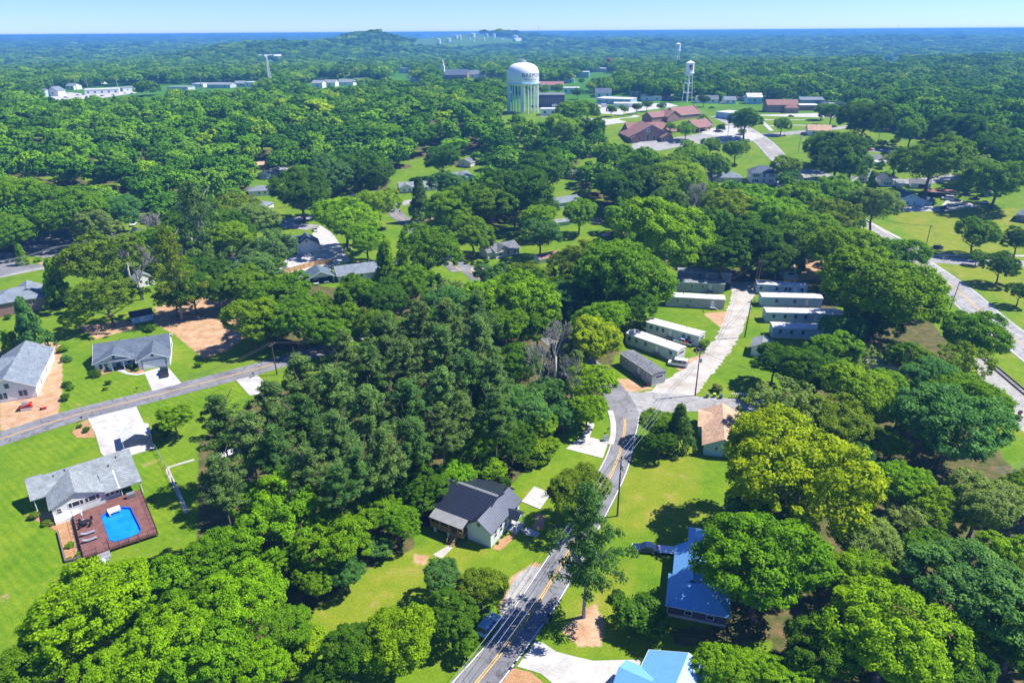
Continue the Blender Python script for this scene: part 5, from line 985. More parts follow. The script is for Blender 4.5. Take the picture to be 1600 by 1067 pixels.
h = House('white_cabin', "small white gabled building behind the dark tree by the lane", 'shed', O, yaw + 30, 'siding_white', 'roof_light'); h.gable(0, 5, 0, 6, 2.9, 4.2, 'y'); h.win(2.5, 0, 1.2, .8, .9); h.done()
O, yaw, L = frame((1320, 572), (1412, 574), 3.3)
trailer("white roofed trailer half hidden in the right hand trees", (1335, 570), (1422, 574), 'roof_white', 'siding_pale', 4.2, (.2, .6), .4, steps=False)
# awning of the second shaded trailer
aw = thing('awning', "white metal awning beside the second shaded trailer", 'awning', (*at(1310, 505)[:2], 0), -.05); MB().extrude([(-1.5, 2.3), (1.5, 2.7), (1.5, 2.62), (-1.5, 2.22)], 'x', -2.6, 2.6).build('roof', MT['roof_white'], aw)
for x in (-2.4, 2.4): MB().box(x - .05, x + .05, -1.4, -1.3, 0, 2.22).build('post', MT['steel'], aw)

# --- houses of the middle distance
def simple(name, label, cat, A, B, z, depth, zr, wall, roof, kind='gable', axis='x', dx=0.0, wins=(.25, .6), zbase=0.0, dz=1.0, chim=None, w=.9, hh=1.2, doorx=None, d0=0.0):
    O, yaw, L = frame(A, B, z); h = House(name, label, cat, O, yaw, wall, roof)
    if kind == 'gable': h.gable(-dx, L + dx, d0, depth, z, zr, axis); h.fascia(-dx, L + dx, d0, depth, z, zr, axis)
    else: h.hip(-dx, L + dx, d0, depth, z, zr)
    for k in wins: h.win(L * k, d0, dz, w, hh)
    if doorx is not None: h.door(L * doorx, d0, .05, 1.0, 2.05, 'f', 'door_white')
    if chim: h.chimney(L * chim, depth * .5, zr - 1, zr + .7)
    return h, L
q = lambda x, y: (400 + x / 6.667, 340 + y / 6.667)
h, L = simple('gabled_house', "white house with tall gable and slate roofs on the pale court", 'house', q(420, 298), q(655, 275), 3.4, 9.5, 6.4, 'siding_white', 'roof_slate', 'gable', 'y', wins=())
h.win(L * .47, 0, 4.4, .8, 1.2); h.gable(-11, 3, 4.5, 12.5, 3.0, 5.6, 'x'); h.gable(-2.4, 3.5, 1.5, 9, 3.0, 5.2, 'x', wall=True)
for k in range(4): h.win(-9.5 + k * 1.5, 4.5, 1.2, 1.0, 1.2)
h.part('brick_base', MB().box(-11.05, -2.6, 4.4, 4.49, 0, .7), 'brick_red'); h.vent(-5, 8.5, 5.4); h.done()
h, L = simple('carport_house', "long house with grey blue roof joined to the open carport gable", 'house', q(860, 600), q(1285, 545), 2.8, 9.5, 4.9, 'siding_white', 'roof_gray', 'gable', 'x', dx=.2, wins=(.1, .35, .55)); h.gable(L * .75, L + 11, .2, 9, 2.8, 4.6, 'x'); h.chimney(L * .55, 5, 4.2, 5.4); h.done()
O, yaw, L = frame(q(540, 640), q(815, 600), 2.7)
h = House('open_carport', "white gabled carport with dark roof, two cars parked inside", 'carport', O, yaw, 'siding_white', 'roof_teal')
h.gable(0, L, 0, 8.5, 2.7, 5.0, 'y', .45, wall=False); h.fascia(0, L, 0, 8.5, 2.7, 5.0, 'y'); h.w.extrude([(.2, 2.6), (L - .2, 2.6), (L / 2, 4.6)], 'y', .2, .4); h.walls(.1, L - .1, 8.2, 8.4, 0, 2.6); h.walls(L - .2, L - .05, 3, 8.2, 0, 2.6)
for x in (.2, L * .97): h.part('post', MB().box(x - .12, x + .12, .15, .39, 0, 2.6), 'trim')
h.done()
h, L = simple('lean_to_shed', "low grey roofed shed behind the plank fence of the court", 'shed', q(335, 625), q(480, 605), 2.2, 4.5, 2.9, 'siding_gray', 'roof_teal', wins=()); h.done()
q = lambda x, y: (600 + x / 4, 230 + y / 4)
h, L = simple('beige_house', "beige house with dark hip and gable roof at the bend of the upper road", 'house', q(700, 655), q(845, 625), 2.9, 9, 4.9, 'siding_beige', 'roof_mid', 'gable', 'x', wins=(.18, .52, .8)); h.gable(.5, L * .62, -.02, 8, 2.9, 5.1, 'y'); h.gable(-3, L * .4, 1.5, 8, 2.9, 4.8, 'x'); h.part('foundation', MB().box(-.05, L + .05, -.08, -.03, 0, .7), 'skirt'); h.done()
h, L = simple('garden_shed', "little white shed with brown grey roof under the flat olive tree", 'shed', q(975, 695), q(1110, 670), 2.3, 5, 3.4, 'siding_white', 'roof_brown', wins=(.3,)); h.done()
h, L = simple('brick_ranch', "light roofed brick house at the upper road crossing", 'house', q(100, 255), q(330, 238), 2.8, 9, 5.0, 'siding_white', 'roof_light', 'gable', 'x', wins=(.05, .15, .25, .7, .85)); h.gable(-.3, L * .36, -1.5, 6, 2.8, 4.9, 'y'); h.win(L * .1, -1.5, .9, 1, 1.3); h.win(L * .25, -1.5, .9, 1, 1.3); h.part('brick_base', MB().box(-.3, L * .36, -1.58, -1.52, 0, .7), 'brick_red'); h.done()
h, L = simple('pale_house', "pale blue grey house beside the light roofed brick house", 'house', q(415, 195), q(545, 165), 2.8, 9, 4.8, 'siding_blue', 'roof_gray', wins=(.4,)); h.gable(L * .3, L, -2, 6, 2.8, 5, 'y'); h.done()
h, L = simple('tan_house', "tan house with plain gable end half hidden by dark trees", 'house', q(465, 90), q(540, 100), 3.0, 9, 5.0, 'siding_beige', 'roof_mid', 'gable', 'y', wins=(.4,)); h.done()
h, L = simple('white_outbuilding', "tiny white outbuilding on the patch of lawn behind the tan house", 'shed', q(640, 88), q(680, 90), 2.2, 3, 3.0, 'siding_white', 'roof_light', wins=()); h.done()
h, L = simple('long_house', "long pale house with grey roof beside the trampoline lawn", 'house', q(1045, 355), q(1230, 320), 2.9, 9, 4.6, 'siding_blue', 'roof_gray', wins=(.2, .5, .8)); h.done()
h, L = simple('porch_cover', "low pale porch roof behind the small round tree", 'porch', q(1080, 468), q(1170, 455), 2.3, 4.5, 2.9, 'siding_blue', 'roof_light', wins=()); h.done()
h, L = simple('red_brick_house', "small red brick house with dark roof on the upper lawn", 'house', q(1065, 160), q(1200, 175), 2.8, 8, 4.6, 'brick_red', 'roof_mid', 'gable', 'x', wins=(.3, .7)); h.done()
q = lambda x, y: (380 + x / 5.927, 240 + y / 5.927)
h, L = simple('white_house', "white house with grey hip roof left of the dark wired tree", 'house', q(45, 350), q(265, 335), 3.0, 9, 4.8, 'siding_white', 'roof_gray', 'hip', wins=(.45, .7)); h.done()
h, L = simple('grey_cottage', "roof corner of a grey cottage peeping over the willowy tree", 'house', q(75, 480), q(205, 490), 2.6, 8, 4.2, 'siding_white', 'roof_gray', 'hip', wins=(.5,)); h.done()
h, L = simple('orange_roofed_house', "low brick house with orange roof far behind the wired tree", 'house', q(130, 105), q(440, 80), 2.8, 8, 4.0, 'brick_red', 'roof_tan', wins=(.3, .6)); h.done()
h, L = simple('pale_roofed_house', "pale blue roofed house beyond the wired tree", 'house', q(250, 190), q(400, 110), 2.8, 8, 4.4, 'siding_white', 'roof_light', wins=(.5,)); h.done()
h, L = simple('dark_roofed_house', "dark grey roofed house at the end of the dark driveway", 'house', (47, 308), (82, 300), 2.8, 9, 5.0, 'brick_red', 'roof_slate', wins=(.5,)); h.done()
# barn, sheds
O, yaw, L = frame((213, 440), (240, 434), 2.6)
h = House('white_barn', "small white gabled barn behind the leafless trees", 'barn', O, yaw, 'siding_white', 'roof_light'); h.gable(0, L, 0, 6, 2.8, 5.0, 'y', .3); h.win(L * .25, 0, 1.8, .6, .8, 'f', 'trim_blue', 0); h.win(L * .75, 0, 1.8, .6, .8, 'f', 'trim_blue', 0); h.done()
O, yaw, L = frame((204, 495.5), (238, 489), 2.4)
h = House('blue_shed', "pale blue shed with nearly black roof behind the garage house", 'shed', O, yaw, 'siding_blue', 'roof_black_metal'); h.gable(0, L, 0, 4, 2.4, 3.6, 'x', .25); h.door(L * .5, 0, .05, 1.4, 1.9, 'f', 'door_white'); h.done()
O, yaw, L = frame((362, 425), (378, 428), 2.3)
h = House('little_barn', "little white roofed barn beside the bare clay lot", 'shed', O, yaw, 'wood_fence', 'roof_white'); h.gable(0, L, 0, 4.5, 2.2, 3.6, 'y', .25); h.done()
O, yaw, L = frame((366, 405), (382, 400), 2.3); h = House('grey_shed', "grey flat shed behind the little white roofed barn", 'shed', O, yaw, 'siding_pale', 'roof_light'); h.gable(0, L, 0, 3.5, 2.3, 2.9, 'x', .25); h.done()
# --- right-hand town houses
q = lambda x, y: (1080 + x / 6.4, 240 + y / 6.4)
h, L = simple('two_storey_house', "two storey white apartment house with hipped blue grey roof", 'house', q(600, 190), q(875, 188), 6.0, 10, 9.2, 'siding_white', 'roof_slate', 'hip', wins=())
for k in (.12, .2, .28, .72, .82):
    h.win(L * k, 0, 3.7, .75, 1.3, 'f', 'trim_blue'); h.win(L * k, 0, .8, .75, 1.3, 'f', 'trim_blue')
h.part('balcony', MB().box(L * .4, L * .6, -1.0, -.02, 3.2, 3.35).box(L * .4, L * .6, -1.0, -.94, 4.2, 4.28).box(L * .4, L * .4 + .1, -1, -.9, 0, 3.2).box(L * .6 - .1, L * .6, -1, -.9, 0, 3.2), 'trim'); h.door(L * .5, 0, 3.35, 1, 2.0); h.door(L * .5, 0, .05, 1, 2.0); h.win(0, 5, 3.7, .8, 1.2, 'l'); h.done()
h, L = simple('low_grey_house', "long low house with grey roof left of the two storey house", 'house', q(120, 235), q(515, 232), 3.0, 10, 5.2, 'siding_beige', 'roof_gray', 'hip', wins=(.3, .5, .7)); h.vent(L * .4, 5, 5).vent(L * .5, 5, 5).vent(L * .7, 5, 5); h.done()
q = lambda x, y: (1320 + x / 5.714, 200 + y / 5.714)
h, L = simple('pale_gabled_house', "pale blue gabled house with grey roof on the edge of the wide lawn", 'house', q(458, 640), q(725, 640), 3.2, 13, 6.0, 'siding_blue', 'roof_slate', 'gable', 'y', wins=(.2, .42, .64), w=.8, hh=1.5); h.gable(L * .7, L + 4, 1.5, 8, 2.6, 4.0, 'x'); h.win(L * .5, 0, 4.4, .5, .6, 'f', 'trim_blue', 0); h.chimney(L * .5, 7, 5, 7, .7, 'skirt'); h.done()
h, L = simple('bungalow', "white bungalow with grey gable left of the pointed tree", 'house', q(125, 430), q(205, 440), 3.2, 13, 5.4, 'siding_white', 'roof_gray', 'gable', 'y', wins=(.3, .6)); h.done()
h, L = simple('white_cottage', "white cottage with dark roof right of the pointed tree", 'house', q(325, 470), q(440, 470), 3.2, 10, 5.6, 'siding_white', 'roof_slate', 'gable', 'y', wins=(.35, .55, .75)); h.done()
h, L = simple('small_garage', "small white garage beside the white cottage", 'garage', q(475, 490), q(540, 488), 2.6, 5, 3.6, 'siding_white', 'roof_light', wins=()); h.done()
h, L = simple('open_front_garage', "white garage with a dark open door under the broad tree", 'garage', q(600, 490), q(775, 495), 2.8, 7, 4.4, 'siding_white', 'roof_mid', wins=()); h.part('garage_opening', MB().box(L * .38, L * .68, -.06, -.005, 0, 2.1), 'black'); h.done()
h, L = simple('rust_carport', "open carport with rust red roof behind the pale gabled house", 'carport', q(720, 565), q(990, 575), 2.8, 8, 3.5, 'siding_white', 'roof_red', wins=()); h.w = MB()
for x in (.3, L * .5, L - .3):
    for y in (.2, 7.6): h.part('post', MB().box(x - .08, x + .08, y - .08, y + .08, 0, 2.7), 'wood_gray')
h.done()
h, L = simple('dark_shed', "dark shed with a white door under the large green tree", 'shed', q(1250, 570), q(1310, 570), 2.6, 4, 3.2, 'wood_gray', 'roof_mid', wins=()); h.door(L * .5, 0, 0, 1.0, 2.0, 'f', 'door_white'); h.done()
h, L = simple('grey_long_house', "low grey roofed house below the red car's street", 'house', q(165, 275), q(400, 270), 2.8, 9, 4.6, 'siding_gray', 'roof_mid', 'hip', wins=(.3, .6)); h.done()
h, L = simple('porch_shed', "tiny white roofed shed on the patch of lawn below the long grey roof", 'shed', q(250, 300), q(370, 305), 2.3, 4, 3.0, 'siding_gray', 'roof_white', wins=()); h.done()
h, L = simple('hipped_house', "hip roofed grey house right of the broad dark tree", 'house', q(950, 185), q(1030, 190), 2.8, 9, 5.0, 'brick_red', 'roof_mid', 'hip', wins=(.5,)); h.done()
h, L = simple('blue_shaded_house', "shaded grey roofed house beside the blue cars", 'house', q(1000, 275), q(1110, 270), 2.8, 9, 4.4, 'siding_gray', 'roof_gray', wins=(.5,)); h.done()
h, L = simple('brown_roofed_house', "brown roofed house under trees at the far right street", 'house', q(1030, 110), q(1090, 112), 2.8, 8, 4.6, 'siding_blue', 'roof_brown', wins=(.5,)); h.done()
h, L = simple('stone_house', "grey stone cottage corner at the right edge of the wide lawn", 'house', (1589, 334), (1618, 338), 3.4, 9, 6.0, 'stone_dark', 'roof_light', 'hip', wins=(.4,)); h.done()
# --- brick church hall complex
q = lambda x, y: (930 + x / 6.4, 140 + y / 6.4)
h, L = simple('brick_church', "sprawling red brick church hall with brown roofs and round gable window", 'church', q(352, 470), q(765, 440), 4.0, 22, 11.5, 'brick_red', 'roof_brown', 'gable', 'y', wins=(), dx=.6)
m = MB(); m.lathe([(1.25, -.05), (1.25, .0)], 20); rot = [(L * .42 + v[0], -.02 - v[2] * 3, 7.6 + v[1]) for v in m.v]; m.v = rot; h.part('round_window', m, 'trim')
m = MB(); m.lathe([(.7, .0), (.7, .05)], 16); m.v = [(L * .42 + v[0], -.12 - v[2] * 2, 7.6 + v[1]) for v in m.v]; h.part('round_pane', m, 'glass')
for k in (.22, .42, .58): h.win(L * k, 0, 1.0, 1.8, 3.4 if k == .42 else 2.6)
h.gable(L * .7, L * .98, -5, 2, 3.4, 5.6, 'y'); h.gable(L * .0, L * .2, -2, 3, 3.2, 4.6, 'y')
for k in (.74, .82, .9): h.win(L * k, -5, .3, 1.4, 2.4)
h.gable(L * .15, L + 3, 16, 34, 4.2, 10.0, 'x'); h.gable(L * .9, L + 16, 18, 30, 4.2, 7.5, 'x'); h.done()
h, L = simple('church_annex', "brown roofed annex wing with parapet ends behind the church", 'church wing', q(830, 255), q(1040, 225), 4.2, 16, 9.0, 'brick_red', 'roof_brown', 'gable', 'x', dx=1.0, wins=(.3, .6)); h.gable(-12, 2, -1, 12, 3.8, 7.6, 'y'); h.gable(-24, -8, 3, 14, 3.8, 7.0, 'x'); h.part('parapet', MB().extrude([(-.5, 4), (8, 9.7), (16.5, 4), (16.5, 3.4), (8, 8.8), (-.5, 3.4)], 'x', L + 1.6, L + 2.2), 'brick_red'); h.done()
h, L = simple('church_porch', "brick entrance wing with brown roof facing the church car park", 'church wing', q(1000, 365), q(1170, 330), 4.0, 12, 7.5, 'brick_red', 'roof_brown', 'gable', 'x', wins=(.2, .4, .6)); h.shed(-1, L * .7, -4.5, .5, 3.2, 4.4); h.part('porch_post', MB().box(.2, .7, -4.2, -3.7, 0, 3.0).box(L * .6, L * .6 + .5, -4.2, -3.7, 0, 3.0), 'brick_red'); h.part('parapet', MB().extrude([(-.4, 4), (6, 8.3), (12.4, 4), (12.4, 3.2), (6, 7.4), (-.4, 3.2)], 'x', L + .6, L + 1.1), 'brick_dark'); h.done()
# --- far town buildings: front left and right ends at the wall foot, heights from the photograph
def town(name, label, cat, x0, x1, yb, ye, depth, wall, roof, kind='flat', rise=None, nw=0, yb1=None):
    a, b = at(x0, yb), at(x1, yb if yb1 is None else yb1); d = b - a; L = math.hypot(d.x, d.y); yaw = math.degrees(math.atan2(d.y, d.x)); w = proj(a)[2]; zw = max(2.5, (yb - ye) * w / FPX / 0.95)
    h = House(name, label, cat, a, yaw, wall, roof); rise = rise if rise is not None else zw * .6
    if kind == 'flat':
        h.walls(0, L, 0, depth, -1, zw); h.r.box(-.3, L + .3, -.3, depth + .3, zw + .01, zw + .35)
    elif kind == 'gabley': h.gable(0, L, 0, depth, zw, zw + rise, 'y', .5, -1)
    elif kind == 'hip': h.hip(0, L, 0, depth, zw, zw + rise, .5, -1)
    else: h.gable(0, L, 0, depth, zw, zw + rise, 'x', .5, -1)
    for i in range(nw): h.win(L * (i + .5) / nw, 0, zw * .35, min(2.0, L / nw * .5), zw * .35)
    return h
T = town
T('brick_hall', "long brick building with arched white windows and brown roof", 'hall', 1198, 1246, 176, 165, 14, 'brick_red', 'roof_brown', 'gable', 3.5, 4).done()
h = T('hall_porch', "brown roofed brick entrance of the long arched window building", 'porch', 1226, 1247, 177, 169, 6, 'brick_red', 'roof_brown', 'hip', 2.5, 2); h.done()
T('flat_annex', "flat white roofed wing right of the long brick building", 'annex', 1247, 1280, 173, 166, 14, 'brick_red', 'roof_white', 'flat').done()
T('gray_warehouse', "grey roofed store behind the flat white roofed wing", 'store', 1250, 1286, 164, 157, 12, 'siding_gray', 'roof_gray', 'gable', 2).done()
T('white_mill', "pale blue gabled workshop left of the long brick building", 'workshop', 1167, 1190, 163, 153, 12, 'siding_blue', 'roof_white', 'gable', 3, 1).done()
T('blue_store', "long flat pale blue store by the town street", 'store', 1118, 1152, 184, 176, 16, 'siding_blue', 'roof_white', 'flat', yb1=189).done()
T('tan_bungalow', "brown roofed white bungalow on the town lawn", 'house', 1262, 1298, 212, 204, 10, 'siding_white', 'roof_tan', 'gable', 3, 2).done()
T('hedge_house', "grey roofed white house under the nearer water tower", 'house', 1088, 1122, 162, 156, 10, 'siding_white', 'roof_mid', 'gable', 3, 2).done()
T('dark_depot', "dark flat roofed depot right of the big water tower", 'depot', 842, 882, 168, 151, 22, 'brick_dark', 'roof_mid', 'flat', None, 6).done()
T('white_depot', "white flat roofed block in front of the dark depot", 'depot', 845, 870, 181, 172, 10, 'siding_white', 'roof_white', 'flat', None, 2).done()
T('brown_store', "brown roofed store behind the dark depot", 'store', 842, 880, 142, 134, 25, 'siding_beige', 'roof_brown', 'gable', 3).done()
T('white_store', "white flat shop between the dark depot and the small white house", 'shop', 880, 905, 147, 139, 14, 'siding_white', 'roof_white', 'flat', None, 3).done()
T('pale_house', "small white house with blue grey roof above the flat market", 'house', 930, 955, 153, 146, 12, 'siding_white', 'roof_slate', 'gable', 4, 2).done()
T('flat_market', "long flat white roofed market by the town car park", 'shop', 932, 985, 162, 155, 20, 'siding_blue', 'roof_white', 'flat', None, 5, yb1=164).done()
T('market_wing', "low flat white wing at the end of the long market", 'shop', 960, 1002, 168, 163, 12, 'siding_white', 'roof_white', 'flat', None, 2).done()
T('blue_block', "blue grey flat block below the red water tank", 'warehouse', 900, 920, 122, 114, 20, 'siding_blue', 'roof_white', 'flat').done()
T('white_strip', "far white roofed strip beside the red water tank", 'warehouse', 918, 950, 113, 108, 20, 'siding_white', 'roof_white', 'flat').done()
T('grey_barn', "far grey gabled roof among the trees above the depot", 'barn', 878, 890, 107, 101, 15, 'siding_gray', 'roof_mid', 'gable', 3).done()
h = T('town_chapel', "far brick chapel with dark roof and gold domed steeple", 'chapel', 692, 730, 125, 118, 20, 'brick_red', 'roof_slate', 'gable', 7, 3)
w_ = proj(at(694, 125))[2] / FPX
h.part('steeple', MB().box(-2.2, 2.2, 2, 6.4, 0, 19).lathe([(1.8, 19), (1.8, 22), (1.2, 23.5), (.2, 27)], 10, (0, 4.2)), 'paint_white'); h.part('dome', MB().lathe([(1.9, 22.2), (1.7, 23.6), (.3, 25.2)], 10, (0, 4.2)), 'paint_yellow'); h.done()
T('white_chapel_hall', "far white gabled hall right of the brick chapel", 'hall', 732, 757, 124, 117, 14, 'siding_white', 'roof_gray', 'gable', 5, 2).done()
T('white_manor', "far white columned house left of the brick chapel", 'house', 623, 640, 115, 108, 14, 'siding_white', 'roof_light', 'flat', None, 2).done()
T('far_white_shop', "far white shop among trees left of the brick chapel", 'shop', 658, 676, 123, 118, 14, 'siding_white', 'roof_white', 'gable', 3).done()
for i, (x0, x1, yb, ye, lab) in enumerate([(488, 504, 138, 131, "far pale gabled house, first of the white cluster by the mast"), (506, 524, 136, 130, "far white roofed house in the middle of the cluster by the mast"), (528, 552, 134, 129, "far long white house at the end of the cluster by the mast"), (552, 574, 131, 127, "far low white roof at the edge of the cluster by the mast"), (443, 455, 136, 132, "far white shed just right of the mast")]):
    T('far_house', lab, 'house', x0, x1, yb, ye, 14, 'siding_white', 'roof_light', 'gable', 3, 1).done()
T('hill_school', "far cream building with white roofs below the long hill", 'school', 403, 442, 95, 91, 40, 'siding_beige', 'roof_white', 'gable', 6).done()
T('green_roofed_store', "far store with teal green roof left of the mast", 'store', 403, 420, 134, 128, 14, 'siding_white', 'roof_teal', 'gable', 3).done()
T('filling_station', "white fuel station canopy building in the far left town", 'shop', 133, 187, 149, 142, 20, 'siding_white', 'roof_white', 'flat', None, 5, yb1=147).done()
T('long_store', "long grey white flat store right of the fuel station", 'shop', 193, 246, 144, 139, 18, 'siding_pale', 'roof_light', 'flat', None, 4, yb1=140).done()
T('farther_store', "flat store continuing the row behind the treetops", 'shop', 262, 294, 142, 137, 16, 'siding_pale', 'roof_light', 'flat').done()
T('corner_store', "far grey roofed shop near the pale pole", 'shop', 324, 360, 138, 133, 16, 'siding_pale', 'roof_light', 'gable', 2, 2).done()
T('end_store', "far white shop at the end of the left town row", 'shop', 382, 402, 136, 130, 16, 'siding_white', 'roof_white', 'flat', None, 2).done()
T('town_house', "far white house with grey gable at the left town lot", 'house', 75, 92, 151, 143, 12, 'siding_white', 'roof_gray', 'gabley', 4, 1).done()
T('second_town_house', "far pale house between the left town lot and dark trees", 'house', 56, 70, 152, 145, 12, 'siding_pale', 'roof_gray', 'gable', 3, 1).done()
for nm, ct, x0, x1, yb, ye, wl, rf_, kd, lab in [
 ('far_shop', 'shop', 300, 318, 137, 132, 'siding_white', 'roof_white', 'flat', "small white far shop left of the grey roofed corner shop"), ('far_shop', 'shop', 366, 380, 136, 131, 'siding_pale', 'roof_light', 'gable', "small pale far shop between the corner shop and the end of the row"), ('far_house', 'house', 104, 116, 141, 135, 'siding_white', 'roof_gray', 'gable', "far white house behind the left town lot"), ('far_house', 'house', 146, 158, 132, 127, 'siding_white', 'roof_mid', 'gable', "far white house in the trees above the fuel station"), ('far_shop', 'shop', 205, 232, 131, 127, 'siding_pale', 'roof_white', 'flat', "far flat white roof above the long grey store"),
 ('far_house', 'house', 590, 606, 126, 121, 'siding_white', 'roof_light', 'gable', "far pale roof between the white cluster and the columned house"), ('far_house', 'house', 640, 655, 127, 122, 'siding_white', 'roof_mid', 'gable', "far white house below the columned house"), ('far_shop', 'shop', 762, 782, 124, 119, 'siding_white', 'roof_white', 'flat', "far white flat roof left of the big water tower"), ('far_warehouse', 'warehouse', 846, 872, 127, 121, 'siding_pale', 'roof_light', 'gable', "pale far warehouse behind the brown roofed store"), ('far_warehouse', 'warehouse', 876, 897, 130, 125, 'siding_white', 'roof_white', 'flat', "white far warehouse left of the blue grey block"), ('far_shop', 'shop', 1003, 1034, 158, 152, 'siding_white', 'roof_white', 'flat', "flat white shop right of the long market"), ('far_shop', 'shop', 1036, 1052, 156, 151, 'siding_beige', 'roof_light', 'gable', "cream shop beside the flag painted tower's foot"), ('far_house', 'house', 1132, 1150, 163, 157, 'siding_white', 'roof_gray', 'gable', "white house between the hedge house and the workshop"), ('far_shop', 'shop', 1290, 1318, 168, 163, 'siding_white', 'roof_white', 'flat', "white flat shop at the town's right end"), ('far_house', 'house', 1152, 1168, 158, 153, 'siding_pale', 'roof_mid', 'gable', "small pale house left of the workshop"), ('far_shop', 'shop', 985, 1003, 150, 145, 'siding_pale', 'roof_white', 'flat', "pale flat roof behind the long market")]:
    T(nm, lab, ct, x0, x1, yb, ye, 14, wl, rf_, kd, 2.5 if kd == 'gable' else None, 2).done()
T('lone_hall', "lone pale roofed hall in the far right forest", 'hall', 1379, 1402, 97, 93, 25, 'siding_white', 'roof_light', 'flat').done()
T('red_roofed_house', "roof in the trees at the right beyond the blue cars", 'house', 1498, 1512, 226, 219, 10, 'siding_beige', 'roof_brown', 'hip', 3).done()
# ---------------------------------------------------------------- tree meshes
def rnd_dirs(n, zmin=-1.0):
    v = RNG.normal(size=(n * 3, 3)); v /= np.linalg.norm(v, axis=1)[:, None]; v = v[v[:, 2] > zmin]; return v[:n]
def leaf_mesh(name, C, N, size, tint, mat, aspect=0.75, rot_jit=1.0):
    """One rhombic leaf spray per centre, facing N."""
    n = len(C); N = N / (np.linalg.norm(N, axis=1)[:, None] + 1e-9); a = RNG.normal(size=(n, 3)); U = np.cross(N, a); U /= np.linalg.norm(U, axis=1)[:, None] + 1e-9; V = np.cross(N, U)
    s = (size * RNG.uniform(0.65, 1.35, n))[:, None]; b = N * s * RNG.uniform(-.25, .25, n)[:, None]
    vs = np.stack([C - U * s * .5, C - V * s * .5 * aspect + b, C + U * s * .5, C + V * s * .5 * aspect + b], 1).reshape(-1, 3)
    me = bpy.data.meshes.new(name); me.vertices.add(4 * n); me.vertices.foreach_set('co', vs.ravel().astype(np.float32))
    me.loops.add(4 * n); me.loops.foreach_set('vertex_index', np.arange(4 * n)); me.polygons.add(n)
    me.polygons.foreach_set('loop_start', np.arange(n) * 4); me.polygons.foreach_set('loop_total', np.full(n, 4)); me.update(calc_edges=True)
    at_ = me.attributes.new('tint', 'FLOAT', 'POINT'); at_.data.foreach_set('value', np.repeat(np.clip(tint, 0, 1), 4).astype(np.float32))
    me.materials.append(mat); return me
def crown_broad(name, lobes=9, clumps=190, per=78, leaf=0.068, clump_r=0.135, mat=None, seed_open=0.14, spread=0.55):
    L = [(np.array([0, 0, .08]), .6)]
    for i in range(lobes):
        a = 2 * math.pi * (i + random.uniform(-.3, .3)) / lobes * 1.0 + random.random() * .4; e = random.choice([-.25, 0.05, .25, .5, .75]) + random.uniform(-.12, .12)
        d = np.array([math.cos(a) * math.cos(e), math.sin(a) * math.cos(e), math.sin(e)]); L.append((d * random.uniform(spread - .07, spread + .1), random.uniform(.33, .48)))
    cs = []
    for c, r in L:
        for d in rnd_dirs(int(clumps * r * r * 1.1) + 8, -.55):
            p = c + d * r * random.uniform(.86, 1.08)
            if p[2] < -.86: continue
            if any(np.linalg.norm(p - c2) < r2 * .80 for c2, r2 in L): continue
            if random.random() < seed_open: continue
            cs.append((p, d))
    C, N, T = [], [], []
    for p, d in cs:
        k = max(8, int(per * random.uniform(.7, 1.3))); r = clump_r * random.uniform(.7, 1.35); u = rnd_dirs(k, -.75); k = len(u)
        off = u * (RNG.random(k) ** .45)[:, None] * r; off[:, 2] *= .72
        C.append(p + off); N.append(d * .3 + u * .55 + RNG.normal(size=(k, 3)) * .42 + np.array([0, 0, .4])); t = random.gauss(.45, .17); T.append(np.clip(t + RNG.normal(size=k) * .16, 0, 1))
    # inner twigs' leaves
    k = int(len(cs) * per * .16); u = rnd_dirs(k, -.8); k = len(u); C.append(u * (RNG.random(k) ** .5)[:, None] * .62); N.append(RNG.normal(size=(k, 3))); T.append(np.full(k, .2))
    return leaf_mesh(name, np.concatenate(C), np.concatenate(N), leaf, np.concatenate(T), mat or MT['leaf'])
def crown_pine(name, tiers=9, per=95, mat=None, leaf=.10, tall=1.0, drop=.06):
    C, N, T = [], [], []
    for i in range(tiers):
        f = i / (tiers - 1); z = -0.85 + 1.75 * f; reach = (1 - f) ** .75 * .95 + .12 if f > .25 else .7 + f; nb = int(5 + 6 * (1 - f))
        for b in range(nb):
            a = 2 * math.pi * (b + random.random()) / nb; rr = reach * random.uniform(.5, 1.05)
            if random.random() < drop: continue
            for s_ in np.linspace(.35, 1, max(2, int(rr * 4.2))):
                if random.random() < .12: continue
                p = np.array([math.cos(a) * rr * s_, math.sin(a) * rr * s_, (z + .16 * s_ * s_) * tall + random.uniform(-.07, .07)]) + RNG.normal(size=3) * .05
                k = int(per * random.uniform(.6, 1.3)); u = rnd_dirs(k, -.5); k = len(u); r = random.uniform(.13, .2); off = u * (RNG.random(k) ** .5)[:, None] * r; off[:, 2] *= .6
                C.append(p + off); N.append(u * .7 + RNG.normal(size=(k, 3)) * .5 + np.array([0, 0, .45])); T.append(np.clip(random.gauss(.45, .17) + RNG.normal(size=k) * .2, 0, 1))
    return leaf_mesh(name, np.concatenate(C), np.concatenate(N), leaf, np.concatenate(T), mat or MT['leaf'], .34)
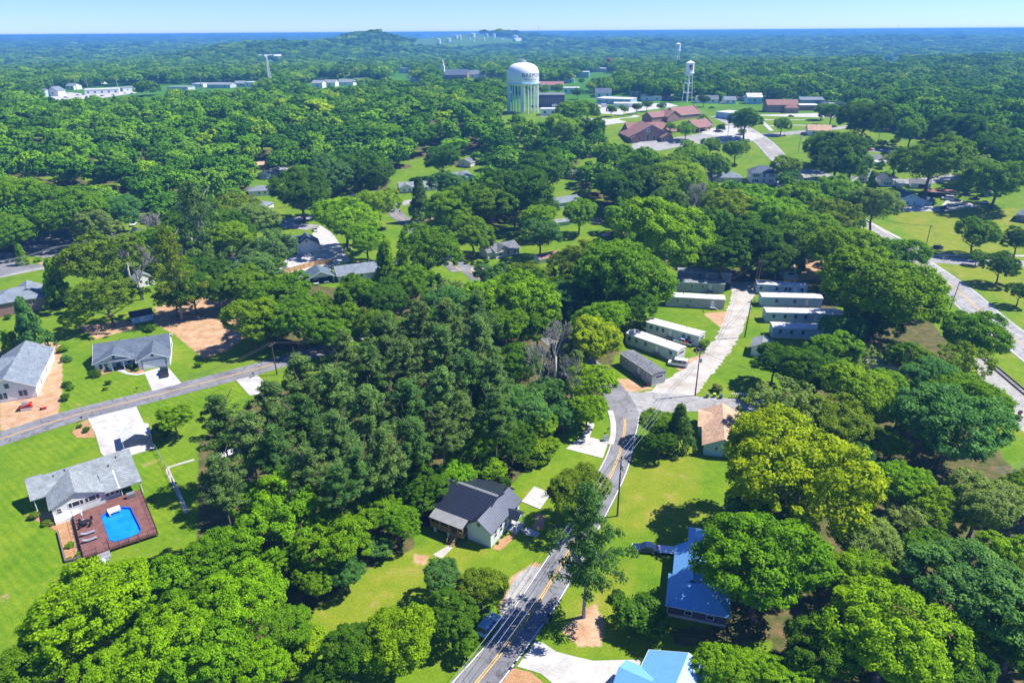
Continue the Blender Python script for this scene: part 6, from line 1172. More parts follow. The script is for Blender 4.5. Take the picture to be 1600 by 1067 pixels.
def crown_cone(name, n=5200, leaf=.14, fat=1.0, power=1.0, mat=None):
    """Narrow evergreen: radius 1, half height 1, widest near the foot."""
    C, N, T = [], [], []
    for i in range(150):
        f = random.random() ** .8; z = -.95 + 1.9 * f; r = fat * ((1 - f) ** power * .9 + .08) * random.uniform(.78, 1.12); a = random.random() * 6.283; d = np.array([math.cos(a), math.sin(a), .3])
        p = np.array([math.cos(a) * r, math.sin(a) * r, z]); k = n // 150; u = rnd_dirs(k, -.7); k = len(u); off = u * (RNG.random(k) ** .5)[:, None] * .2; off[:, 2] *= .55
        C.append(p + off); N.append(d * .6 + u * .6 + RNG.normal(size=(k, 3)) * .35); T.append(np.clip(random.gauss(.45, .2) + RNG.normal(size=k) * .15, 0, 1))
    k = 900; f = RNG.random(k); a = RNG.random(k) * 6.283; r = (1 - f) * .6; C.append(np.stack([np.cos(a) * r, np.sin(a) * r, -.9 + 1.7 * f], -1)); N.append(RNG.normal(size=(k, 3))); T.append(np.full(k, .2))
    return leaf_mesh(name, np.concatenate(C), np.concatenate(N), leaf, np.concatenate(T), mat or MT['leaf'], .5)
def limbs_mesh(name, mat, forks=5, r=.055, top=.9, start=.35):
    """Trunk from z=0 to z=1 with limbs; the limbs reach out one unit at z=1."""
    mb = MB(); prev = Vector((0, 0, 0)); pr = r * 1.35
    for i in range(1, 6):
        z = i / 5 * top; p = Vector((random.uniform(-.04, .04), random.uniform(-.04, .04), z)); rr = r * (1 - .13 * i); mb.tube(prev, p, pr, rr, 8, cap=(i == 1)); prev, pr = p, rr
    for k in range(forks):
        a = 2 * math.pi * (k + random.random() * .6) / forks; z = random.uniform(start, top * .9); q = Vector((0, 0, z)); rr = r * .55
        for s_ in range(3):
            n = q + Vector((math.cos(a) * .2, math.sin(a) * .2, random.uniform(.05, .14))); mb.tube(q, n, rr, rr * .65, 6, cap=False); q = n; rr *= .65; a += random.uniform(-.35, .35)
    return mb.mesh(name, mat, True)
def bare_mesh(name, twigs=True):
    mb = MB()
    def grow(p, d, L, r, depth):
        q = p + d * L; mb.tube(p, q, r, r * .68, 5 if depth > 1 else 4, cap=False)
        if depth == 0: return
        for k in range(3 if depth > 1 else 4):
            a = random.random() * 6.283; sp_ = random.uniform(.35, .8); u = d.orthogonal().normalized(); w = d.cross(u); nd = (d + (u * math.cos(a) + w * math.sin(a)) * sp_ + Vector((0, 0, .12))).normalized()
            grow(q, nd, L * random.uniform(.55, .8), max(r * .6, .006), depth - 1)
    tr = MB(); tr.tube((0, 0, 0), (.02, .01, .9), .06, .04, 7); tm = tr.mesh(name + '_trunk', MT['dead_wood'], True)
    for k in range(4):
        a = 1.57 * k + random.random(); grow(Vector((.02, .01, .55 + .1 * k)), Vector((math.cos(a) * .55, math.sin(a) * .55, .8)).normalized(), .44, .03, 5)
    return tm, mb.mesh(name, MT['dead_wood'])
CROWNS = {'B': [crown_broad('crown_leaves', lobes=random.choice([7, 9, 11]), clumps=random.choice([230, 280, 330]), per=100, leaf=random.uniform(.042, .05), clump_r=.108, seed_open=random.uniform(.06, .16)) for _ in range(7)],
          'P': [crown_pine('pine_needles', tiers=random.choice([9, 10])) for _ in range(4)],
          'T': [crown_pine('tall_pine_needles', tiers=13, per=80, leaf=.085, drop=.30)],
          'C': [crown_cone('cedar_needles') for _ in range(2)], 'A': [crown_cone('arborvitae_needles', 4200, .13, .9, .55)],
          'S': [crown_broad('shrub_leaves', 6, 110, 60, .095, .17) for _ in range(3)]}
OPEN = [crown_broad('open_crown_leaves', 9, 170, 60, .06, .11, None, .34, .62) for _ in range(2)]
TRUNKS = {'B': [limbs_mesh('trunk_limbs', MT['bark'], 6) for _ in range(3)], 'P': [limbs_mesh('pine_trunk', MT['bark_pine'], 7, .042, .98, .5) for _ in range(2)], 'S': [limbs_mesh('stem', MT['bark'], 5, .05)], 'T': [limbs_mesh('pine_trunk', MT['bark_pale'], 7, .046, .98, .4)]}
BARE = [bare_mesh('bare_branches') for _ in range(3)]
NAMES = dict(B='broadleaf_tree', P='pine_tree', T='pine_tree', C='conifer', A='arborvitae', S='bush', D='bare_tree')
CATS = dict(B='tree', P='pine tree', T='pine tree', C='conifer', A='evergreen', S='bush', D='bare tree')
def plant(t):
    shared = t.label.startswith('*'); lab = t.label.lstrip('*')
    if shared and t in TREES: lab = lab
    root = thing(NAMES[t.kind], lab, CATS[t.kind], (t.x, t.y, t.z), random.uniform(0, 6.28), (lab if shared else None))
    if shared: root['group'] = 'trees: ' + lab
    if t.kind == 'D':
        tm, bm_ = random.choice(BARE); h = t.zc + t.rz; a = link(bpy.data.objects.new('trunk', tm), root); a.scale = (h * .55, h * .55, h * .55); b = link(bpy.data.objects.new('branches', bm_), root); b.scale = (t.R * .85, t.R * .85, h * .62); return root
    me = random.choice(CROWNS[t.kind]) if not (t.kind == 'B' and t.hue in 'wo' and random.random() < .7) else random.choice(OPEN)
    c = link(bpy.data.objects.new('crown', me), root); c.location = (0, 0, t.zc); k = random.uniform(.94, 1.06); c.scale = (t.R * k * 1.04, t.R / k * 1.04, t.rz)
    h = HUE[t.hue]; v = random.uniform(.88, 1.14); c.color = (h[0] * v * random.uniform(.9, 1.1), h[1] * v, h[2] * v, 1); tl = .22 if t.kind == 'B' else .06; c.rotation_euler = (random.uniform(-tl, tl), random.uniform(-tl, tl), random.uniform(0, 6.28))
    tk = TRUNKS['T' if t.kind == 'T' else 'P' if t.kind in 'PCA' else 'S' if t.kind == 'S' else 'B']; tr = link(bpy.data.objects.new('trunk', random.choice(tk)), root)
    top = t.zc + (t.rz * .75 if t.kind in 'PTCA' else 0); wd = {'P': .95, 'T': .95, 'C': .5, 'A': .5}.get(t.kind, 1.0); tr.scale = (t.R * wd, t.R * wd, top)
    return root
for t in TREES: plant(t)
for t in FILL_THINGS: plant(t)
# low scrub along the wood edges and garden shrubs
def bush(px, py, r, hue, label): TREES.append(mk_tree('S', px, py, r, hue, label)); plant(TREES[-1])
for px, py, r, hue, lab in [(148, 583, 9, 'd', "dark shrub leaning at the garage house's corner"), (168, 578, 3.4, 'y', "yellow shrub under the garage house's front windows"), (200, 573, 4, 'y', "yellow shrub at the garage house's front walk"), (214, 577, 4, 'y', "yellow shrub beside the garage wall"), (208, 572, 6, 'd', "dark shrub between the two yellow shrubs"), (169, 598, 5, 'd', "young tree in the round bed of the front lawn"), (164, 607, 4, 'o', "low plant at the edge of the round front lawn bed"),
        (124, 666, 4, 'd', "small shrub by the mailbox in the mulch island"), (135, 671, 6, 'd', "larger shrub in the mulch island"), (52, 806, 8, 'o', "olive shrub at the carport end of the deck's mulch bed"), (72, 816, 7, 'o', "olive shrub beside the house wall in the deck's mulch bed"), (80, 819, 4, 'o', "small shrub next to the olive shrub in the mulch bed"), (109, 851, 6.5, 'b', "bright round shrub in the walled mulch bed"), (123, 866, 5, 'b', "small bright shrub at the low corner of the walled mulch bed"), (108, 873, 4, 'g', "tiny shrub behind the retaining wall corner"),
        (103, 560, 8, 't', "weedy shrub at the edge of the clay lot, nearest the garage house lawn"), (104, 600, 7, 'd', "weedy shrub halfway along the clay lot's edge"), (102, 620, 8, 'd', "weedy shrub at the roadside end of the clay lot's edge"), (98, 545, 8, 'l', "lime weeds at the top of the clay lot's edge"), (110, 605, 6, 'g', "green weed clump beside the clay lot's middle shrub"), (310, 570, 6, 'g', "green shrub on the bank beside the drive of the garage house"),
        (785, 838, 2.6, 'd', "small shrub in the foundation bed, farther from the gable"), (778, 848, 2.6, 'd', "small shrub in the foundation bed, nearer the gable"), (729, 410, 4, 'd', "first clipped bush of the row at the beige house drive"), (739, 411, 4, 'd', "second clipped bush of the row at the beige house drive"), (749, 411, 5, 'd', "third clipped bush of the row at the beige house drive"), (760, 408, 5, 'd', "clipped bush beside the beige house's entry"), (60, 405, 6, 'b', "green bush behind the parking lot's kerb"), (355, 435, 12, 'g', "bush by the little white roofed barn"), (235, 512, 9, 'g', "bush in front of the blue shed"), (78, 470, 8, 'o', "grey brush at the brick house's corner"), (12, 495, 6, 'd', "dark shrub under the brick house's front wall"),
        (1398, 222, 7, 'g', "clipped hedge bush along the far right street"), (1378, 224, 9, 'o', "olive bush by the long grey roof"), (1377, 259, 7, 'b', "round bright bush below the tiny white roofed shed"), (1098, 182, 6, 'b', "green hedge before the church annex"), (1160, 206, 7, 'b', "bush at the church entrance")]: bush(px, py, r, hue, lab)

# ---------------------------------------------------------------- the far woods: past counting, one object
def low(name): return crown_broad(name, random.choice([4, 6, 8, 10]), 70, 34, .12, .17, MT['woods'], .12, random.uniform(.45, .68))
LOWS = [low('woods_crown') for _ in range(8)]
def make_woods():
    xs, ys, sc = [], [], []
    for t in FILL_STUFF: xs.append(t.x); ys.append(t.y); sc.append(t.R)
    CLEAR = [[(60, 156), (75, 140), (130, 138), (250, 132), (300, 133), (370, 130), (420, 128), (420, 142), (300, 146), (215, 150), (170, 158), (80, 162)], [(440, 140), (500, 126), (580, 124), (580, 136), (500, 144)], [(685, 120), (760, 114), (765, 128), (690, 130)],
             [(840, 180), (842, 140), (880, 132), (905, 140), (930, 150), (985, 152), (1010, 158), (1070, 158), (1120, 158), (1165, 160), (1195, 160), (1290, 160), (1325, 170), (1330, 205), (1290, 220), (1240, 240), (1180, 235), (1090, 245), (1000, 240), (935, 200), (880, 182)], [(900, 124), (900, 116), (950, 110), (952, 116), (920, 124)],
             [(640, 78), (650, 62), (700, 50), (790, 60), (830, 66), (830, 74), (740, 76), (690, 79)], [(398, 97), (405, 90), (445, 90), (445, 98)], [(1330, 232), (1420, 226), (1600, 226), (1600, 234), (1420, 240)], [(1375, 98), (1380, 92), (1405, 92), (1405, 99)], [(800, 180), (805, 150), (850, 150), (850, 180)], [(615, 118), (622, 110), (642, 110), (645, 118)]]
    D = 150.0
    pts = []
    while D < 9500:
        s = 10.5 if D < 700 else 10.5 + (D - 700) * .008; n = int(1.75 * D / s); a = np.linspace(-.88, .88, n) + RNG.uniform(-.4, .4, n) * 1.75 / n; d = D + RNG.uniform(-.45, .45, n) * s; pts.append(np.stack([d * np.sin(a), d * np.cos(a), np.full(n, s)], -1)); D += s * .92
    P = np.concatenate(pts); h = hgt(P[:, 0], P[:, 1]); bx, by, w = proj_many(P[:, 0], P[:, 1], h); d = np.hypot(P[:, 0], P[:, 1])
    ok = (bx > -120) & (bx < 1720) & (d > 560)
    for p in CLEAR: ok &= ~in_poly(p, bx, by)
    for i in np.where(ok)[0]:
        x, y, s = P[i]; R = s * random.choice([random.uniform(.38, .55), random.uniform(.5, .75), random.uniform(.6, .95)])
        if d[i] < 2300:
            cx, cy, w_ = bx[i], by[i] - 7 * FPX / w[i], w[i]; rp = R * FPX / w_
            if any(a < cx + rp * .7 and c > cx - rp * .7 and b < cy + rp * .7 and e > cy - rp * .7 and d[i] < kd + 8 for (a, b, c, e), kd in zip(KEEP, KEEP_D)): continue
            if any((t.x - x) ** 2 + (t.y - y) ** 2 < (0.6 * (t.R + R)) ** 2 for t in _fill): continue
        xs.append(x); ys.append(y); sc.append(R)
    xs, ys, sc = map(np.array, (xs, ys, sc)); n = len(xs); z = hgt(xs, ys); flatk = np.clip(7.5 / sc, .45, 1.0)
    me = bpy.data.meshes.new('far_woods'); me.vertices.add(n); me.vertices.foreach_set('co', np.stack([xs, ys, z + sc * flatk * .8 + RNG.uniform(.5, 5.5, n)], -1).ravel())
    def put(nm, tp, v):
        a = me.attributes.new(nm, tp, 'POINT'); a.data.foreach_set('vector' if tp == 'FLOAT_VECTOR' else 'value', v)
    put('size', 'FLOAT_VECTOR', np.stack([sc * RNG.uniform(.8, 1.2, n), sc * RNG.uniform(.8, 1.2, n), sc * flatk * RNG.uniform(.75, 1.25, n)], -1).ravel().astype(np.float32)); put('turn', 'FLOAT_VECTOR', np.stack([RNG.uniform(-.25, .25, n), RNG.uniform(-.25, .25, n), RNG.uniform(0, 6.28, n)], -1).ravel().astype(np.float32)); put('pick', 'INT', RNG.integers(0, 8, n).astype(np.int32))
    o = link(bpy.data.objects.new('far_woods', me)); tag(o, "continuous green forest filling the distance beyond the town", 'forest', kind='stuff')
    ng = bpy.data.node_groups.new('woods', 'GeometryNodeTree'); ng.interface.new_socket('Geometry', in_out='INPUT', socket_type='NodeSocketGeometry'); ng.interface.new_socket('Geometry', in_out='OUTPUT', socket_type='NodeSocketGeometry')
    N = ng.nodes; gi = N.new('NodeGroupInput'); go = N.new('NodeGroupOutput'); ip = N.new('GeometryNodeInstanceOnPoints'); gt = N.new('GeometryNodeGeometryToInstance')
    for me_ in LOWS[::-1]:
        ob = bpy.data.objects.new('woods_crown', me_); oi = N.new('GeometryNodeObjectInfo'); oi.inputs['Object'].default_value = ob; ng.links.new(oi.outputs['Geometry'], gt.inputs[0])
    def attr(nm, tp): a = N.new('GeometryNodeInputNamedAttribute'); a.data_type = tp; a.inputs['Name'].default_value = nm; return a.outputs['Attribute']
    ng.links.new(gi.outputs[0], ip.inputs['Points']); ng.links.new(gt.outputs[0], ip.inputs['Instance']); ip.inputs['Pick Instance'].default_value = True
    ng.links.new(attr('pick', 'INT'), ip.inputs['Instance Index']); ng.links.new(attr('turn', 'FLOAT_VECTOR'), ip.inputs['Rotation']); ng.links.new(attr('size', 'FLOAT_VECTOR'), ip.inputs['Scale']); ng.links.new(ip.outputs[0], go.inputs[0])
    md = o.modifiers.new('woods', 'NODES'); md.node_group = ng; print('woods', n)
make_woods()
# ---------------------------------------------------------------- vehicles
def vehicle(kind, label, px, py, heading, paint, group=None, cat=None, s=1.0):
    """heading: degrees, the direction the front points, in the ground plane (0 = screen right, 90 = away)."""
    p = at(px, py); L, Wd = dict(sedan=(4.6, 1.8), suv=(4.7, 1.9), pickup=(5.7, 1.95), van=(5.4, 2.0), box=(6.5, 2.3))[kind]
    t = thing(dict(sedan='parked_car', suv='parked_car', pickup='pickup_truck', van='passenger_van', box='box_truck')[kind], label, cat or dict(sedan='car', suv='car', pickup='pickup truck', van='van', box='truck')[kind], p, math.radians(heading), group)
    h = L / 2; w = Wd / 2; m = MB()
    if kind in ('sedan', 'suv'):
        b = .95 if kind == 'suv' else .82; prof = [(-h, .35), (-h, b), (-h + .1, b + .04), (h - 1.2, b), (h - .1, b - .16), (h, .6), (h - .02, .32)]; top = 1.72 if kind == 'suv' else 1.42
        cab = [(-h + (.12 if kind == 'suv' else .75), b + .02), (-h + (.45 if kind == 'suv' else 1.25), top), (h - 2.3, top), (h - 1.35, b + .02)]
    elif kind == 'pickup':
        b = 1.02; prof = [(-h, .45), (-h, b), (h - 1.5, b), (h - .12, b - .06), (h, .75), (h - .03, .42)]; top = 1.8; cab = [(-h + 2.0, b + .01), (-h + 2.15, top), (h - 2.3, top), (h - 1.5, b + .01)]
    elif kind == 'van':
        b = 1.15; prof = [(-h, .4), (-h, b), (h - .9, b), (h - .05, .98), (h, .6), (h - .03, .38)]; top = 2.05; cab = [(-h, b + .01), (-h + .12, top), (h - 1.75, top), (h - .85, b + .01)]
    else:
        b = 1.1; prof = [(-h, .5), (-h, .9), (h - 1.9, .9), (h - 1.9, 1.2), (h - .1, 1.1), (h, .6), (h, .45)]; top = 1.9; cab = [(h - 1.9, 1.2), (h - 1.85, top), (h - .8, top), (h - .25, 1.15)]
    m.extrude(prof, 'y', -w, w); body = m.build('body', car_paint(paint), t)
    bm = bmesh.new(); bm.from_mesh(body.data); bmesh.ops.recalc_face_normals(bm, faces=bm.faces); bmesh.ops.bevel(bm, geom=list(bm.edges), offset=.07, segments=2, affect='EDGES', profile=.6); bm.to_mesh(body.data); bm.free()
    iw = w - .12; g = MB(); g.extrude(cab, 'y', -iw, iw); gl = g.build('window', MT['glass'], t); rf = MB(); (x0, z0), (x1, z1), (x2, z2), (x3, z3) = cab; rf.box(x1 - .02, x2 + .02, -iw + .03, iw - .03, z1 - .02, z1 + .05)
    for f in (0, .36, .68, 1.0) if kind != 'pickup' else (0, .5, 1.0):
        xb = x0 + (x3 - x0) * f; xt = x1 + (x2 - x1) * f
        for sy in (-1, 1): rf.raw([(xb - .05, sy * (iw + .01), z0), (xb + .05, sy * (iw + .01), z0), (xt + .05, sy * (iw - .0), z1), (xt - .05, sy * (iw - .0), z1)], [(0, 1, 2, 3) if sy < 0 else (3, 2, 1, 0)])
    if kind == 'van':
        for sy in (-1, 1): rf.box(x0, x0 + .5, sy * (iw + .02) - .02, sy * (iw + .02) + .02, z0, z1)
    rf.build('cabin_roof', car_paint(paint), t)
    if kind == 'pickup': MB().box(-h + .12, -h + 1.9, -w + .14, w - .14, b - .02, b + .012).build('cargo_bed', MT['black'], t)
    if kind == 'box': MB().box(-h, h - 2.0, -w, w, .92, 2.9).build('cargo_box', MT['paint_white'], t)
    for sx in (-h + .95, h - .95):
        for sy in (-1, 1):
            ty = MB().tube((sx, sy * (w - .2), .34), (sx, sy * (w + .02), .34), .34, n=14).build('wheel', MT['tyre'], t); MB().tube((sx, sy * (w + .005), .34), (sx, sy * (w + .035), .34), .19, n=10).build('rim', MT['steel'], ty)
    for sy in (-1, 1):
        MB().box(h - .1, h + .015, sy * (w - .32) - .16, sy * (w - .32) + .16, .62, .76).build('headlight', MT['trim'], t); MB().box(-h - .015, -h + .1, sy * (w - .18) - .1, sy * (w - .18) + .1, .68, .88).build('tail_light', MT['red'], t)
    return t
WH = (.80, .80, .80); BK = (.02, .022, .025); SV = (.45, .46, .48)
vehicle('pickup', "black pickup truck parked on the garage house drive", 257.5, 584, 118, BK)
vehicle('van', "white passenger van parked beside the gravel lane", 1059, 571, 160, WH)
vehicle('pickup', "white pickup with a red load beside the bent roofed trailer", 1067, 537, 142, WH)
lp = at(1072, 539.5); ld = thing('red_load', "red load in the bed of the white pickup by the trailer", 'load', (lp.x, lp.y, 1.03), math.radians(142)); MB().box(-.8, .6, -.7, .7, 0, .16).box(-.5, .3, -.5, .5, .17, .3).build('stack', MT['red'], ld)
vehicle('suv', "pale blue car half under the dark tree by the road", 764, 980, 60, (.28, .50, .72))
vehicle('sedan', "dark blue car in the shade beside the blue roofed brick house", 1008, 860, 172, (.012, .03, .10))
tr = thing('flat_trailer', "grey flat trailer behind the dark blue car in the shade", 'trailer', at(1037, 862), math.radians(172)); MB().box(-2.2, 2.2, -.95, .95, .55, .65).build('bed', MT['steel'], tr)
for sy in (-1, 1): MB().tube((0, sy * .85, .3), (0, sy * 1.05, .3), .3, n=12).build('wheel', MT['tyre'], tr)
vehicle('sedan', "silver car in the open carport, the one nearer the fence side", 494.5, 443, -75, SV); vehicle('sedan', "silver car in the open carport, the one beside the house wall", 510, 440, -75, SV)
vehicle('pickup', "white pickup at the end of the shaded driveway", 209, 352, -80, WH); vehicle('suv', "dark parked car beside the white pickup in the shade", 226, 349, -80, (.05, .06, .09)); vehicle('sedan', "black car below the white pickup on the shaded driveway", 210, 361, -80, BK)
vehicle('suv', "dark car parked under trees beside the beige house", 738, 404, 10, (.04, .05, .06)); vehicle('sedan', "pale car on the white court's shaded drive", 493, 361, -70, (.55, .55, .56)); vehicle('sedan', "white car beside the orange roofed house far back", 420, 262, 5, WH); vehicle('sedan', "blue grey car left of the white car far back", 396, 262, 5, (.2, .3, .42))
vehicle('sedan', "white car under a canopy by the wired tree", 414, 280, 10, WH)
vehicle('sedan', "bright red car on the far right street", 1359, 235.5, 0, (.62, .02, .05))
vehicle('van', "white van parked beside the rust roofed carport", 1480, 312, 160, WH); vehicle('sedan', "dark car next to the white van by the rust carport", 1493, 315, 160, (.05, .07, .12)); vehicle('sedan', "white car in the shadow near the dark shed", 1537, 318, 150, WH); vehicle('suv', "dark blue car behind the white cottage", 1396, 279, 0, (.05, .06, .15)); vehicle('sedan', "dark parked car in the tree shade behind the wide lawn", 1508, 305, 150, BK); vehicle('sedan', "black parked car in the tree shade below the green lawn", 1522, 312, 150, BK)
vehicle('suv', "blue car under the far right trees, the larger one", 1508, 239, 0, (.04, .15, .42)); vehicle('sedan', "blue car beside the hip roofed house at the far right", 1522, 240, 5, (.03, .12, .36)); vehicle('sedan', "pale car at the wired tree of the town avenue", 1295, 261, -20, (.6, .62, .64)); vehicle('sedan', "silver car under the wires on the town avenue", 1277, 256, -20, SV)
vehicle('pickup', "dark pickup at the town street corner by the blue store", 1112, 170, 0, (.04, .1, .2)); vehicle('sedan', "white car by the hedge house under the water tower", 1127, 163, 10, WH); vehicle('sedan', "dark car on the town street before the long brick building", 1236, 183, 0, BK); vehicle('sedan', "black car beside the church above the low grey roof", 1111, 254, 0, BK)
vehicle('sedan', "dark car at the church drive's far kerb", 1003, 167, 0, BK)
for i, (x, y, c, l) in enumerate([(103, 153.5, BK, "black car alone on the far left town lot"), (148, 150.5, (.1, .12, .3), "dark blue car before the fuel station"), (160, 151, BK, "black car at the fuel station's middle"), (177, 149.5, WH, "white car at the fuel station's right end"), (196, 147, WH, "white car before the long grey store"), (207, 147.5, SV, "silver car before the long grey store"), (122, 150, (.2, .3, .5), "blue car left of the fuel station")]): vehicle('sedan', l, x, y, 10, c)
vehicle('box', "white box truck beside the dark depot", 868, 168, 5, WH); vehicle('box', "white box truck behind the long market", 945, 168, 0, WH)
# --- red skid steer on the clay lot
k = thing('skid_steer_loader', "red and grey tracked loader on the bare clay before the new house", 'loader', at(42, 639), math.radians(-162))
m = MB().extrude([(-1.3, .45), (-1.3, 1.35), (-.6, 1.5), (.9, .9), (.9, .45)], 'y', -.55, .55); m.build('body', MT['red'], k)
cb = MB().box(-.55, .6, -.5, .5, 1.2, 2.1).build('cab', MT['steel'], k); MB().box(.605, .63, -.42, .42, 1.2, 1.95).build('pane', MT['glass'], cb)
for sy in (-1, 1):
    MB().extrude([(-1.35, .25), (-1.1, .0), (.9, .0), (1.15, .25), (1.0, .6), (-1.1, .6)], 'y', sy * .6 if sy > 0 else -.95, .95 if sy > 0 else -.6).build('track', MT['steel'], k)
    MB().extrude([(-1.3, 1.4), (-1.2, 1.65), (1.5, .8), (1.75, .3), (1.6, .25), (1.3, .65)], 'y', sy * .62 - .08, sy * .62 + .08).build('loader_arm', MT['red'], k)
MB().extrude([(1.5, .02), (2.3, .02), (2.3, .1), (1.7, .2), (1.6, .75), (1.5, .7)], 'y', -.95, .95).build('bucket', MT['black_metal'], k)
k = thing('walk_behind_tool', "small red machine with dark wheel lying on the clay by the road", 'machine', at(67, 640), .5); MB().box(-.1, .9, -.25, .25, .25, .6).build('engine', MT['red'], k); MB().tube((-.3, -.2, .3), (-.3, .2, .3), .3, n=12).build('wheel', MT['tyre'], k); MB().tube((-.2, 0, .4), (-.9, 0, 1.2), .04).build('handle', MT['black_metal'], k)
# ---------------------------------------------------------------- poles, wires, small things
POLES = {}
def pole(key, label, px, py, h_=11.5, lean=(0, 0), arms=1, can=False, mat='pole', r=.16, arm_dir=0.0):
    p = at(px, py); t = thing('utility_pole', label, 'utility pole', p, arm_dir); top = Vector((lean[0], lean[1], h_)); MB().tube((0, 0, 0), top, r * 1.15, r * .75, 8).build('pole', MT[mat], t)
    for i in range(arms):
        z = h_ - .5 - i * 1.1; m = MB().box(-1.25, 1.25, -.09, .09, z - .08, z + .08).build('crossarm', MT[mat], t); m.location = (lean[0] * z / h_, lean[1] * z / h_ - .22, 0)
        for x in (-1.1, 0, 1.1): MB().lathe([(.05, z + .08), (.09, z + .15), (.04, z + .3)], 6, (x, 0)).build('insulator', MT['steel'], m)
    if can: MB().lathe([(.24, h_ - 3.2), (.27, h_ - 3.1), (.27, h_ - 2.2), (.2, h_ - 2.1)], 10, (.45, -.1)).build('transformer', MT['steel'], t)
    POLES[key] = p + top; return t
pole('a', "utility pole on the lawn side of the left road", 433, 585, 9.5, (-.3, 0), arm_dir=1.2); pole('b', "utility pole at the mouth of the gravel lane", 1086, 618, 12.5, arm_dir=.2, can=True); pole('c', "utility pole with a grey transformer beside the main road", 964.5, 806, 13.5, (0, 0), can=True, arm_dir=.9)
pole('d', "leaning pole by the stone sign on the wide lawn", 1443, 400, 12.5, (.5, .3), arm_dir=.6); pole('e', "bare leaning pole on the near edge of the highway", 1484, 484, 9.5, (.7, 0), 0, r=.14); pole('f', "pole in the middle of the gravel lane's grass edge", 1163.5, 527, 12.0, (.5, 0), can=True, arm_dir=.3); pole('g', "pole at the shaded top of the gravel lane", 1183, 452, 11, arm_dir=.3)
pole('h', "pole on the verge of the upper left street", 96, 421, 9.0, (-.25, 0), arm_dir=.4); pole('i', "short pole on the pale court before the gable", 470, 405, 5.0, arms=0, r=.14); pole('j', "pole at the town avenue's kerb near the wired tree", 1274, 281, 10, arm_dir=.7); pole('k', "pole on the grass strip of the town avenue", 1309, 297, 11, arm_dir=.7); pole('l', "pole beside the hedge of the far right street", 1370, 230, 12, (.3, 0), arm_dir=.1); pole('m', "pole at the edge of the town street lawn", 1247, 240, 11, mat='pole_gray'); pole('n', "pole behind the long brick building", 1234, 160, 12, mat='pole_gray')
pole('o', "pale pole at the left town lot, the leftmost", 86, 143, 14, mat='pole_gray', arms=0, r=.4); pole('p', "pale pole on the left town lot by the black car", 121, 146, 17, mat='pole_gray', arms=0, r=.4); pole('q', "pale pole just left of the fuel station", 138, 140, 14, mat='pole_gray', arms=0, r=.4); pole('r', "pale pole at the fuel station's right end", 186, 146, 16, mat='pole_gray', arms=1, r=.4); pole('s', "pale pole near the corner shop of the left town row", 316, 142, 17, mat='pole_gray', arms=1, r=.4)
pole('u', "pole in the highway verge beside the church car park", 1137, 213, 11, mat='pole_gray'); pole('v', "pole at the wood's right edge where wires come in", 1590, 800, 12, arm_dir=.5); pole('w', "pole at the bottom left corner of the wide court lawn", 655, 372, 9, arm_dir=.8)
def wire(label, a, b, sag=1.0, n=3, gap=1.0, mat='wire', r=.035, group=None):
    A, B = Vector(a), Vector(b); d = (B - A); s = Vector((-d.y, d.x, 0)).normalized()
    t = thing('power_line', label, 'power line', A, 0, group)
    for k in range(n):
        o = s * (k - (n - 1) / 2) * gap; m = MB(); pts = [A + d * f + o - Vector((0, 0, 4 * sag * f * (1 - f))) - A for f in np.linspace(0, 1, 13)]
        for p, q_ in zip(pts, pts[1:]): m.tube(p, q_, r, n=4, cap=False)
        m.build('cable', MT[mat], t)
P_ = POLES
wire("wires along the main road from the transformer pole to the bottom edge", P_['c'], at(690, 1110, 11.5), 1.5, 4, .9, 'wire_light', .03); wire("wires from the transformer pole up to the lane mouth pole", P_['c'], P_['b'], 1.2, 3, .8, 'wire_light', .03); wire("wires from the lane mouth pole to the pole farther up the lane", P_['b'], P_['f'], 1, 2, .8); wire("wires between the two upper poles of the gravel lane", P_['f'], P_['g'], .8, 2, .8)
wire("wire from the lane mouth pole running to the cabin by the dark tree", P_['b'], at(1230, 590, 9), .9, 1, .8); wire("wires from the left road pole over the clay lot", P_['a'], at(290, 590, 9), 1, 2, .8); wire("wires from the left road pole toward the pine wood", P_['a'], at(545, 520, 9), 1, 2, .8); wire("wires in front of the wired tree", at(400, 330, 9), at(640, 288, 9), .8, 4, 1.2, 'wire_light', .05); wire("wires from the street pole to the upper left wood", P_['h'], at(-10, 410, 9), .6, 3, .9, 'wire_light', .04); wire("wires from the street pole past the big olive tree", P_['h'], at(260, 350, 9), .8, 3, .9, 'wire_light', .04)
wire("wires from the wide lawn pole toward the pale willowy tree", P_['d'], at(1365, 340, 10), .8, 2, .8); wire("wires from the wide lawn pole down to the highway pole", P_['d'], P_['e'], .8, 2, .6); wire("wires over the town avenue", P_['k'], P_['m'], 1, 3, .9, 'wire_light', .05); wire("wires from the avenue's kerb pole to the grass strip pole", P_['j'], P_['k'], .5, 2, .9, 'wire_light', .05); wire("wires at the wood's right edge below the railway", P_['v'], at(1560, 735, 10), .6, 3, .8, 'wire_light', .04); wire("long wire above the tan house's trees", at(742, 262, 9), at(870, 262, 9), .5, 1, 1, 'wire_light', .07); wire("wires behind the long brick building", P_['n'], at(1140, 155, 11), .8, 2, 1, 'wire', .07); wire("wires from the shaded lane pole across the gravel", P_['g'], at(1110, 455, 8), .5, 1)
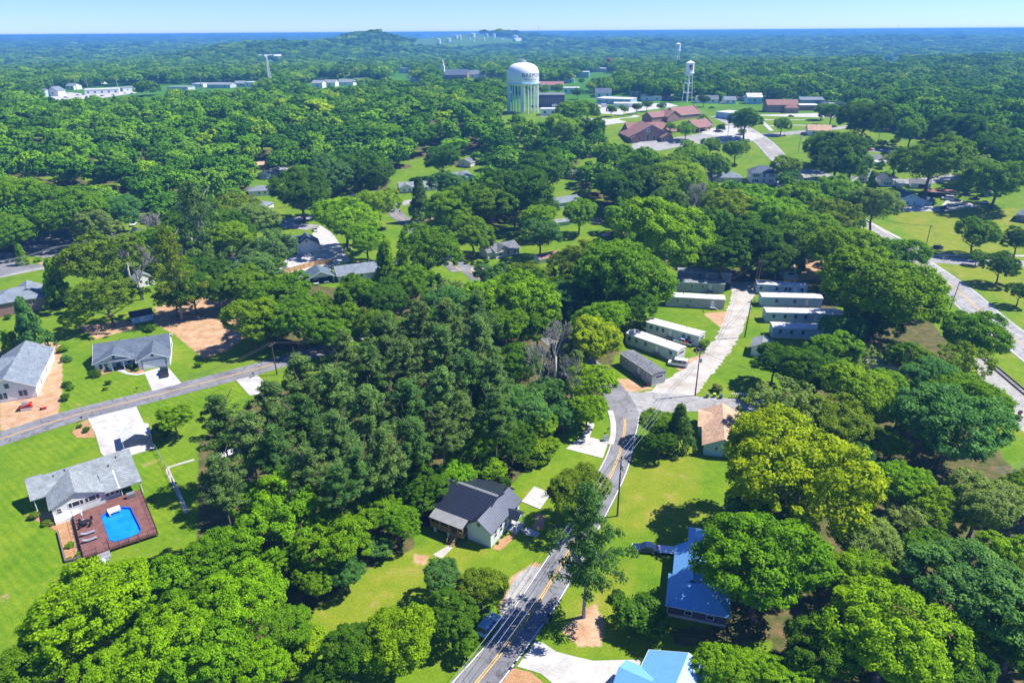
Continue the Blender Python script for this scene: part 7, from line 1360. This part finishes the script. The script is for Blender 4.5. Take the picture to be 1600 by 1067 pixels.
# mailboxes
def mailbox(label, px, py, rz=0, group=None, mat='black_metal'):
    t = thing('mailbox', label, 'mailbox', at(px, py), rz, group); MB().box(-.05, .05, -.05, .05, 0, 1.0).build('post', MT['wood_gray'], t)
    m = MB().extrude([(-.13, 1.0), (.13, 1.0), (.13, 1.16), (.07, 1.25), (-.07, 1.25), (-.13, 1.16)], 'x', -.28, .28).build('box', MT[mat], t); MB().box(.285, .30, -.12, .12, 1.0, 1.2).build('door', MT['steel'], m)
mailbox("black mailbox at the kerb of the canopy drive", 128.5, 658, .4); mailbox("black mailbox across the road from the garage house", 215, 612, .4); mailbox("mailbox beside the short drive on the left road", 396, 589, .4); mailbox("black mailbox by the road before the black roofed house", 870, 831, 1.0); mailbox("mailbox beside the concrete drive's kerb", 950, 676, 1.0); mailbox("mailbox at the corner of the concrete apron", 805, 1043, 1.0)
for i in range(11):
    mailbox("white box in the row of mailboxes beside the side street", 1143 + i * 3.6, 621.5, 1.57, 'row of white mailboxes by the side street', 'paint_white')
# bins
def wheelie(label, px, py, mat, lid, rz=0):
    t = thing('wheeled_bin', label, 'bin', at(px, py), rz); m = MB(); m.raw([(-.25, -.3, .08), (.25, -.3, .08), (.25, .3, .08), (-.25, .3, .08), (-.31, -.38, 1.0), (.31, -.38, 1.0), (.31, .38, 1.0), (-.31, .38, 1.0)], [(3, 2, 1, 0), (4, 5, 6, 7), (0, 1, 5, 4), (1, 2, 6, 5), (2, 3, 7, 6), (3, 0, 4, 7)]); m.build('body', MT[mat], t)
    MB().extrude([(-.4, 1.01), (.4, 1.01), (.34, 1.1), (-.36, 1.08)], 'x', -.33, .33).build('lid', MT[lid], t)
    for sx in (-.3, .3): MB().tube((sx - .04, .34, .12), (sx + .04, .34, .12), .12, n=10).build('wheel', MT['tyre'], t)
wheelie("grey wheeled bin, first of the three beside the side street", 1105, 621, 'gray_bin', 'gray_bin'); wheelie("wheeled bin with a bright lime lid beside the side street", 1116, 620.5, 'gray_bin', 'lime'); wheelie("dark blue wheeled bin beside the side street", 1126, 622.5, 'blue_bin', 'blue_bin'); wheelie("dark wheeled bin at the roadside before the black roofed house", 867, 829, 'blue_bin', 'black', .8); wheelie("grey wheeled bin on the mulch strip by the lone pine", 853, 973, 'gray_bin', 'gray_bin', .8); wheelie("second dark bin beside the lone pine's roadside", 858, 969, 'black', 'black', .8)
# pink flamingo coloured toy, trampoline, sign, etc.
t = thing('pink_toy', "small pink plastic toy on the grass by the nearest grey trailer", 'toy', at(1012.5, 602), .3); MB().lathe([(.3, 0), (.45, .25), (.35, .5), (.1, .6)], 10).build('body', MT['pink'], t); MB().tube((.2, 0, .5), (.5, 0, .9), .06).build('handle', MT['pink'], t)
t = thing('trampoline', "round black trampoline with net poles on the lawn", 'trampoline', at(933, 350)); MB().lathe([(2.1, .86), (2.1, .9), (1.9, .92)], 20).build('mat', MT['black'], t); ring = MB(); 
for i in range(20):
    a, b = 2 * math.pi * i / 20, 2 * math.pi * (i + 1) / 20; ring.tube((2.2 * math.cos(a), 2.2 * math.sin(a), .88), (2.2 * math.cos(b), 2.2 * math.sin(b), .88), .12, n=5); ring.tube((2.2 * math.cos(a), 2.2 * math.sin(a), 2.4), (2.2 * math.cos(b), 2.2 * math.sin(b), 2.4), .04, n=4)
ring.build('rim', MT['steel'], t)
for i in range(6): a = i * math.pi / 3; MB().tube((2.2 * math.cos(a), 2.2 * math.sin(a), 0), (2.2 * math.cos(a), 2.2 * math.sin(a), 2.5), .05, n=5).build('leg', MT['black_metal'], t)
t = thing('stone_sign', "low dark stone sign wall on the wide lawn", 'sign', at(1463, 390), .05); MB().box(-2.6, 2.6, -.35, .35, 0, 1.5).build('wall', MT['stone_dark'], t); MB().extrude([(-1.7, 1.51), (1.7, 1.51), (1.4, 1.9), (-1.4, 1.9)], 'y', -.36, .36).box(-1.7, 1.7, -.40, -.36, .3, 1.45).build('name_panel', MT['black'], t)
def roundsign(label, px, py, mat, h_=2.2, R=.4, n=8, rz=0):
    t = thing('road_sign', label, 'sign', at(px, py), rz); MB().tube((0, 0, 0), (0, 0, h_), .04).build('post', MT['steel'], t); m = MB().lathe([(R, 0), (R, .03)], n); m.v = [(v[0], -.06 - v[2], h_ - R + v[1]) for v in m.v]; m.build('plate', MT[mat], t)
roundsign("red stop sign at the upper road crossing", 625, 336, 'red', 2.4, .5); roundsign("round red sign by the railway gravel", 1590, 655, 'rust', 2.5, .6, 16); roundsign("small stop sign behind the white pickup in the shade", 1098, 492, 'red', 1.5, .3)
t = thing('storm_drain', "dark open concrete culvert beside the sidewalk", 'culvert', at(1420, 388), -.75); MB().box(-3.4, 3.4, .45, .75, 0, .7).box(-3.4, 3.4, -.75, -.45, 0, .5).build('headwall', MT['concrete'], t); MB().box(-3.3, 3.3, -.44, .44, .02, .06).build('channel', MT['black'], t)
t = thing('stone_mailbox', "white brick pier with a mailbox at the concrete drive", 'pier', at(946.5, 688)); MB().box(-.5, .5, -.4, .4, 0, 1.1).build('pier', MT['paint_white'], t); MB().box(-.58, .58, -.48, .48, 1.11, 1.2).build('cap', MT['gray_bin'], t)
t = thing('scrap_heap', "heap of dark scrap beside the pale trailer's end", 'scrap', at(1093, 548), .3); MB().box(-1.6, 1.8, -.6, .6, .3, .42).tube((-1.2, -.7, .35), (-1.2, .7, .35), .35).tube((1.2, -.7, .35), (1.2, .7, .35), .35).build('frame', MT['black_metal'], t); MB().lathe([(.5, .42), (.45, .9), (.1, 1.1)], 9, (-.6, 0)).build('drum', MT['navy'], t)
t = thing('bicycle', "dark bicycle left on the white concrete slab", 'bicycle', at(853, 776), .4)
for x in (-.55, .55): m = MB(); [m.tube((x + .33 * math.cos(a), 0, .34 + .33 * math.sin(a)), (x + .33 * math.cos(a + .52), 0, .34 + .33 * math.sin(a + .52)), .025, n=4) for a in np.arange(0, 6.28, .5236)]; m.build('wheel', MT['tyre'], t)
MB().tube((-.55, 0, .34), (-.1, 0, .8), .03).tube((-.1, 0, .8), (.4, 0, .85), .03).tube((.4, 0, .85), (.55, 0, .34), .03).tube((-.1, 0, .3), (.4, 0, .85), .03).tube((-.1, 0, .3), (-.15, 0, .95), .03).build('frame', MT['black_metal'], t); MB().box(-.3, -.02, -.08, .08, .95, 1.0).build('saddle', MT['black'], t); MB().tube((.4, -.28, 1.0), (.4, .28, 1.0), .025).build('handlebar', MT['black_metal'], t)
# fences
def fence(name, label, pix, h_, mat, gap=2.4, solid=True, slat=False):
    W = flat(pix); t = thing(name, label, 'fence', W[0]); o = W[0]
    for a, b in zip(W, W[1:]):
        L = (b - a).length; yaw = math.atan2((b - a).y, (b - a).x); m = MB()
        if solid: m.box(0, L, -.03, .03, .05, h_)
        else: m.tube((0, 0, h_), (L, 0, h_), .03, n=5); m.tube((0, 0, h_ * .5), (L, 0, h_ * .5), .012, n=4); [m.tube((i * L / max(1, int(L / .8)), 0, .05), (i * L / max(1, int(L / .8)), 0, h_), .008, n=3, cap=False) for i in range(int(L / .8))]
        p = m.build('panel', MT[mat], t); p.location = a - o; p.rotation_euler = (0, 0, yaw)
        for i in range(int(L / gap) + 1):
            q_ = a + (b - a) * (i * gap / L) - o; MB().box(q_.x - .06, q_.x + .06, q_.y - .16, q_.y - .04, 0, h_ + .08).build('fence_post', MT[mat], t)
fence('plank_fence', "new orange plank fence along the white court's lower edge", [(444, 428), (476, 419.5), (492, 415), (521, 412)], 1.9, 'wood_fence'); fence('privacy_fence', "old grey plank fence beside the gabled house", [(441, 399), (465, 396)], 1.8, 'wood_gray'); fence('wire_fence', "thin wire fence between the deck lawn and the pine wood lawn", [(243, 701), (260, 732), (272, 758), (293, 800)], 1.2, 'steel', 3.0, False)
# sunken strip by the fence: a narrow bare path
centre_road('bare_path', [(292, 800), (281, 775), (268, 748), (262, 733), (270, 728), (290, 722), (304, 718)], .8, MT['gravel'], .04)
# hidden vehicles and shapes under the pine edge: a covered boat
t = thing('covered_boat', "pale covered boat trailer glimpsed under the pines' edge", 'boat', at(362, 712), .7); MB().extrude([(-.9, .5), (.9, .5), (1.1, 1.1), (0, 1.7), (-1.1, 1.1)], 'x', -3, 3).build('cover', MT['roof_white'], t); MB().box(-3.2, 3.4, -.6, .6, .3, .48).build('trailer_frame', MT['steel'], t)

# ---------------------------------------------------------------- water towers, mast, tanks
def text_on_tank(s_, size, R, z, a0, mat, parent, name, dr=.05, spacing=1.0):
    """Letters wrapped round a tank of radius R, starting at the angle a0 (radians, counter-clockwise as seen from above)."""
    cu = bpy.data.curves.new(name, 'FONT'); cu.body = s_; cu.size = size; cu.extrude = 0.0; cu.space_character = spacing; to = bpy.data.objects.new(name, cu); COL.objects.link(to)
    dg = bpy.context.evaluated_depsgraph_get(); me = bpy.data.meshes.new_from_object(to.evaluated_get(dg)); COL.objects.unlink(to); bpy.data.objects.remove(to)
    bm = bmesh.new(); bm.from_mesh(me); bmesh.ops.triangulate(bm, faces=bm.faces); bmesh.ops.subdivide_edges(bm, edges=[e for e in bm.edges if e.calc_length() > R * .12], cuts=2)
    for v in bm.verts:
        a = a0 + v.co.x / R; v.co = Vector((math.cos(a) * (R + dr), math.sin(a) * (R + dr), z + v.co.y))
    bmesh.ops.recalc_face_normals(bm, faces=bm.faces); bm.to_mesh(me); bm.free(); me.materials.clear(); me.materials.append(MT[mat]); return link(bpy.data.objects.new(name, me), parent)
p = at(817, 176, 0); d = proj(p)[2]; u = d / FPX      # metres per pixel there
Rt = 24.5 * u; zt0 = zfor(p, 131); zt1 = zfor(p, 98)
wt = thing('water_tower', "big white water tower with town name lettering and many legs", 'water tower', p)
prof = [(Rt * .75, zt0 - 1.2), (Rt * .96, zt0 - .3), (Rt, zt0 + .5)]
hh = zt1 - zt0
prof += [(Rt, zt0 + hh * .45), (Rt * .985, zt0 + hh * .58), (Rt * .9, zt0 + hh * .75), (Rt * .74, zt0 + hh * .88), (Rt * .5, zt0 + hh * .96), (Rt * .2, zt0 + hh), (.2, zt0 + hh)]
tk = MB().lathe(prof, 48).build('tank', MT['white_paint'], wt, True)
MB().lathe([(Rt * 1.0, zt0 + .3), (Rt * 1.06, zt0 + .3), (Rt * 1.06, zt0 + .9), (Rt * 1.0, zt0 + .9)], 48).build('balcony', MT['tank_blue'], wt)
MB().lathe([(Rt * .2, zt0 + hh), (Rt * .2, zt0 + hh + 1.5), (Rt * .1, zt0 + hh + 1.9)], 12).build('roof_vent', MT['steel'], tk)
MB().tube((-Rt * .25, 0, zt0 + hh - .3), (-Rt * .25, 0, zt0 + hh + 3), .15).tube((Rt * .05, .5, zt0 + hh), (Rt * .05, .5, zt0 + hh + 4.5), .1).build('antenna', MT['steel'], tk)
m = MB(); aa = math.radians(-20); 
for s_ in (-.35, .35): m.tube((Rt * 1.0 + .5, s_, zt0 + .8), (Rt * 1.0 + .5, s_, zt0 + hh * .72), .08, n=4); m.tube((Rt + .5, s_, zt0 + hh * .72), (Rt * .86, s_, zt0 + hh * .8), .08, n=4)
m.build('ladder', MT['steel'], tk)
for i in range(14):
    a = 2 * math.pi * i / 14 + .1; MB().tube((math.cos(a) * Rt * .96, math.sin(a) * Rt * .96, -1), (math.cos(a) * Rt * .96, math.sin(a) * Rt * .96, zt0 - .1), Rt * .04, n=10).build('leg', MT['tank_blue'] if math.cos(a) < -.1 else MT['white_paint'], wt)  # left legs get a bluer colour in place of their shade
MB().lathe([(Rt * .1, -1), (Rt * .1, zt0 - 1.0)], 14).build('riser_pipe', MT['white_paint'], wt)
text_on_tank("BREMEN", hh * .27, Rt, zt0 + hh * .34, math.radians(-94), 'navy', tk, 'lettering', .08, 1.2); text_on_tank("WelcomesYou", hh * .10, Rt, zt0 + hh * .20, math.radians(-86), 'navy', tk, 'lettering', .08, 1.25)
def small_tower(label, px, yb, yt, ytank0, wpx, tankmat, capmat, spread=1.9, flag=False, legs=4):
    p = at(px, yb); u = proj(p)[2] / FPX; R = wpx * u / 2; z1 = zfor(p, yt); z0 = zfor(p, ytank0); t = thing('water_tower', label, 'water tower', p); cone = (z1 - z0) * .18
    tk = MB().lathe([(R * .25, z0 - R * .8), (R * .7, z0 - R * .45), (R, z0), (R, z1 - cone)], 28).build('tank', MT[tankmat], t, False); MB().lathe([(R * 1.12, z1 - cone), (R * .1, z1), (.05, z1 + .8)], 28).build('tank_roof', MT[capmat], tk); MB().lathe([(R * 1.02, z0), (R * 1.22, z0), (R * 1.22, z0 + .5), (R * 1.02, z0 + .5)], 28).build('balcony', MT[capmat], tk)
    MB().tube((0, 0, -1), (0, 0, z0 - R * .75), R * .22, n=12).build('riser_pipe', MT[capmat], t)
    for i in range(legs):
        a = 2 * math.pi * i / legs + .55; MB().tube((math.cos(a) * R * spread, math.sin(a) * R * spread, -1), (math.cos(a) * R, math.sin(a) * R, z0 + .2), R * .07, n=6).build('leg', MT[capmat], t)
    br = MB()
    for f in (.33, .66):
        k = spread + (1 - spread) * f; zz = z0 * f
        for i in range(legs): a = 2 * math.pi * i / legs + .55; b = a + 2 * math.pi / legs; br.tube((math.cos(a) * R * k, math.sin(a) * R * k, zz), (math.cos(b) * R * k, math.sin(b) * R * k, zz), R * .05, n=5)
    br.build('bracing', MT[capmat], t)
    if flag:
        zh = (z1 - cone - z0); f0, f1 = math.radians(-112), math.radians(-52); fb, ft = z0 + zh * .34, z0 + zh * .80
        def band(a, b, c, d, rr):
            m = MB(); n = 8
            for i in range(n):
                x0, x1 = a + (b - a) * i / n, a + (b - a) * (i + 1) / n; m.face([(math.cos(x0) * rr, math.sin(x0) * rr, c), (math.cos(x1) * rr, math.sin(x1) * rr, c), (math.cos(x1) * rr, math.sin(x1) * rr, d), (math.cos(x0) * rr, math.sin(x0) * rr, d)])
            return m
        m = MB()
        for i in range(7): k = band(f0, f1, fb + (ft - fb) * (2 * i) / 13, fb + (ft - fb) * (2 * i + 1) / 13, R * 1.02); m.raw(k.v, k.f)
        fl = m.build('painted_flag', MT['red'], tk); band(f0, f0 + (f1 - f0) * .42, fb + (ft - fb) * .46, ft, R * 1.03).build('canton', MT['navy'], fl)
    return t
small_tower("white water tower with a painted flag behind the church", 1073, 160, 95, 115, 12.5, 'white_paint', 'white_paint', 1.75, True); small_tower("slim white water tower beyond the flag painted one", 1056.5, 109, 67, 80, 7.5, 'white_paint', 'white_paint', 1.7); small_tower("small rusty red water tank on a thin tower", 950.5, 113, 91, 95, 7, 'rust', 'rust', 1.3)
p = at(424, 142); u = proj(p)[2] / FPX; Hm = zfor(p, 87); t = thing('radio_mast', "grey lattice radio mast tapering above the treetops", 'mast', p); m = MB()
wid = lambda z: (1 - z / Hm) * 2.6 + .35
for i in range(3):
    a, a2 = 2.094 * i, 2.094 * (i + 1); m.tube((math.cos(a) * wid(0), math.sin(a) * wid(0), -1), (math.cos(a) * wid(Hm), math.sin(a) * wid(Hm), Hm), .28, n=5)
    for k in range(14):
        z0, z1 = Hm * k / 14, Hm * (k + 1) / 14; m.tube((math.cos(a) * wid(z0), math.sin(a) * wid(z0), z0), (math.cos(a2) * wid(z1), math.sin(a2) * wid(z1), z1), .18, n=4, cap=False)
m.build('lattice', MT['white_paint'], t); MB().tube((0, 0, Hm), (0, 0, Hm + 6), .1).build('antenna', MT['steel'], t)
for lab, px, yb, yt in (("thin dark mast on the hill right of the storage tanks", 841.5, 58, 42), ("short thin mast on the far ridge", 929, 56, 47), ("thin mast on the distant right horizon", 1403, 47, 40)):
    p = at(px, yb); u = proj(p)[2] / FPX; t = thing('radio_mast', lab, 'mast', p); MB().tube((0, 0, -2), (0, 0, zfor(p, yt)), u * .3, u * .2, 6).build('mast', MT['pole_gray'], t)
# tank farm on the far hill
patch_pts = [(648, 76), (655, 66), (690, 60), (720, 62), (790, 66), (800, 72), (745, 75), (700, 78)]
for i, (px, yb, w, hpx) in enumerate([(666, 58, 6, 3), (675, 56, 8, 4), (693, 55, 4, 5), (703, 57, 8, 5), (674, 63, 7, 4), (686, 73, 6, 8), (701, 69, 7, 5), (713, 64, 6, 5), (719, 66, 4, 7), (739, 62, 8, 6), (761, 61, 4, 5), (772, 60, 5, 4), (772, 64, 4, 4), (756, 68, 3, 5), (740, 70, 3, 3), (734, 66, 3, 3), (784, 66, 4, 2), (805, 65, 9, 6)]):
    p = at(px, yb); u = proj(p)[2] / FPX; lab = ["tank with a pale cone roof", "wide low tank", "tall slim tank"][0 if w > 4 and hpx < 7 else 1 if hpx < 4 else 2]
    t = thing('storage_tank', "white storage tank on the grassy hill at the horizon", 'storage tank', p + Vector((0, 0, 9)), 0, 'storage tanks on the far hill'); R = w * u / 2; zz = hpx * u
    MB().lathe([(R, -6), (R, zz * .9)], 18).build('shell', MT['white_paint'], t); MB().lathe([(R * 1.02, zz * .9), (.2, zz)], 18).build('tank_roof', MT['white_paint'], t)
def hill_meadow():
    P = [at(*q) for q in [(640, 77), (648, 66), (668, 59), (695, 56), (740, 58), (790, 62), (812, 66), (800, 71), (745, 74), (690, 78)]]; xs = [p.x for p in P]; ys = [p.y for p in P]; poly = [(p.x, p.y) for p in P]; mb = MB(); s = 18.0; nx = int((max(xs) - min(xs)) / s) + 1; ny = int((max(ys) - min(ys)) / s) + 1
    for i in range(nx):
        for j in range(ny):
            x, y = min(xs) + i * s, min(ys) + j * s
            if bool(in_poly(poly, np.array([x + s / 2]), np.array([y + s / 2]))[0]): mb.face([(a, b, gz(a, b) + 9.0) for a, b in ((x, y), (x + s, y), (x + s, y + s), (x, y + s))])
    tag(mb.build('meadow', m_patchy('meadow', [(0.3, (0.06, 0.15, 0.02)), (0.6, (0.09, 0.19, 0.03)), (0.75, (0.16, 0.22, 0.08))], .012, .95, .05, .1)), kind='structure')
hill_meadow()
for lab, px, yb, w, hh_ in (("white hillside house left of the storage tanks", 501, 65, 6, 3), ("long white shed below the tank hill", 655, 80.5, 26, 2.2), ("far white block right of the tank hill", 810, 66, 10, 4)):
    T('far_building', lab, 'building', px - w / 2, px + w / 2, yb, yb - hh_, 18, 'siding_white', 'roof_white', 'gable', 2).done()

# ---------------------------------------------------------------- the air
mb = MB().box(-21000, 21000, -1500, 21500, -12, 86); hz = bpy.data.objects.new('haze', mb.mesh('haze', None)); link(hz); tag(hz, "blue summer haze over the whole landscape", 'haze', kind='stuff')
m = bpy.data.materials.new('haze'); m.use_nodes = True; nt = m.node_tree; nt.nodes.remove(nt.nodes['Principled BSDF']); v = nt.nodes.new('ShaderNodeVolumePrincipled'); v.inputs['Color'].default_value = (0.15, 0.45, 0.92, 1); v.inputs['Density'].default_value = 0.00023; v.inputs['Anisotropy'].default_value = 0.1
nt.links.new(v.outputs[0], nt.nodes['Material Output'].inputs['Volume']); hz.data.materials.append(m)
